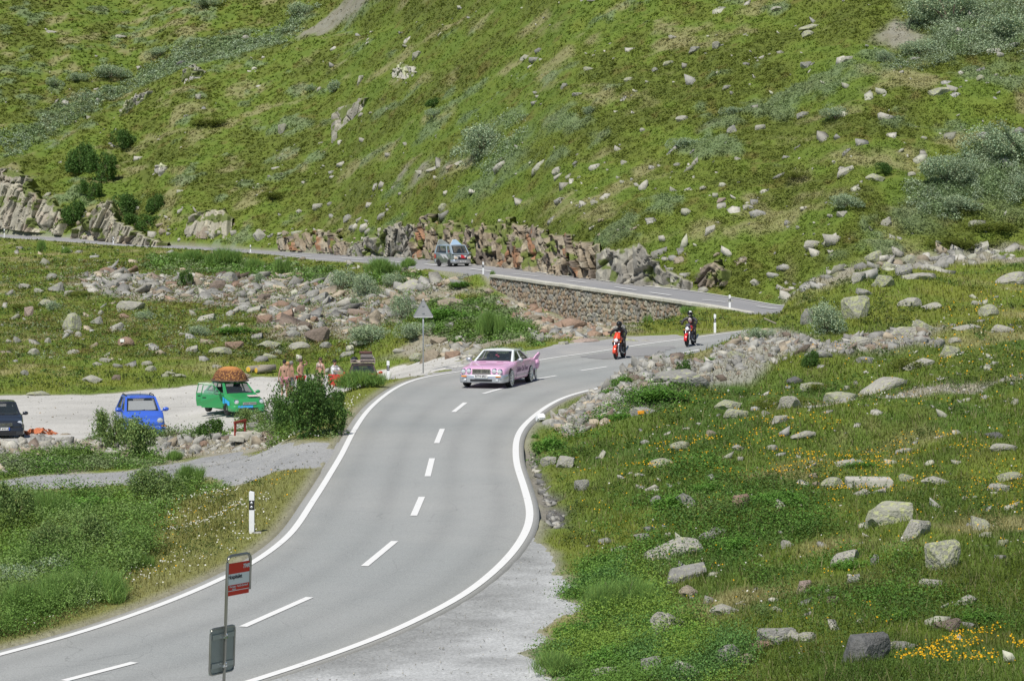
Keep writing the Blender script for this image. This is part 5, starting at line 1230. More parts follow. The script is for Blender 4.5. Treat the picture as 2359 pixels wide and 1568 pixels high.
# ------------------------------------------------------------------ object-building helpers
class PB:
    """collects shapes into one mesh"""
    def __init__(s): s.bm = bmesh.new()
    def box(s, c, d, rot=None, bev=0.0):
        b = bmesh.new(); bmesh.ops.create_cube(b, size=1)
        for v in b.verts: v.co = Vector((v.co.x * d[0], v.co.y * d[1], v.co.z * d[2]))
        if bev: bmesh.ops.bevel(b, geom=list(b.edges), offset=bev, segments=2, affect='EDGES')
        if rot: bmesh.ops.rotate(b, verts=b.verts, matrix=Euler(rot).to_matrix())
        bmesh.ops.translate(b, verts=b.verts, vec=c); s._add(b); return s
    def tube(s, pts, r, n=8): tube_bm(s.bm, pts, r, n); return s
    def ball(s, c, d, sub=2, rot=None):
        b = bmesh.new(); bmesh.ops.create_icosphere(b, subdivisions=sub, radius=.5)
        for v in b.verts: v.co = Vector((v.co.x * d[0], v.co.y * d[1], v.co.z * d[2]))
        if rot: bmesh.ops.rotate(b, verts=b.verts, matrix=Euler(rot).to_matrix())
        bmesh.ops.translate(b, verts=b.verts, vec=c); s._add(b); return s
    def lathe(s, c, prof, axis='x', n=24):
        """prof: (along, radius)"""
        rings = []
        for (a, r) in prof:
            ring = []
            for k in range(n):
                t = 2 * math.pi * k / n; u, v = r * math.cos(t), r * math.sin(t)
                p = {'x': (a, u, v), 'y': (u, a, v), 'z': (u, v, a)}[axis]
                ring.append(s.bm.verts.new((p[0] + c[0], p[1] + c[1], p[2] + c[2])))
            rings.append(ring)
        for A, B_ in zip(rings[:-1], rings[1:]):
            for k in range(n): s.bm.faces.new((A[k], A[(k + 1) % n], B_[(k + 1) % n], B_[k]))
        return s
    def poly(s, pts, th=None):
        vs = [s.bm.verts.new(p) for p in pts]; f = s.bm.faces.new(vs)
        if th:
            t = Vector(th); v2 = [s.bm.verts.new(Vector(p) + t) for p in pts]; s.bm.faces.new(v2[::-1]); n = len(vs)
            for i in range(n): s.bm.faces.new((vs[i], v2[i], v2[(i + 1) % n], vs[(i + 1) % n]))
        return s
    def grid(s, G):
        vs = [[s.bm.verts.new(p) for p in row] for row in G]
        for a, b in zip(vs[:-1], vs[1:]):
            for k in range(len(a) - 1): s.bm.faces.new((a[k], a[k + 1], b[k + 1], b[k]))
        return vs
    def _add(s, b):
        m = {}
        for v in b.verts: m[v] = s.bm.verts.new(v.co)
        for f in b.faces: s.bm.faces.new([m[v] for v in f.verts])
        b.free()
    def build(s, name, mat, parent=None, smooth=False, solid=0.0):
        bmesh.ops.recalc_face_normals(s.bm, faces=s.bm.faces)
        me = bpy.data.meshes.new(name); s.bm.to_mesh(me); s.bm.free()
        for m in (mat if isinstance(mat, (list, tuple)) else [mat]): me.materials.append(m)
        if smooth: me.polygons.foreach_set("use_smooth", np.ones(len(me.polygons), dtype=bool))
        o = bpy.data.objects.new(name, me); COL.objects.link(o)
        if parent: o.parent = parent
        if solid:
            md = o.modifiers.new("thick", 'SOLIDIFY'); md.thickness = solid; md.offset = 0
        return o

def text(s, size, mat, parent, loc, rot, name="lettering", italic=0.0, bold=0.0):
    cu = bpy.data.curves.new(name, 'FONT'); cu.body = s; cu.size = size; cu.align_x = 'CENTER'; cu.align_y = 'CENTER'; cu.extrude = .002; cu.shear = italic; cu.offset = bold
    t = bpy.data.objects.new(name, cu); COL.objects.link(t)
    dg = bpy.context.evaluated_depsgraph_get(); me = bpy.data.meshes.new_from_object(t.evaluated_get(dg))
    bpy.data.objects.remove(t)
    me.materials.clear(); me.materials.append(mat)
    o = bpy.data.objects.new(name, me); COL.objects.link(o); o.parent = parent; o.location = loc; o.rotation_euler = rot
    return o

def glass_mat(name, col, alpha):
    m, t, b = newmat(name); b.inputs['Base Color'].default_value = (*col, 1); b.inputs['Roughness'].default_value = .04
    b.inputs['Alpha'].default_value = alpha; b.inputs['Specular IOR Level'].default_value = .7
    return m
GLASS = glass_mat("window_glass", (.05, .065, .075), .45)
BLACK = plain("black_plastic", (.02, .02, .022), .55); TYRE = plain("tyre_rubber", (.025, .025, .026), .85, noise=.2); CHROME = plain("chrome", (.72, .74, .76), .15, 1.0)
SILVER = plain("silver_paint", (.55, .57, .60), .3, .6, .5); WHITE = plain("white_paint", (.80, .81, .82), .4, 0, .4); REDL = plain("red_lens", (.5, .02, .015), .2); AMBER = plain("amber_lens", (.9, .30, .03), .2)
LENS = plain("headlight_lens", (.75, .78, .80), .08, .3); SEATM = plain("seat_fabric", (.05, .05, .055), .9); DARKIN = plain("dark_interior", (.012, .012, .013), .9)
INK = plain("black_lettering", (.02, .02, .03), .6); PLATE = plain("plate_white", (.80, .80, .78), .5)

def interp_prof(y, ys, v): return float(np.interp(y, ys, v))
def make_car(name, P, paint, roofpaint, label, cat, loc, rz, group=None):
    L, W, H = P['L'], P['W'], P['H']; y0, y1, y2, y3 = P['g']; belt, hood, nose = P['belt'], P['hood'], P['nose']; w = W / 2; tailz = P.get('tail', belt)
    ys = [0, .05, .18, .5, y0 * .75, y0, y1, (y1 + y2) / 2, y3, max(L - .22, y3 + .02), L - .05, L]
    hw = [w * .78, w * .90, w * .96, w * .99, w, w, w, w, w * .99, w * .97, w * .90, w * .80]
    zb = [.32, .26, .21, .2, .2, .2, .2, .2, .2, .22, .27, .34]
    zs = [nose - .12, nose - .06, nose - .02, (nose + hood) / 2 - .05, hood - .05, belt - .02, belt, belt, belt, tailz - .02, tailz - .08, tailz - .2]
    zt = [nose - .10, nose, nose + .05, (nose + hood) / 2 + .03, hood, belt + .03, belt + .03, belt + .03, belt + .03, tailz + .02, tailz - .04, tailz - .18]
    def half(y, off=0.0, lo=None, hi=None):
        a = interp_prof(y, ys, hw) + off; b = interp_prof(y, ys, zb); s_ = interp_prof(y, ys, zs); t = interp_prof(y, ys, zt)
        return a, b, s_, t
    def ring(y):
        a, b, s_, t = half(y); m = s_ - b
        return [(0, b), (a * .86, b), (a * .965, b + m * .12), (a, b + m * .42), (a * .992, b + m * .75), (a * .96, s_ - .01), (a * .90, s_ + (t - s_) * .45), (a * .6, t - .006), (0, t)]
    root = empty(name, loc, rz, label, cat, group)
    shift = -L / 2
    Y = lambda y: y + shift
    pb = PB(); G = []
    yy = sorted(set(list(np.linspace(0, L, 30)) + ys))
    for y in yy:
        r = ring(y); full = [(x, z) for x, z in r] + [(-x, z) for x, z in r[-2:0:-1]]
        G.append([(x, Y(y), z) for x, z in full + [full[0]]])
    pb.grid(G)
    for k in (0, -1):
        y = yy[k]; r = ring(y); full = [(x, z) for x, z in r] + [(-x, z) for x, z in r[-2:0:-1]]
        pb.poly([(x, Y(y), z) for x, z in full])
    bmesh.ops.remove_doubles(pb.bm, verts=pb.bm.verts, dist=.0008)
    body = pb.build("body", paint, root, True)
    # cabin
    wb, wr, zr = w * P.get('wb', .90), w * P.get('wr', .70), H
    bz = belt + .0
    BF = [(-wb * .97, y0, bz - .02), (wb * .97, y0, bz - .02)]; BR = [(-wb, y3, bz), (wb, y3, bz)]
    TF = [(-wr, y1, zr - .045), (wr, y1, zr - .045)]; TR = [(-wr * .96, y2, zr - .05), (wr * .96, y2, zr - .05)]
    bil = lambda q, u, v: Vector(q[0]) * (1 - u) * (1 - v) + Vector(q[1]) * u * (1 - v) + Vector(q[2]) * u * v + Vector(q[3]) * (1 - u) * v
    fr = PB(); T = lambda p: Vector((p[0], Y(p[1]), p[2]))
    def framed(q, ul, ur, vb, vt, nme, glass=True, u0=0, u1=1):
        O = [T(bil(q, a, b)) for a, b in ((u0, 0), (u1, 0), (u1, 1), (u0, 1))]
        I = [T(bil(q, a, b)) for a, b in ((u0 + ul, vb), (u1 - ur, vb), (u1 - ur, 1 - vt), (u0 + ul, 1 - vt))]
        for i in range(4): fr.poly([O[i], O[(i + 1) % 4], I[(i + 1) % 4], I[i]])
        if glass:
            c = sum(I, Vector()) / 4; n = (I[1] - I[0]).cross(I[3] - I[0]).normalized()
            cen = Vector((0, c.y, .9)); 
            if n.dot(c - Vector((0, 0, 1.0))) < 0: n = -n
            g = PB(); g.poly([p + (p - c) * .02 - n * .004 for p in I]); return g.build(nme, GLASS, root), I, n
        return None, I, None
    ws, WI, wn = framed([BF[0], BF[1], TF[1], TF[0]], .05, .05, .05, .07, "windscreen")
    framed([BR[0], BR[1], TR[1], TR[0]], .08, .08, .08, .12, "rear_window")
    openside = P.get('open', 0)
    for sx in (-1, 1):
        k = 0 if sx < 0 else 1
        q = [BF[k], BR[k], TR[k], TF[k]]
        sp = P.get('split', .5)
        gl = openside != sx
        framed(q, .09, .025, .06, .10, "side_window", gl, 0, sp)
        framed(q, .025, .07, .06, .10, "side_window", gl, sp, 1)
    frm = fr.build("window_frame", P.get('framemat', roofpaint), root, False, .03)
    rf = PB(); G = []
    for v in np.linspace(0, 1, 7):
        row = []
        for u in np.linspace(0, 1, 7):
            p = T(bil([TF[0], TF[1], TR[1], TR[0]], u, v)); p.z += .05 * (1 - (2 * u - 1) ** 2) * (.55 + .45 * (1 - (2 * v - 1) ** 2)) + .004; row.append(p)
        G.append(row)
    rf.grid(G); rf.build("roof", roofpaint, root, True, .02)
    inn = PB(); inn.box((0, Y((y0 + y3) / 2), belt - .02 + .045), (wb * 1.7, (y3 - y0) * .9, .03))
    inn.build("dashboard", DARKIN, root)
    P["roof_z"] = H
    st = PB()
    for sx in (-.38, .38):
        yb = y1 + .55
        st.box((sx * w / .9, Y(yb), belt + .05), (.46 * w / .9, .14, .42), None, .05).box((sx * w / .9, Y(yb + .02), belt + .32), (.24, .09, .16), None, .03)
    st.box((0, Y(min(y2 + .1, y3 - .45)), belt + .02), (wb * 1.5, .14, .36), None, .05); st.box((0, Y((y0 + y3) / 2), belt - .10), (wb * 1.5, (y3 - y0) * .8, .10)); st.build("seats", SEATM, root)
    # doors
    drs = P.get('doors', [(y0 + .12, (y0 + y3) / 2 - .02), ((y0 + y3) / 2, y3 - .15)])
    def doorpanel(a, b, sx, off=.006, zlo=.10, mat=None, nm="door"):
        G = []
        for y in np.linspace(a, b, 7):
            aw, bb, s_, t = half(y); m = s_ - bb
            G.append([(sx * (aw * f + off), Y(y), bb + m * z) for f, z in ((.962, zlo), (.985, .25), (1, .42), (.996, .62), (.99, .78), (.965, .97))])
        p = PB(); p.grid(G); return p.build(nm, mat or paint, root, True)
    for sx in (-1, 1):
        for (a, b) in drs:
            if openside == sx:
                doorpanel(a, b, sx, .004, .12, DARKIN, "door_opening")
                continue
            d = doorpanel(a, b, sx)
            aw, bb, s_, t = half(b - .15); zz = bb + (s_ - bb) * .80
            h = PB(); h.box((sx * (aw * .99 + .018), Y(b - .14), zz), (.025, .16, .03), None, .008); h = h.build("handle", P.get('handle', paint), root); h.parent = d
    if openside:
        sx = openside
        for (a, b), ang in zip(drs, P['openang']):
            aw, bb, s_, t = half(a)
            hinge = Vector((sx * aw, Y(a), 0)); ln = b - a
            dr = bpy.data.objects.new("door", None)
            p = PB(); z0, z1 = bb + .10, s_ - .01
            # panel in hinge space: runs along +y from the hinge, thickness in x
            p.poly([(0, 0, z0), (0, ln * .96, z0 + .03), (sx * .03, ln, (z0 + z1) / 2), (0, ln, z1), (0, 0, z1)], (-sx * .07, 0, 0))
            d = p.build("door", paint, root, False); d.location = hinge; d.rotation_euler = (0, 0, sx * -ang)
            f = PB(); zt_ = H - .10; q = [(0, .03, z1), (0, .42 * (1 if a < 1.9 else .15), zt_), (0, ln - .12, zt_ + .02), (0, ln - .02, z1)]
            for i in range(3): f.tube([q[i], q[i + 1]], .022, 6)
            f = f.build("window_frame", roofpaint, root); f.parent = d
            g = PB(); g.poly([(-sx * .01, x[1], x[2]) for x in q]); g = g.build("side_window", glass_mat("clear_glass", (.5, .6, .6), .18), root); g.parent = d
            h = PB(); h.box((sx * .02, ln - .16, z1 - .12), (.03, .17, .035), None, .008); h = h.build("handle", BLACK, root); h.parent = d
            if a < 1.9:
                mm = PB(); mm.ball((sx * .10, .14, z1 + .07), (.22, .12, .15)); mm = mm.build("wing_mirror", paint, root, True); mm.parent = d
    # wheels
    R_ = P['R']; ya, yr = P['axles']
    for sx in (-1, 1):
        for y in (ya, yr):
            aw, bb, s_, t = half(y)
            ar = PB(); n = 14; c = Vector((sx * (aw + .006), Y(y), R_)); pts = []
            for i in range(n + 1):
                a = math.pi * i / n; pts.append(c + Vector((-sx * .02 * abs(math.sin(a)), math.cos(a) * R_ * 1.17, math.sin(a) * R_ * 1.14)))
            pts = [c + Vector((0, R_ * 1.17, bb - R_ + .01))] + pts + [c + Vector((0, -R_ * 1.17, bb - R_ + .01))]
            ar.poly(pts, (-sx * .10, 0, 0)); ar.build("wheel_arch", DARKIN, root)
            wh = empty("wheel", (sx * (aw - .075), Y(y), R_), 0); wh.parent = root
            tw = P.get('tw', .20)
            ty = PB(); ty.lathe((0, 0, 0), [(-tw / 2, R_ * .66), (-tw / 2, R_ * .93), (-tw * .36, R_), (tw * .36, R_), (tw / 2, R_ * .93), (tw / 2, R_ * .66)]); ty.build("tyre", P.get('tyremat', TYRE), wh, True)
            rm = PB()
            for s2 in (-1, 1): rm.lathe((0, 0, 0), [(s2 * tw * .49, R_ * .68), (s2 * tw * .46, R_ * .60), (s2 * tw * .30, R_ * .56), (s2 * tw * .36, R_ * .18), (s2 * tw * .40, .001)])
            for i in range(P.get('spokes', 7)):
                a = 2 * math.pi * i / P.get('spokes', 7)
                rm.box((sx * tw * .40, math.cos(a) * R_ * .36, math.sin(a) * R_ * .36), (.03, R_ * .46, .045), (a, 0, 0))
            rm.build("rim", P.get('rim', SILVER), wh)
    # mirrors
    for sx in (-1, 1):
        if openside == sx: continue
        m = PB(); aw = half(y0 + .2)[0]; m.ball((sx * (aw + .11), Y(y0 + .22), belt + .06), (.24, .13, .16)).tube([(sx * aw * .93, Y(y0 + .25), belt - .01), (sx * (aw + .08), Y(y0 + .23), belt + .03)], .025, 6)
        m.build("wing_mirror", P.get('mirror', paint), root, True)
    # lights
    for (x, z, r) in P['lights']:
        for sx in (-1, 1):
            yf = P.get('ly', .05)
            h = PB(); h.lathe((sx * x, Y(yf), z), [(.08, r * 1.12), (-.03, r * 1.14), (-.045, r * 1.0)], 'y', 20); h.build("light_rim", P.get('lightrim', CHROME), root, True)
            h = PB(); h.lathe((sx * x, Y(yf), z), [(-.035, r), (-.05, r * .7), (-.058, .001)], 'y', 20); h.build("headlight", LENS, root, True)
    # bumpers
    for (a, b, nm) in ((-.05, .75, "front_bumper"), (L - .7, L + .05, "rear_bumper")):
        G = []
        for i in range(19):
            t = i / 18; an = (t - .5) * math.pi
            # plan curve
            if nm == "front_bumper":
                x = w * 1.015 * math.copysign(min(1, abs(math.sin(an)) ** .55), an); dd = max(0, abs(t - .5) * 2 - .55) / .45; y = -.045 + .09 * min(1, abs(x / w) ** 4) + dd ** 2 * .62
            else:
                x = w * 1.012 * math.copysign(min(1, abs(math.sin(an)) ** .55), an); dd = max(0, abs(t - .5) * 2 - .55) / .45; y = L + .045 - .09 * min(1, abs(x / w) ** 4) - dd ** 2 * .55
            z0, z1 = P.get('bump', (.22, .50))
            G.append([(x * .97, Y(y), z0), (x, Y(y), z0 + .05), (x * 1.003, Y(y), (z0 + z1) / 2), (x, Y(y), z1 - .03), (x * .965, Y(y) + (.03 if nm[0] == 'f' else -.03), z1)])
        p = PB(); p.grid(G); p.build(nm, P.get('bumpmat', paint), root, True, .02)
    if 'grille' in P:
        gx, gz0, gz1 = P['grille']; yf = P.get('gy', -.012)
        g = PB(); g.box((0, Y(yf), (gz0 + gz1) / 2), (gx * 2, .02, gz1 - gz0)); g.build("grille", BLACK, root)
        g = PB(); gm = P.get('grillemat', CHROME)
        for z in (gz0, gz1): g.box((0, Y(yf - .015), z), (gx * 2 + .04, .03, .022))
        for x in (-gx, gx, 0): g.box((x, Y(yf - .015), (gz0 + gz1) / 2), (.025, .03, gz1 - gz0))
        for i in range(1, P.get('gbars', 14)): g.box((-gx + 2 * gx * i / P.get('gbars', 14), Y(yf - .014), (gz0 + gz1) / 2), (.012, .012, gz1 - gz0))
        g.build("grille_frame", gm, root)
    if 'intake' in P:
        gx, gz0, gz1 = P['intake']; g = PB(); g.box((0, Y(-.06), (gz0 + gz1) / 2), (gx * 2, .03, gz1 - gz0), None, .01); g.build("air_intake", BLACK, root)
    if 'plate' in P:
        s_, pz, px = P['plate']; g = PB(); g.box((px, Y(-.085), pz), (.52, .015, .12), None, .004); pl = g.build("number_plate", PLATE, root)
        t = text(s_, .105, INK, pl, (px, Y(-.094), pz), (R(90), 0, 0), "plate_lettering", 0, .003)
        if P.get('euro'):
            for dx in (-.235, .235): g = PB(); g.box((px + dx, Y(-.0935), pz), (.045, .006, .112)); g = g.build("plate_band", plain("plate_blue", (.02, .08, .5), .5), pl)
    for sx in (-1, 1):
        g = PB(); g.box((sx * w * .80, Y(L + .0), tailz - .22), (.22, .06, .14), None, .02); g.build("tail_light", REDL, root)
    wp = PB()
    if WI:
        for fx in (.28, .68):
            a = WI[0].lerp(WI[1], fx) + wn * .015; b = WI[0].lerp(WI[1], min(.98, fx + .30)).lerp(WI[3].lerp(WI[2], fx + .25), .10) + wn * .015
            wp.tube([a, b], .008, 4)
        wp.build("wiper", BLACK, root)
    return root, dict(Y=Y, half=half, WI=WI, wn=wn)

# ------------------------------------------------------------------ people
def skin_mesh(J, E, rad, sub=1):
    """continuous tapered figure grown from a skeleton"""
    names = list(J); idx = {n: i for i, n in enumerate(names)}
    me = bpy.data.meshes.new("m"); me.from_pydata([J[n] for n in names], [(idx[a], idx[b]) for a, b in E], [])
    ob = bpy.data.objects.new("tmp", me); COL.objects.link(ob)
    ob.modifiers.new("s", 'SKIN')
    for i, n in enumerate(names):
        r = rad[n]; sv2 = me.skin_vertices[0].data[i]; sv2.radius = r if hasattr(r, '__len__') else (r, r); sv2.use_root = (i == 0)
    s = ob.modifiers.new("u", 'SUBSURF'); s.levels = sub; s.render_levels = sub
    dg = bpy.context.evaluated_depsgraph_get(); out = bpy.data.meshes.new_from_object(ob.evaluated_get(dg))
    bpy.data.objects.remove(ob)
    return out

STAND = dict(pelvis=(0, 0, .95), waist=(0, .0, 1.10), chest=(0, .0, 1.33), neck=(0, .01, 1.50), chin=(0, -.015, 1.58), skull=(0, 0, 1.68),
    shL=(.17, .01, 1.43), elL=(.24, .03, 1.15), wrL=(.26, -.03, .90), haL=(.26, -.05, .82), shR=(-.17, .01, 1.43), elR=(-.24, .03, 1.15), wrR=(-.26, -.03, .90), haR=(-.26, -.05, .82),
    hiL=(.09, 0, .90), knL=(.10, -.02, .50), anL=(.11, .03, .09), toL=(.12, -.13, .035), hiR=(-.09, 0, .90), knR=(-.10, -.02, .50), anR=(-.11, .03, .09), toR=(-.12, -.13, .035))
EDG = [('pelvis', 'waist'), ('waist', 'chest'), ('chest', 'neck'), ('neck', 'chin'), ('chin', 'skull'), ('chest', 'shL'), ('shL', 'elL'), ('elL', 'wrL'), ('wrL', 'haL'), ('chest', 'shR'), ('shR', 'elR'), ('elR', 'wrR'), ('wrR', 'haR'),
       ('pelvis', 'hiL'), ('hiL', 'knL'), ('knL', 'anL'), ('anL', 'toL'), ('pelvis', 'hiR'), ('hiR', 'knR'), ('knR', 'anR'), ('anR', 'toR')]
RAD = dict(pelvis=(.145, .11), waist=(.135, .10), chest=(.165, .11), neck=.055, chin=(.068, .075), skull=(.075, .088), shL=.062, elL=.042, wrL=.028, haL=.034, shR=.062, elR=.042, wrR=.028, haR=.034,
           hiL=.085, knL=.058, anL=.038, toL=.036, hiR=.085, knR=.058, anR=.038, toR=.036)
SKIN = plain("skin", (.44, .26, .18), .6, noise=.1, nscale=4); SKIN2 = plain("tanned_skin", (.34, .19, .125), .6, noise=.1, nscale=4)
def person(label, loc, rz, pose=None, skin=None, hair=None, garments=(), group=None, fingers=True, hairlen=0, headless=False, sc=1.0, helmet=None):
    J = dict(STAND); J.update(pose or {})
    rad = dict(RAD)
    me = skin_mesh(J, EDG, rad, 1)
    root = bpy.data.objects.new("person", me); COL.objects.link(root)
    me.materials.clear(); me.materials.append(skin or SKIN)
    bm = bmesh.new(); bm.from_mesh(me)
    for sd in 'LR':                                     # five fingers on each hand
        h = Vector(J['ha' + sd]); wr = Vector(J['wr' + sd]); d = (h - wr).normalized(); u = d.cross(Vector((0, 0, 1)) if abs(d.z) < .8 else Vector((0, 1, 0))).normalized(); v = d.cross(u)
        for k, (o, l) in enumerate(((-.027, .065), (-.009, .078), (.009, .074), (.026, .058))):
            a = h + u * o; tube_bm(bm, [a, a + d * l * .5 + v * .006, a + d * l + v * .022], [.0095, .0085, .006], 5)
        a = wr.lerp(h, .5) + u * -.028; tube_bm(bm, [a, a + d * .03 - u * .022, a + d * .06 - u * .026], [.011, .010, .007], 5)
    sk = Vector(J['skull']); ch = Vector(J['chin']); up = (sk - ch).normalized(); fw = Vector(J.get('face', (0, -1, 0))).normalized(); sdv = up.cross(fw).normalized()
    if not helmet:
        tube_bm(bm, [sk + fw * .075 - up * .01, sk + fw * .105 - up * .05, sk + fw * .088 - up * .055], [.009, .016, .008], 6)      # nose
        for s_ in (-1, 1): tube_bm(bm, [sk + sdv * s_ * .076 - up * .045, sk + sdv * s_ * .090 - up * .02, sk + sdv * s_ * .082 + up * .005], [.010, .016, .008], 5)  # ears
    bmesh.ops.recalc_face_normals(bm, faces=bm.faces); bm.to_mesh(me); bm.free()
    me.polygons.foreach_set("use_smooth", np.ones(len(me.polygons), dtype=bool))
    if not helmet:
        e = PB()
        for s_ in (-1, 1): e.ball(sk + fw * .083 + sdv * s_ * .03 - up * .01, (.018, .018, .014), 1)
        e.build("eyes", INK, root)
        e = PB(); e.tube([sk + fw * .082 - up * .088 - sdv * .022, sk + fw * .09 - up * .09, sk + fw * .082 - up * .088 + sdv * .022], .006, 5); e.build("mouth", plain("lips", (.35, .12, .10), .5), root)
    if hair is not None:
        p = PB(); p.ball(sk + up * .028 - fw * .018, (.185, .215, .19), 3)
        if hairlen: p.ball(sk - fw * .06 - up * hairlen * .4, (.17, .12, .15 + hairlen), 2)
        hb = p.build("hair", hair, root, True)
        if not hairlen: pass
    for (nme, js, infl, mat) in garments:
        sub = {n: J[n] for n in J if n in js}
        order = [n for n in ('pelvis', 'waist', 'chest') if n in sub] + [n for n in sub if n not in ('pelvis', 'waist', 'chest')]
        sub = {n: sub[n] for n in order}
        if len(sub) < 2: continue
        ed = [(a, b) for a, b in EDG if a in sub and b in sub]
        r2 = {n: (tuple(x + infl for x in rad[n]) if hasattr(rad[n], '__len__') else rad[n] + infl) for n in sub}
        for n in list(sub):                              # shorten sleeves / legs that stop mid-limb
            pass
        m2 = skin_mesh(sub, ed, r2, 1); m2.materials.clear(); m2.materials.append(mat); m2.polygons.foreach_set("use_smooth", np.ones(len(m2.polygons), dtype=bool))
        o = bpy.data.objects.new(nme, m2); COL.objects.link(o); o.parent = root
    if helmet:
        p = PB(); p.ball(sk - up * .015, (.27, .31, .29), 3); hm = p.build("helmet", helmet, root, True)
        p = PB(); G = []
        for a in np.linspace(-1.1, 1.1, 9): G.append([sk - up * .015 + (fw * math.cos(a) * .158 + sdv * math.sin(a) * .140) * k_ + up * z for z, k_ in ((-.06, .97), (.0, 1.02), (.055, .95))])
        p.grid(G); v = p.build("visor", plain("visor", (.01, .01, .012), .08), root, True); v.parent = hm
    root.location = loc; root.rotation_euler = (0, 0, rz); root.scale = (sc, sc, sc)
    return tag(root, label, "person", group)
LEGS = ('pelvis', 'hiL', 'hiR', 'knL', 'knR'); LEGS_L = LEGS + ('anL', 'anR'); TORSO = ('waist', 'chest', 'shL', 'shR', 'pelvis'); SLEEVE = TORSO + ('elL', 'elR'); ARMS = SLEEVE + ('wrL', 'wrR'); FEET = ('anL', 'toL'); FEETR = ('anR', 'toR')

# ------------------------------------------------------------------ the pink saloon
PINK = plain("pink_paint", (.80, .46, .67), .30, 0, .6); PEARL = plain("pearl_white_paint", (.72, .76, .76), .25, 0, .6)
def zr_at(x, d): p = at(x, d); return Vector((p.x, p.y, p.z))
loc = hit(1150, 884)
pc, K = make_car("pink_saloon", dict(L=5.0, W=1.80, H=1.34, g=(1.62, 2.40, 3.30, 4.12), belt=.90, hood=.86, nose=.70, tail=.90, R=.33, axles=(.95, 3.85), lights=[(.70, .615, .085), (.49, .635, .085)], ly=.02,
    grille=(.34, .54, .70), gy=-.005, intake=(.42, .25, .33), plate=("R994 SRD", .44, .0), bump=(.20, .50), bumpmat=SILVER, mirror=SILVER, spokes=9, rim=CHROME, wb=.88, wr=.66, tw=.22,
    tyremat=TYRE), PINK, PEARL, "pink and white saloon car with fish tail fins driving through the bend", "car", loc, R(-15))
Yf = K['Y']; pc.scale = (1.06, 1.06, 1.06)
for sx in (-1, 1):
    b = PB(); b.box((sx * .66, Yf(-.075), .44), (.20, .02, .05), None, .006); b.build("indicator", AMBER, pc)
    b = PB(); b.lathe((sx * .62, Yf(-.07), .30), [(.02, .055), (-.02, .055), (-.02, .001)], 'y', 14); b.build("fog_lamp", LENS, pc, True)
    b = PB()                                             # white-wall band on each tyre is part of the wheel look: thin ring
wwm = plain("white_wall", (.75, .75, .72), .7)
for o in list(pc.children):
    if o.name.startswith("wheel") and o.type == 'EMPTY':
        b = PB(); s_ = 1 if o.location.x > 0 else -1
        b.lathe((0, 0, 0), [(s_ * .1115, .33 * .70), (s_ * .1125, .33 * .86), (s_ * .108, .33 * .90)], 'x', 28); b.build("white_wall", wwm, o, True)
# fish tail: upright forked fin with side fins
b = PB(); b.poly([(-.02, 0, .86), (-.02, .22, .86), (-.02, .34, 1.10), (-.02, .25, 1.15), (-.02, .10, 1.02)], (.05, 0, 0))
f1 = b.build("tail_fin", PINK, pc); f1.location = (.62, Yf(4.62), 0); f1.rotation_euler = (0, R(14), R(-30))
b = PB(); b.poly([(-.02, 0, .86), (-.02, .22, .86), (-.02, .34, 1.22), (-.02, .10, 1.08)], (.05, 0, 0)); f1 = b.build("tail_fin", PINK, pc); f1.location = (-.55, Yf(4.62), 0); f1.rotation_euler = (0, R(-14), R(30))
b = PB(); b.ball((.84, Yf(4.95), .66), (.24, .42, .46), 2); b.build("tail_lobe", PINK, pc, True)
b = PB(); b.ball((.80, Yf(4.98), .20), (.10, .24, .34), 2); b.build("tail_lobe", SILVER, pc, True)
b = PB(); b.tube([(0, Yf(.12), .74), (0, Yf(.06), .80)], [.015, .010], 6); b.build("bonnet_ornament", CHROME, pc)
b = PB(); 
for sx in (-.38, .38): b.box((sx * .9, Yf(1.38), .905), (.26, .03, .012))
b.build("bonnet_vent", plain("dark_pink", (.40, .18, .30), .5), pc)
text("Eddie On Tour", .27, plain("dark_lettering", (.16, .06, .16), .5), pc, (.912, Yf(2.55), .60), (R(90), 0, R(90)), "side_lettering", .35, .0)
b = PB(); b.box((.905, Yf(2.4), .38), (.012, 2.3, .02)); b.build("side_trim", SILVER, pc)
def occupant(car, x, y, zb, label, shirt, hair, rz_):
    SIT = dict(pelvis=(0, .12, .0), waist=(0, .12, .16), chest=(0, .10, .38), neck=(0, .09, .55), chin=(0, .06, .62), skull=(0, .07, .72), shL=(.17, .09, .47), elL=(.24, -.10, .26), wrL=(.15, -.32, .32), haL=(.12, -.40, .36),
               shR=(-.17, .09, .47), elR=(-.24, -.10, .26), wrR=(-.15, -.32, .32), haR=(-.12, -.40, .36), hiL=(.09, .06, -.02), knL=(.11, -.38, .02), anL=(.11, -.55, -.32), toL=(.11, -.70, -.36), hiR=(-.09, .06, -.02), knR=(-.11, -.38, .02), anR=(-.11, -.55, -.32), toR=(-.11, -.70, -.36))
    M = Matrix.Translation(car.location) @ Euler((0, 0, rz_)).to_matrix().to_4x4() @ Matrix.Scale(car.scale.x, 4)
    p = M @ Vector((x, y, zb))
    return person(label, p, rz_, SIT, SKIN, hair, [("shirt", SLEEVE, .022, shirt), ("trousers", LEGS_L, .02, plain("dark_trousers", (.04, .05, .08), .9))])
HB = plain("brown_hair", (.07, .045, .03), .8); HK = plain("black_hair", (.012, .011, .012), .7); HBL = plain("blond_hair", (.48, .27, .12), .8); HG = plain("grey_hair", (.22, .21, .20), .8)
occupant(pc, -.38, Yf(2.72), .50, "person in pale top in the pink car, seat on the photo's left", plain("pale_blue_shirt", (.45, .52, .62), .9), HB, R(-15))
occupant(pc, .38, Yf(2.72), .50, "person in grey top in the pink car, seat on the photo's right", plain("grey_shirt", (.30, .33, .38), .9), HK, R(-15))
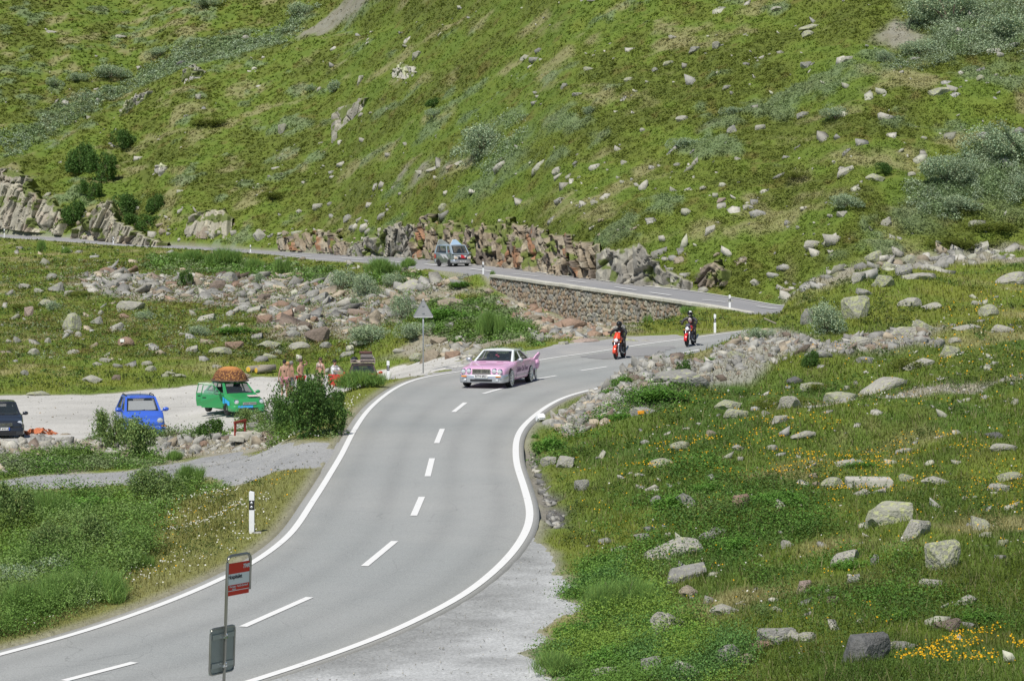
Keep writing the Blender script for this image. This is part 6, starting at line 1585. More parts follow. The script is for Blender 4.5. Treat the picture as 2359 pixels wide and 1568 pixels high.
b = PB(); b.ball((-.04, Yf(2.25), 1.17), (.10, .06, .08), 2).ball((.04, Yf(2.25), 1.12), (.09, .06, .08), 2).tube([(0, Yf(2.28), 1.27), (0, Yf(2.26), 1.18)], .004, 4)
dice = b.build("mirror_charm", plain("hot_pink", (.9, .10, .25), .6), None, True); dice.location = loc; dice.rotation_euler = (0, 0, R(-15)); tag(dice, "bright pink charm hanging behind the pink car's windscreen", "charm")

# ------------------------------------------------------------------ parked cars
BLUE = plain("blue_paint", (.055, .14, .62), .3, 0, .7); GREEN = plain("green_paint", (.035, .30, .09), .35, 0, .5); NAVY = plain("dark_grey_paint", (.030, .035, .045), .25, .2, .8); REDP = plain("red_paint", (.52, .035, .025), .35, 0, .4)
SMALL = dict(L=3.5, W=1.50, H=1.48, g=(.80, 1.55, 2.95, 3.35), belt=.96, hood=.90, nose=.70, tail=.98, R=.27, axles=(.62, 2.92), lights=[(.52, .68, .11)], ly=.06, intake=(.35, .28, .40), bump=(.22, .48), split=.46, wr=.72, gbars=5, lightrim=BLUE, rim=BLACK)
p = at(322, 105.0); p.z = gnd(p.x, p.y) + .0
bc, K = make_car("blue_hatchback", SMALL, BLUE, BLUE, "small bright blue hatchback with white sunshade behind the shrub", "car", p, R(15), "cars parked on the gravel yard")
bc.scale = (1.1, 1.1, 1.1)
WI, wn = K['WI'], K['wn']; b = PB(); c = sum(WI, Vector()) / 4
b.poly([p_ + (c - p_) * .10 - wn * .05 + Vector((0, .0, -.03)) for p_ in WI]); sh_ = b.build("sun_shade", plain("sunshade_foil", (.82, .84, .82), .6), bc)
for sx in (-1, 1):
    b = PB(); yy0, yy1 = K['Y'](1.65), K['Y'](2.85); b.tube([(sx * .50, yy0, 1.43), (sx * .50, yy0 + .08, 1.50), (sx * .50, yy1 - .08, 1.50), (sx * .50, yy1, 1.43)], .018, 6); b.build("roof_rail", BLACK, bc)
    b = PB(); b.box((sx * .64, K['Y'](-.055), .50), (.20, .02, .045)); b.build("indicator", AMBER, bc)
b = PB(); b.tube([(0, K['Y'](1.70), 1.49), (.02, K['Y'](1.78), 1.62)], .006, 4); b.build("aerial", BLACK, bc)

p = at(538, 117.5)
gc, K = make_car("green_hatchback", dict(L=3.9, W=1.62, H=1.42, g=(1.08, 1.75, 3.1, 3.7), belt=.92, hood=.88, nose=.70, tail=.95, R=.28, axles=(.75, 3.2), lights=[(.58, .62, .10)], ly=.05, grille=(.30, .52, .60), intake=(.4, .26, .36), bump=(.20, .47), split=.5,
    open=-1, openang=(R(62), R(58)), doors=[(1.15, 2.15), (2.2, 3.05)], rim=BLACK), GREEN, GREEN, "green hatchback with two doors open and a brown dome on its roof", "car", p, R(27), "cars parked on the gravel yard")
def on_car(car, rz_, v): return Matrix.Translation(car.location) @ Euler((0, 0, rz_)).to_matrix().to_4x4() @ Vector(v)
BLUEP = plain("light_blue_splash", (.05, .42, .85), .4)
for (yy_, ln) in ((.35, .55), (.95, .2)):
    for sx in (-1,):
        b = PB(); G = []
        for y in np.linspace(yy_, yy_ + ln, 5):
            aw, bb, s_, t = K['half'](y); G.append([(sx * (aw * 1.0 + .012), K['Y'](y), bb + (s_ - bb) * z) for z in (.45, .6, .75, .85)])
        b.grid(G); b.build("blue_splash", BLUEP, gc, True)
b = PB(); b.box((.35, K['Y'](.42), .86), (.5, .30, .012), (R(8), 0, 0)); b.build("bonnet_sticker", plain("sticker_white", (.7, .55, .52), .6, noise=.9, nscale=30), gc)
b = PB(); b.box((-.2, K['Y'](-.075), .42), (.7, .02, .10)); b.build("blue_splash", BLUEP, gc)
# dome on the roof
def dome():
    b = PB(); n = 30; G = []
    prof = [(0, 1.0), (.12, .97), (.27, .90), (.42, .77), (.53, .60), (.60, .40), (.63, .20), (.635, .0)]
    r_ = np.random.default_rng(5)
    for (z, r) in prof:
        G.append([(math.cos(2 * math.pi * k / n) * r * .76 * (1 + .02 * r_.normal()), math.sin(2 * math.pi * k / n) * r * 1.02, z) for k in range(n)])
    G = [row + [row[0]] for row in G]; b.grid(G); bmesh.ops.remove_doubles(b.bm, verts=b.bm.verts, dist=.001)
    m, t, bs = newmat("rusty_wicker"); L_ = t.links.new
    tc = t.nodes.new('ShaderNodeTexCoord'); v = t.nodes.new('ShaderNodeTexVoronoi'); v.inputs['Scale'].default_value = 11; r = t.nodes.new('ShaderNodeValToRGB')
    r.color_ramp.elements[0].position = .05; r.color_ramp.elements[0].color = (.52, .26, .07, 1); r.color_ramp.elements[1].position = .55; r.color_ramp.elements[1].color = (.12, .045, .02, 1)
    L_(tc.outputs['Object'], v.inputs['Vector']); L_(v.outputs['Distance'], r.inputs[0])
    sx = t.nodes.new('ShaderNodeSeparateXYZ'); L_(tc.outputs['Object'], sx.inputs[0]); mr = t.nodes.new('ShaderNodeMapRange'); mr.inputs[1].default_value = .44; mr.inputs[2].default_value = .60
    mx = t.nodes.new('ShaderNodeMixRGB'); mx.inputs[2].default_value = (.55, .24, .07, 1); L_(sx.outputs['Z'], mr.inputs[0]); L_(mr.outputs[0], mx.inputs[0]); L_(r.outputs[0], mx.inputs[1]); L_(mx.outputs[0], bs.inputs['Base Color'])
    bs.inputs['Roughness'].default_value = .9
    bp = t.nodes.new('ShaderNodeBump'); bp.inputs['Distance'].default_value = .04; L_(v.outputs['Distance'], bp.inputs['Height']); L_(bp.outputs[0], bs.inputs['Normal'])
    root = empty("roof_dome", on_car(gc, R(27), (0, K['Y'](2.42), 1.44)), R(27), "rust-brown shaggy dome tied on the green car's roof", "dome")
    b.build("shell", m, root, True)
    b = PB(); b.tube([(math.cos(2 * math.pi * k / 24) * .80, math.sin(2 * math.pi * k / 24) * .99, .02) for k in range(25)], .045, 6); b.build("rim", plain("rope_brown", (.13, .08, .06), .95, noise=.5, nscale=30), root)
dome()

p = at(2, 108.5)
nc_, K = make_car("dark_hatchback", dict(L=4.0, W=1.70, H=1.46, g=(.95, 1.75, 3.2, 3.85), belt=.95, hood=.92, nose=.74, tail=.98, R=.30, axles=(.78, 3.3), lights=[(.66, .68, .11)], ly=.10, grille=(.34, .60, .68), intake=(.5, .26, .38), bump=(.20, .50), split=.5,
    plate=("DP 460 LB", .47, 0), euro=True, lightrim=NAVY), NAVY, NAVY, "dark grey hatchback cut off by the photo's left edge", "car", p, R(14), "cars parked on the gravel yard")

p = at(836, 134.5)
rc, K = make_car("red_hatchback", dict(L=3.7, W=1.58, H=1.36, g=(1.0, 1.6, 3.0, 3.5), belt=.90, hood=.86, nose=.70, tail=.92, R=.27, axles=(.7, 3.1), lights=[(.55, .60, .09)], ly=.05, grille=(.3, .52, .60), bump=(.2, .46), split=.5,
    open=-1, openang=(R(72),), doors=[(1.05, 2.1)], rim=BLACK), REDP, plain("faded_dark_roof", (.07, .05, .05), .6), "old red hatchback with loaded roof rack and an open door", "car", p, R(4), "cars parked on the gravel yard")
rr = PB()
for sx in (-1, 1): rr.tube([(sx * .62, K['Y'](1.5), 1.46), (sx * .62, K['Y'](3.1), 1.46)], .016, 6).tube([(sx * .62, K['Y'](1.5), 1.58), (sx * .62, K['Y'](3.1), 1.58)], .014, 6)
for y in (1.5, 2.0, 2.5, 3.0): rr.tube([(-.62, K['Y'](y), 1.46), (.62, K['Y'](y), 1.46)], .014, 6); 
for y in (1.5, 2.3, 3.1):
    for sx in (-1, 1): rr.tube([(sx * .60, K['Y'](y), 1.34), (sx * .62, K['Y'](y), 1.58)], .014, 6)
rr.tube([(-.62, K['Y'](1.5), 1.58), (.62, K['Y'](1.5), 1.58)], .014, 6)
rr.build("roof_rack", plain("worn_steel", (.42, .36, .33), .5, .5, noise=.4), rc)
def cargo(name, label, v, d, mat, cat, rz_=4, kind='box'):
    o = PB()
    if kind == 'box': o.box((0, 0, d[2] / 2), d, None, .04)
    elif kind == 'roll': o.lathe((0, 0, d[2] / 2), [(-d[0] / 2, .01), (-d[0] / 2, d[2] / 2), (-d[0] * .2, d[2] * .46), (0, d[2] / 2), (d[0] * .25, d[2] * .46), (d[0] / 2, d[2] / 2), (d[0] / 2, .01)], 'x', 14)
    else: 
        for i in range(5): o.ball((RNG.uniform(-.12, .12), RNG.uniform(-.2, .2), d[2] * (.3 + .35 * RNG.uniform())), (d[0] * .7, d[1] * .6, d[2] * .6), 2)
    o = o.build(name, mat, None, kind != 'box'); o.location = on_car(rc, R(4), v); o.rotation_euler = (0, 0, R(rz_)); tag(o, label, cat)
cargo("suitcase", "dark flat suitcase on the red car's roof rack", (.22, K['Y'](2.0), 1.475), (.74, .5, .20), plain("case_grey", (.10, .09, .085), .7, noise=.3), "suitcase")
cargo("suitcase", "grey case stacked above the dark one on the red car", (.20, K['Y'](2.1), 1.68), (.66, .5, .17), plain("case_lighter", (.22, .20, .19), .7, noise=.3), "suitcase")
cargo("rolled_mat", "brown rolled mat on top of the red car's luggage", (.15, K['Y'](2.1), 1.86), (.66, .2, .16), plain("mat_brown", (.12, .06, .05), .9, noise=.4), "roll", kind='roll')
cargo("duffel_bag", "black soft bag at the left of the red car's roof rack", (-.40, K['Y'](2.0), 1.47), (.40, .7, .32), plain("bag_black", (.02, .022, .028), .7), "bag", kind='bag')

# ------------------------------------------------------------------ the camper van with shark fins
VANG = plain("olive_grey_paint", (.19, .215, .19), .3, .3, .6); VANW = plain("grey_blue_paint", (.36, .43, .50), .3, .1, .6)
p = at(1042, 219); p.z = gnd(p.x, p.y)
vrz = R(24)
vn, K = make_car("minivan", dict(L=4.3, W=1.67, H=1.82, g=(.30, .98, 4.02, 4.22), belt=1.06, hood=1.02, nose=.92, tail=1.06, R=.31, axles=(.85, 3.2), lights=[], bump=(.30, .58), bumpmat=SILVER, intake=(.0, .3, .301), plate=("P748 DPV", .42, .05), split=.30, wb=.93, wr=.80,
    doors=[(.55, 1.45), (1.55, 2.6)], rim=BLACK, handle=BLACK), VANG, VANW, "silver green minivan with shark fins on its roof, on the upper road", "van", p, vrz)
Yv = K['Y']
b = PB(); b.box((0, Yv(-.03), .78), (1.50, .04, .30), (R(-6), 0, 0), .01); b.build("front_panel", plain("van_white", (.70, .71, .74), .4), vn)
b = PB(); b.box((0, Yv(-.06), .70), (.80, .03, .13)); b.build("grille", BLACK, vn)
for sx in (-1, 1):
    b = PB(); b.box((sx * .60, Yv(-.055), .72), (.28, .03, .15), None, .01); b.build("headlight", plain("yellowed_lens", (.80, .66, .48), .2), vn)
b = PB(); b.box((0, Yv(-.062), .86), (.30, .02, .17), (R(-6), R(20), 0)).box((.05, Yv(-.075), .74), (.42, .02, .07)); b.build("red_emblem", plain("emblem_red", (.70, .04, .06), .5), vn)
b = PB(); b.poly([(-.72, Yv(-.055), .93), (-.30, Yv(-.06), .80), (-.20, Yv(-.06), .84)], (0, -.01, 0)).poly([(.72, Yv(-.055), .93), (.30, Yv(-.06), .80), (.36, Yv(-.06), .90)], (0, -.01, 0)); b.build("dark_stripe", BLACK, vn)
b = PB(); b.poly([(-.843, Yv(1.5), 1.0), (-.845, Yv(2.6), 1.02), (-.845, Yv(.9), .55)], (-.006, 0, 0)).poly([(-.845, Yv(2.9), 1.02), (-.845, Yv(2.2), 1.02), (-.845, Yv(1.9), .6)], (-.006, 0, 0)); b.build("side_stripe", plain("stripe_silver", (.62, .62, .64), .4), vn)
b = PB(); b.lathe((-.848, Yv(3.9), .82), [(-.006, .20), (-.01, .001)], 'x', 18); b.build("side_badge", plain("badge_red", (.5, .08, .06), .5), vn)
for (x, y, sx) in ((-.55, 3.0, -1), (.10, 1.7, 1)):
    b = PB(); b.poly([(0, -.55, 0), (0, .45, 0), (0, .26, .42), (0, .0, .44)], (.05, 0, 0)); f = b.build("roof_fin", plain("fin_blue_grey", (.33, .45, .58) if sx > 0 else (.42, .44, .42), .4), vn); f.location = (x, Yv(y), 1.82); f.rotation_euler = (0, R(-20 if sx < 0 else 12), R(50))
    b = PB(); b.tube([(0.025, .45, 0), (.025, .26, .42)], .03, 6); e_ = b.build("fin_edge", WHITE, vn); e_.parent = f
occupant(vn, -.40, Yv(1.5), .80, "driver in red at the minivan's open side window", plain("red_shirt", (.4, .05, .06), .9), HK, vrz)

# ------------------------------------------------------------------ motorcycles and riders
LEATHER = plain("black_leather", (.022, .022, .025), .45); MRED = plain("motorcycle_orange_red", (.80, .07, .025), .3, 0, .6); MRED2 = plain("motorcycle_red", (.62, .015, .02), .3, 0, .6); METAL = plain("engine_metal", (.18, .18, .19), .4, .7); FORK = plain("fork_silver", (.75, .76, .78), .25, .7)
def motorcycle(label, loc, rz, red, rimm, fairing, group):
    root = empty("motorcycle", loc, rz, label, "motorcycle", group)
    for y, nm, tw in ((-.72, "front_wheel", .12), (.72, "rear_wheel", .18)):
        w_ = empty(nm, (0, y, .31), 0); w_.parent = root
        t = PB(); t.lathe((0, 0, 0), [(-tw / 2, .21), (-tw / 2, .26), (-tw * .3, .30), (0, .315), (tw * .3, .30), (tw / 2, .26), (tw / 2, .21)]); t.build("tyre", TYRE, w_, True)
        t = PB(); t.lathe((0, 0, 0), [(-.05, .215), (-.03, .19), (.03, .19), (.05, .215)])
        for k in range(5):
            a = 2 * math.pi * k / 5; t.box((0, math.cos(a) * .11, math.sin(a) * .11), (.03, .18, .035), (a, 0, 0))
        t.lathe((0, 0, 0), [(-.06, .001), (-.06, .04), (.06, .04), (.06, .001)]); t.build("rim", rimm, w_)
    b = PB()
    for sx in (-.10, .10): b.tube([(sx, -.72, .31), (sx, -.42, .98)], [.028, .026], 8)
    b.build("fork", FORK, root, True)
    b = PB(); G = []
    for a in np.linspace(-.6, 1.9, 10): G.append([(x, -.72 + math.cos(a + .5) * -.345 * (-1 if False else 1), .31 + math.sin(a + .5) * .345 + (0 if abs(x) < .05 else -.02)) for x in (-.075, -.04, 0, .04, .075)])
    b.grid(G); b.build("mudguard", red, root, True, .01)
    b = PB(); b.lathe((0, -.60, .86), [(.12, .05), (.02, .095), (-.05, .10)], 'y', 18); b.build("lamp_housing", BLACK, root, True)
    b = PB(); b.lathe((0, -.655, .86), [(0, .092), (-.025, .06), (-.03, .001)], 'y', 18); b.build("headlight", plain("lamp_white", (.85, .88, .9), .1), root, True)
    b = PB(); b.tube([(-.36, -.30, 1.05), (-.20, -.40, 1.03), (.20, -.40, 1.03), (.36, -.30, 1.05)], .016, 6); b.build("handlebar", BLACK, root)
    for sx in (-1, 1):
        b = PB(); b.tube([(sx * .28, -.36, 1.04), (sx * .38, -.40, 1.20)], .008, 5).ball((sx * .40, -.40, 1.22), (.13, .03, .09)); b.build("mirror", BLACK, root, True)
        b = PB(); b.ball((sx * .18, -.50, .80), (.07, .05, .05)); b.build("indicator", AMBER, root, True)
    b = PB(); b.ball((0, -.12, .88), (.34, .62, .30), 3).box((0, -.30, .82), (.26, .25, .16), None, .04); b.build("fuel_tank", red, root, True)
    b = PB(); b.box((0, .35, .80), (.26, .62, .09), None, .035); b.build("seat", LEATHER, root, True)
    b = PB(); b.box((0, .62, .90), (.20, .34, .12), (R(12), 0, 0), .04); b.build("tail_piece", red, root, True)
    b = PB(); b.box((0, -.02, .48), (.34, .42, .30), None, .05).lathe((0, -.10, .66), [(-.17, .001), (-.17, .10), (.17, .10), (.17, .001)], 'x', 12).lathe((0, .08, .42), [(-.22, .001), (-.22, .14), (.22, .14), (.22, .001)], 'x', 14); b.build("engine", METAL, root)
    b = PB(); b.tube([(.02, -.36, .92), (.10, -.05, .60), (.10, .30, .55), (.05, .34, .78)], .022, 6).tube([(-.02, -.36, .92), (-.10, -.05, .60), (-.10, .30, .55), (-.05, .34, .78)], .022, 6); b.build("frame", red, root)
    b = PB(); b.tube([(.09, .28, .45), (.10, .72, .31)], .03, 6).tube([(-.09, .28, .45), (-.10, .72, .31)], .03, 6); b.build("swingarm", METAL, root)
    b = PB(); b.tube([(.12, -.22, .55), (.16, -.26, .32), (.18, .10, .24), (.20, .45, .34), (.20, .85, .50)], [.025, .025, .03, .05, .055], 8); b.build("exhaust", FORK, root, True)
    b = PB(); b.box((0, .95, .62), (.14, .02, .18), (R(20), 0, 0)); b.build("number_plate", PLATE, root)
    if fairing:
        b = PB(); G = []
        for v in np.linspace(0, 1, 6): G.append([(x * (1 - .35 * v), -.62 + .22 * v + abs(x) * .5, .92 + .30 * v) for x in np.linspace(-.17, .17, 7)])
        b.grid(G); b.build("fairing", red, root, True, .015)
    else:
        b = PB(); G = []
        for v in np.linspace(0, 1, 4): G.append([(x * (1 - .3 * v), -.58 + .12 * v + abs(x) * .4, .97 + .14 * v) for x in np.linspace(-.12, .12, 5)])
        b.grid(G); b.build("flyscreen", plain("smoked_screen", (.10, .10, .13), .1), root, True, .01)
    b = PB(); b.tube([(.02, .10, .30), (.32, .02, .02)], .012, 5)
    b.build("footpeg", METAL, root)
    return root
RIDE = dict(pelvis=(0, .32, .92), waist=(0, .26, 1.08), chest=(0, .12, 1.30), neck=(0, .05, 1.44), chin=(0, -.01, 1.50), skull=(0, -.02, 1.60), shL=(.20, .08, 1.37), elL=(.36, -.12, 1.20), wrL=(.35, -.28, 1.09), haL=(.34, -.34, 1.06),
            shR=(-.20, .08, 1.37), elR=(-.36, -.12, 1.20), wrR=(-.35, -.28, 1.09), haR=(-.34, -.34, 1.06), hiL=(.12, .26, .88), knL=(.26, -.12, .72), anL=(.22, .20, .36), toL=(.24, .04, .30), hiR=(-.12, .26, .88), knR=(-.26, -.12, .72), anR=(-.22, .20, .36), toR=(-.24, .04, .30))
def rider(label, loc, rz, helm, jacket, extra=None):
    r_ = person(label, loc, rz, RIDE, LEATHER, None, [("jacket", ARMS, .028, jacket), ("trousers", LEGS_L, .024, LEATHER), ("boot", FEET, .022, BLACK), ("boot", FEETR, .022, BLACK), ("glove", ('wrL', 'haL'), .014, BLACK), ("glove", ('wrR', 'haR'), .014, BLACK)], "motorcycle riders", helmet=helm)
    return r_
HELM_B = plain("helmet_black", (.015, .016, .018), .12, 0, .8)
def helmet_w():
    m, t, b = newmat("helmet_white_black"); tc = t.nodes.new('ShaderNodeTexCoord'); v = t.nodes.new('ShaderNodeTexNoise'); v.inputs['Scale'].default_value = 7; r = t.nodes.new('ShaderNodeValToRGB'); r.color_ramp.interpolation = 'CONSTANT'
    r.color_ramp.elements[0].color = (.02, .02, .03, 1); r.color_ramp.elements[1].position = .5; r.color_ramp.elements[1].color = (.8, .8, .82, 1)
    t.links.new(tc.outputs['Object'], v.inputs['Vector']); t.links.new(v.outputs['Fac'], r.inputs[0]); t.links.new(r.outputs[0], b.inputs['Base Color']); b.inputs['Roughness'].default_value = .15; return m
p1 = hit(1427, 825); p2 = hit(1590, 796)
motorcycle("orange-red motorcycle with orange wheels and a small fairing", p1, R(-16), MRED, MRED, True, "motorcycles following the pink car")
rider("rider in black leather and black helmet on the orange motorcycle", p1, R(-16), HELM_B, LEATHER)
motorcycle("red-framed black motorcycle with round white lamp, farther back", p2, R(-17), MRED2, BLACK, False, "motorcycles following the pink car")
rider("rider in white-fronted jacket and patterned helmet on the rear motorcycle", p2, R(-17), helmet_w(), plain("jacket_black_grey", (.045, .045, .05), .5))
for (pp, rz_, colr, nm) in ((p2, R(-17), (.62, .55, .52), "jacket_panel"), (p1, R(-16), (.5, .5, .5), "jacket_logo")):
    rr_ = [o for o in bpy.data.objects if o.name.startswith("person") and (o.location - pp).length < .01][0]
    b = PB()
    if nm == "jacket_panel": b.ball((0, -.03, 1.26), (.20, .10, .30), 2, (R(28), 0, 0))
    else: b.ball((0, -.02, 1.22), (.13, .06, .05), 2)
    b.build(nm, plain(nm, colr, .6), rr_, True)

# ------------------------------------------------------------------ people on the yard
p = at(771, 134.8)
person("man in white t-shirt and sunglasses leaning on the red car's door", p, R(55), dict(elL=(.20, -.16, 1.22), wrL=(.05, -.34, 1.18), haL=(-.02, -.40, 1.17), elR=(-.22, -.14, 1.22), wrR=(-.12, -.36, 1.18), haR=(-.05, -.42, 1.17)), SKIN2, HK,
       [("t_shirt", SLEEVE, .03, plain("white_cotton", (.82, .82, .84), .9)), ("shorts", LEGS, .03, plain("navy_shorts", (.03, .045, .09), .9))], "people standing around the gravel yard", sc=1.03)
GPY = "people standing around the gravel yard"
person("shirtless black-haired man seen from behind at the bush's left edge", at(655, 122.5), R(190), dict(), SKIN, HK, [("shorts", LEGS, .025, plain("pink_shorts", (.45, .20, .22), .9))], GPY)
person("shirtless red-blond man behind the black-haired one", at(664, 127), R(100), dict(elL=(.22, -.10, 1.18), wrL=(.10, -.25, 1.10), haL=(.04, -.30, 1.10)), SKIN, HBL, [("shorts", LEGS, .025, plain("brown_shorts", (.20, .14, .10), .9))], GPY, sc=1.02)
person("grey-haired shirtless man, lower, beside the blond man", at(672, 124.5), R(120), dict(), SKIN2, HG, [("shorts", LEGS, .025, plain("grey_shorts", (.16, .17, .18), .9))], GPY, sc=.95)
person("shirtless man in red shorts with one hand raised to his brow", at(693, 126.5), R(60), dict(shL=(.18, .0, 1.46), elL=(.42, -.08, 1.56), wrL=(.22, -.14, 1.66), haL=(.13, -.16, 1.68), elR=(-.26, .02, 1.2), wrR=(-.16, -.18, 1.05), haR=(-.12, -.24, 1.02)), SKIN, HB,
       [("shorts", LEGS, .03, plain("red_shorts", (.55, .03, .04), .9))], GPY, sc=1.03)
person("dark-haired woman in a bikini top right of the man in red shorts", at(738, 126), R(-30), dict(), SKIN, HB, [("bikini_top", ('chest', 'shL', 'shR'), -.012, plain("pale_bikini", (.6, .45, .40), .9)), ("shorts", LEGS, .025, plain("pale_shorts", (.45, .36, .30), .9))], GPY, hairlen=.14, sc=.95)

# ------------------------------------------------------------------ delineator posts
PW = plain("post_white", (.84, .85, .86), .5, noise=.04, nscale=5); PBK = plain("post_black", (.02, .02, .022), .5); REFL = plain("reflector_glass", (.6, .62, .64), .2, .3)
def post(x, y, h, label, rz=0, two=True, d=None, dmin=30, tilt=0, base_=False):
    p = hit(x, y, dmin) if d is None else at(x, d)
    p.z = gtop(p.x, p.y)
    root = empty("delineator_post", p, rz, label, "marker post", "white roadside delineator posts", ry=tilt)
    w_ = .06
    def sect(z0, z1, cutz=0, grow=0):
        b = PB(); bot = [(-w_ - grow, -.05 - grow, z0), (w_ + grow, -.05 - grow, z0 - cutz), (w_ + grow, .05, z0 - cutz), (-w_ - grow, .05, z0)]; top = [(q[0], q[1], z1 - (cutz if q[0] > 0 else 0)) for q in bot]
        vs = [b.bm.verts.new(q) for q in bot + top]
        for fc in ((0, 1, 2, 3), (4, 7, 6, 5), (0, 4, 5, 1), (1, 5, 6, 2), (2, 6, 7, 3), (3, 7, 4, 0)): b.bm.faces.new([vs[i] for i in fc])
        return b
    a = sect(-.15, h * .56).build("post", PW, root); 
    sect(h * .56, h * .79, .0).build("black_band", PBK, root)
    t = sect(h * .79, h * .985, .0); t.box((0, 0, h * .985), (.10, .085, .03), (0, R(14), 0)); t.build("cap", PW, root)
    for z in ((.63, .73) if two else (.68,)):
        b = PB(); b.lathe((0, -.052, h * z), [(.0, .032), (-.008, .028), (-.01, .001)], 'y', 12); b.build("reflector", REFL, root, True)
    if base_:
        b = PB(); b.box((.12, .02, .0), (.22, .16, .06), None, .01); b.build("foot_slab", plain("concrete_foot", (.45, .44, .40), .9, noise=.2), root)
post(580, 1230, .99, "nearest marker post with two round reflectors, standing in the left verge", base_=True)
post(894, 875, 1.0, "marker post on the verge just left of the bend, above the red car", R(8))
post(1647, 767, .98, "marker post right of the second motorcycle", R(-5), dmin=125)
post(1681, 711, .98, "marker post beside the upper road, right of the wall's end", dmin=145)
post(1113, 632, .98, "marker post at the left end of the stone wall", R(6), dmin=170)
post(577, 582, .98, "thin marker post on the upper road, third from the left edge", dmin=250)
post(261, 562, .98, "marker post on the far upper road below the leaning rock spike", dmin=260)
post(10, 548, 1.1, "marker post at the far left edge of the photo", dmin=280)
# fallen caps in the bend
for (x, y, lab, s_) in ((1245, 972, "white broken marker post lying among plants in the bend", .34), (825 * .94 + 4, 1029 * .94 + 60, "", 0)):
    if s_:
        p = hit(x, y); root = empty("broken_post", (p.x, p.y, p.z + .14), .3, lab, "marker post", rx=R(60))
        b = PB(); b.box((0, 0, 0), (.26, .22, .34), None, .04); b.build("stump", PW, root); b = PB(); b.box((.03, -.112, .0), (.09, .012, .16)); b.build("black_band", PBK, root)

# ------------------------------------------------------------------ triangular sign seen from behind
GALV = plain("galvanised_steel", (.42, .44, .45), .4, .6, noise=.12, nscale=8); BACK = plain("sign_back_grey", (.33, .335, .34), .6, .1, noise=.08, nscale=3)
p = at(975, 114.8); p.z = gtop(p.x, p.y)
root = empty("triangular_sign", p, R(3), "grey back of a triangular road sign on a tall thin pole", "road sign")
za = -(689 - CY0) * 114.8 / F - p.z - .80
b = PB(); b.tube([(0, 0, -.2), (0, 0, za + .82)], .032, 10); b.build("pole", GALV, root, True)
def rtri(s_, r, z0, y):
    h = s_ * .866; P_ = [(-s_ / 2, 0), (s_ / 2, 0), (0, h)]; out = []
    for i in range(3):
        a, b_, c = Vector(P_[i - 1]), Vector(P_[i]), Vector(P_[(i + 1) % 3])
        u = (a - b_).normalized(); v = (c - b_).normalized()
        for t in (0, .33, .66, 1):
            out.append(b_ + (u * (1 - t) + v * t) * r * (1.0 if t in (0, 1) else .72))
    return [(q.x, y, z0 + q.y) for q in out]
b = PB(); b.poly(rtri(.93, .07, za, -.045), (0, -.012, 0)); b.build("sign_plate", BACK, root)
b = PB(); q = rtri(.93, .07, za, -.062); b.tube(q + [q[0], q[1]], .011, 6); b.build("sign_rim", GALV, root)
for z in (za + .18, za + .51): b = PB(); b.box((0, -.065, z), (.10, .03, .04)); b.build("bracket", GALV, root)

# ------------------------------------------------------------------ bus stop sign, near the lower edge
STEEL = plain("brushed_steel", (.27, .275, .25), .3, .8, noise=.08, nscale=6); SRED = plain("sign_red", (.60, .03, .02), .4); SWHITE = plain("sign_white", (.70, .74, .72), .4)
D_ = 40.0; bx_ = (511 - CX) * D_ / F; g_ = gtop(bx_, D_)
root = empty("bus_stop_sign", (bx_, D_, g_), R(60), "bus stop sign with red and white panel and a timetable board below", "bus stop sign", ry=0)
top_z = -(1281 - CY0) * D_ / F - g_
root.rotation_euler = (Euler((0, R(1.7), 0)).to_matrix() @ Euler((0, 0, R(60))).to_matrix()).to_euler()
Wd = .60
b = PB(); r_ = .10; pts = [(0, 0, -.3), (0, 0, top_z - r_)]
for a in (30, 60, 90): pts.append((r_ - r_ * math.cos(R(a)), 0, top_z - r_ + r_ * math.sin(R(a))))
for a in (90, 60, 30, 0): pts.append((Wd - r_ + r_ * math.cos(R(a)), 0, top_z - r_ + r_ * math.sin(R(a))))
pts.append((Wd, 0, top_z - .56)); b.tube(pts, .024, 10); b.build("frame", STEEL, root, True)
pw = Wd - .05
zt_ = top_z - .115
for (z0, z1, mt, nm) in ((.0, .165, SRED, "panel_red"), (.165, .335, SWHITE, "panel_white"), (.335, .50, SRED, "panel_red")):
    b = PB(); b.box((Wd / 2, 0, zt_ - (z0 + z1) / 2), (pw, .014, z1 - z0 - .001)); b.build(nm, mt, root)
b = PB(); b.box((Wd / 2, -.0085, zt_ - .425), (pw, .004, .010)); b.build("panel_line", SWHITE, root)
text("TMR", .09, SWHITE, root, (Wd * .80, -.010, zt_ - .07), (R(90), 0, 0), "lettering", .3, .002)
text("Hospitalet", .088, INK, root, (Wd * .33, -.010, zt_ - .215), (R(90), 0, 0), "stop_name", 0, .001)
text("Martigny - Gd-St-Bernard", .046, SWHITE, root, (Wd * .50, -.010, zt_ - .362), (R(90), 0, 0), "lettering")
text("Aosta", .040, SWHITE, root, (Wd * .30, -.010, zt_ - .402), (R(90), 0, 0), "lettering")
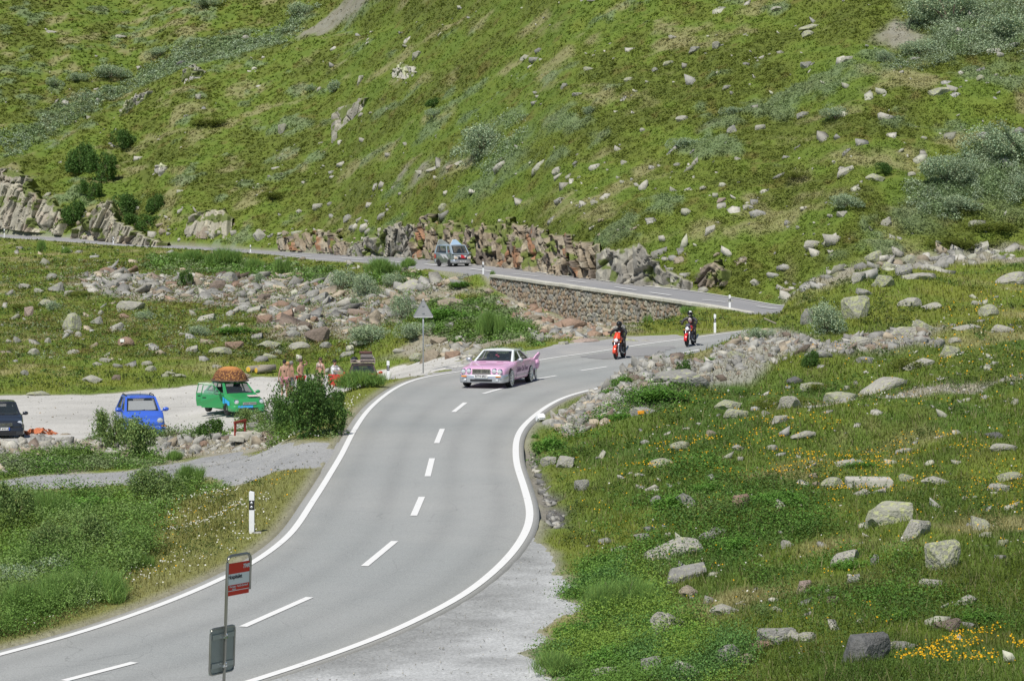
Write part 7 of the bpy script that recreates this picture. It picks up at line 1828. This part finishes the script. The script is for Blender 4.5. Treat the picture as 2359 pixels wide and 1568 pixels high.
# timetable board (its back), on the pole
bz = -(1497 - CY0) * D_ / F - g_; bw, bh = .62, .70
tb = PB(); tb.box((0, .06, bz), (bw, .02, bh)); tb.build("board_back", plain("board_back_grey", (.27, .30, .275), .5, .2, noise=.08, nscale=4), root)
tb = PB(); r2 = .07; q = []
for cx_, cz_, a0 in ((bw / 2 - r2, bh / 2 - r2, 0), (-bw / 2 + r2, bh / 2 - r2, 90), (-bw / 2 + r2, -bh / 2 + r2, 180), (bw / 2 - r2, -bh / 2 + r2, 270)):
    for a in (0, 30, 60, 90): q.append((cx_ + r2 * math.cos(R(a0 + a)), .05, bz + cz_ + r2 * math.sin(R(a0 + a))))
tb.tube(q + [q[0], q[1]], .018, 8); tb.build("board_frame", STEEL, root, True)
for z in (.22, -.22):
    tb = PB(); tb.box((0, .040, bz + z), (bw - .06, .012, .075)); tb.build("cross_bar", plain("bar_grey", (.33, .36, .34), .4, .4), root)
    tb = PB(); tb.box((0, .012, bz + z - .02), (.11, .07, .035), None, .01).ball((-.0, -.03, bz + z + .03), (.03, .03, .03)); tb.build("clamp", CHROME, root)

# ------------------------------------------------------------------ small things around the yard
CONC = plain("weathered_concrete", (.47, .45, .39), .9, noise=.25, nscale=5)
p = hit(2008, 1108); s_ = F / p.y
root = empty("concrete_slab", (p.x, p.y + .5, gtop(p.x, p.y)), R(-3), "long pale concrete slab lying on the near right slope", "slab")
b = PB(); b.box((0, 0, .06), (105 / s_, .95, .26), None, .02); b.build("slab", CONC, root)
WOOD = plain("grey_weathered_wood", (.28, .25, .20), .9, noise=.3); WOODY = plain("yellow_painted_end", (.75, .48, .06), .7)
for (x, y, l, rz_, lab) in ((572, 857, 1.5, 150, "left sawn log with yellow painted end at the yard's far edge"), (590, 858, 1.0, 130, "middle sawn log with yellow painted end at the yard's far edge"), (597, 855, 1.0, 120, "right sawn log with yellow painted end at the yard's far edge")):
    p = hit(x, y + 4, 120); lg = empty("log", (p.x, p.y, gtop(p.x, p.y) + .20), R(rz_ - 180), lab, "log", "logs with yellow ends")
    b = PB(); b.tube([(0, 0, 0), (0, l, .03)], [.19, .17], 12); b.build("trunk", WOOD, lg, True)
    b = PB(); b.lathe((0, -.004, 0), [(0, .15), (-.004, .001)], 'y', 12); b.build("painted_end", WOODY, lg)
NET = plain("orange_netting", (.50, .16, .07), .8, noise=.3)
p = hit(88, 1000, 90); b = PB(); r3 = np.random.default_rng(4)
G = []
for i in range(9):
    G.append([((j - 6) * .13 + r3.uniform(-.04, .04), (i - 4) * .09 + r3.uniform(-.04, .04), max(.0, .26 * math.sin((j + 1) / 14 * math.pi) * (.5 + .5 * math.sin(i * 1.1 + j * .9)) + r3.uniform(-.03, .07))) for j in range(13)])
vs_ = b.grid(G)
bmesh.ops.delete(b.bm, geom=[f for f in b.bm.faces if r3.uniform() < .42], context='FACES')
o = b.build("orange_netting", NET, None); o.location = (p.x, p.y, gtop(p.x, p.y) + .12); tag(o, "crumpled orange netting on the rubble right of the dark car", "netting")
RUSTR = plain("rust_red_paint", (.30, .05, .035), .6, noise=.2)
p = hit(553, 1019, 80); root = empty("metal_gate_frame", (p.x, p.y, gtop(p.x, p.y)), R(50), "small rust-red metal frame standing beside a concrete ledge", "frame")
for (a, c) in (((-.25, 0, -.1), (-.25, 0, .52)), ((.25, 0, -.1), (.25, 0, .60))): b = PB(); b.box(((a[0] + c[0]) / 2, 0, .23), (.07, .07, .72 if a[0] < 0 else .76)); b.build("leg", RUSTR, root)
b = PB(); b.box((0, 0, .60), (.62, .08, .09), (0, R(-6), 0)); b.build("top_rail", RUSTR, root)
p = hit(590, 1020, 80); root = empty("concrete_ledge", (p.x, p.y, gtop(p.x, p.y)), R(4), "low cracked concrete ledge under the big green bush", "ledge")
b = PB(); b.box((0, .2, .06), (1.5, .5, .30), None, .02).box((-.72, -.1, -.02), (.55, .3, .2), (0, R(5), .1), .02); b.build("ledge", CONC, root)
p = hit(1792, 752, 105); b = PB(); b.tube([(0, 0, 0), (-.5, .1, .22)], .04, 6); o = b.build("wooden_stick", WOOD, None); p = hit(1788, 757, 100); o.location = (p.x, p.y, gtop(p.x, p.y) + .05); tag(o, "short grey stick lying on the mound's crest", "stick")
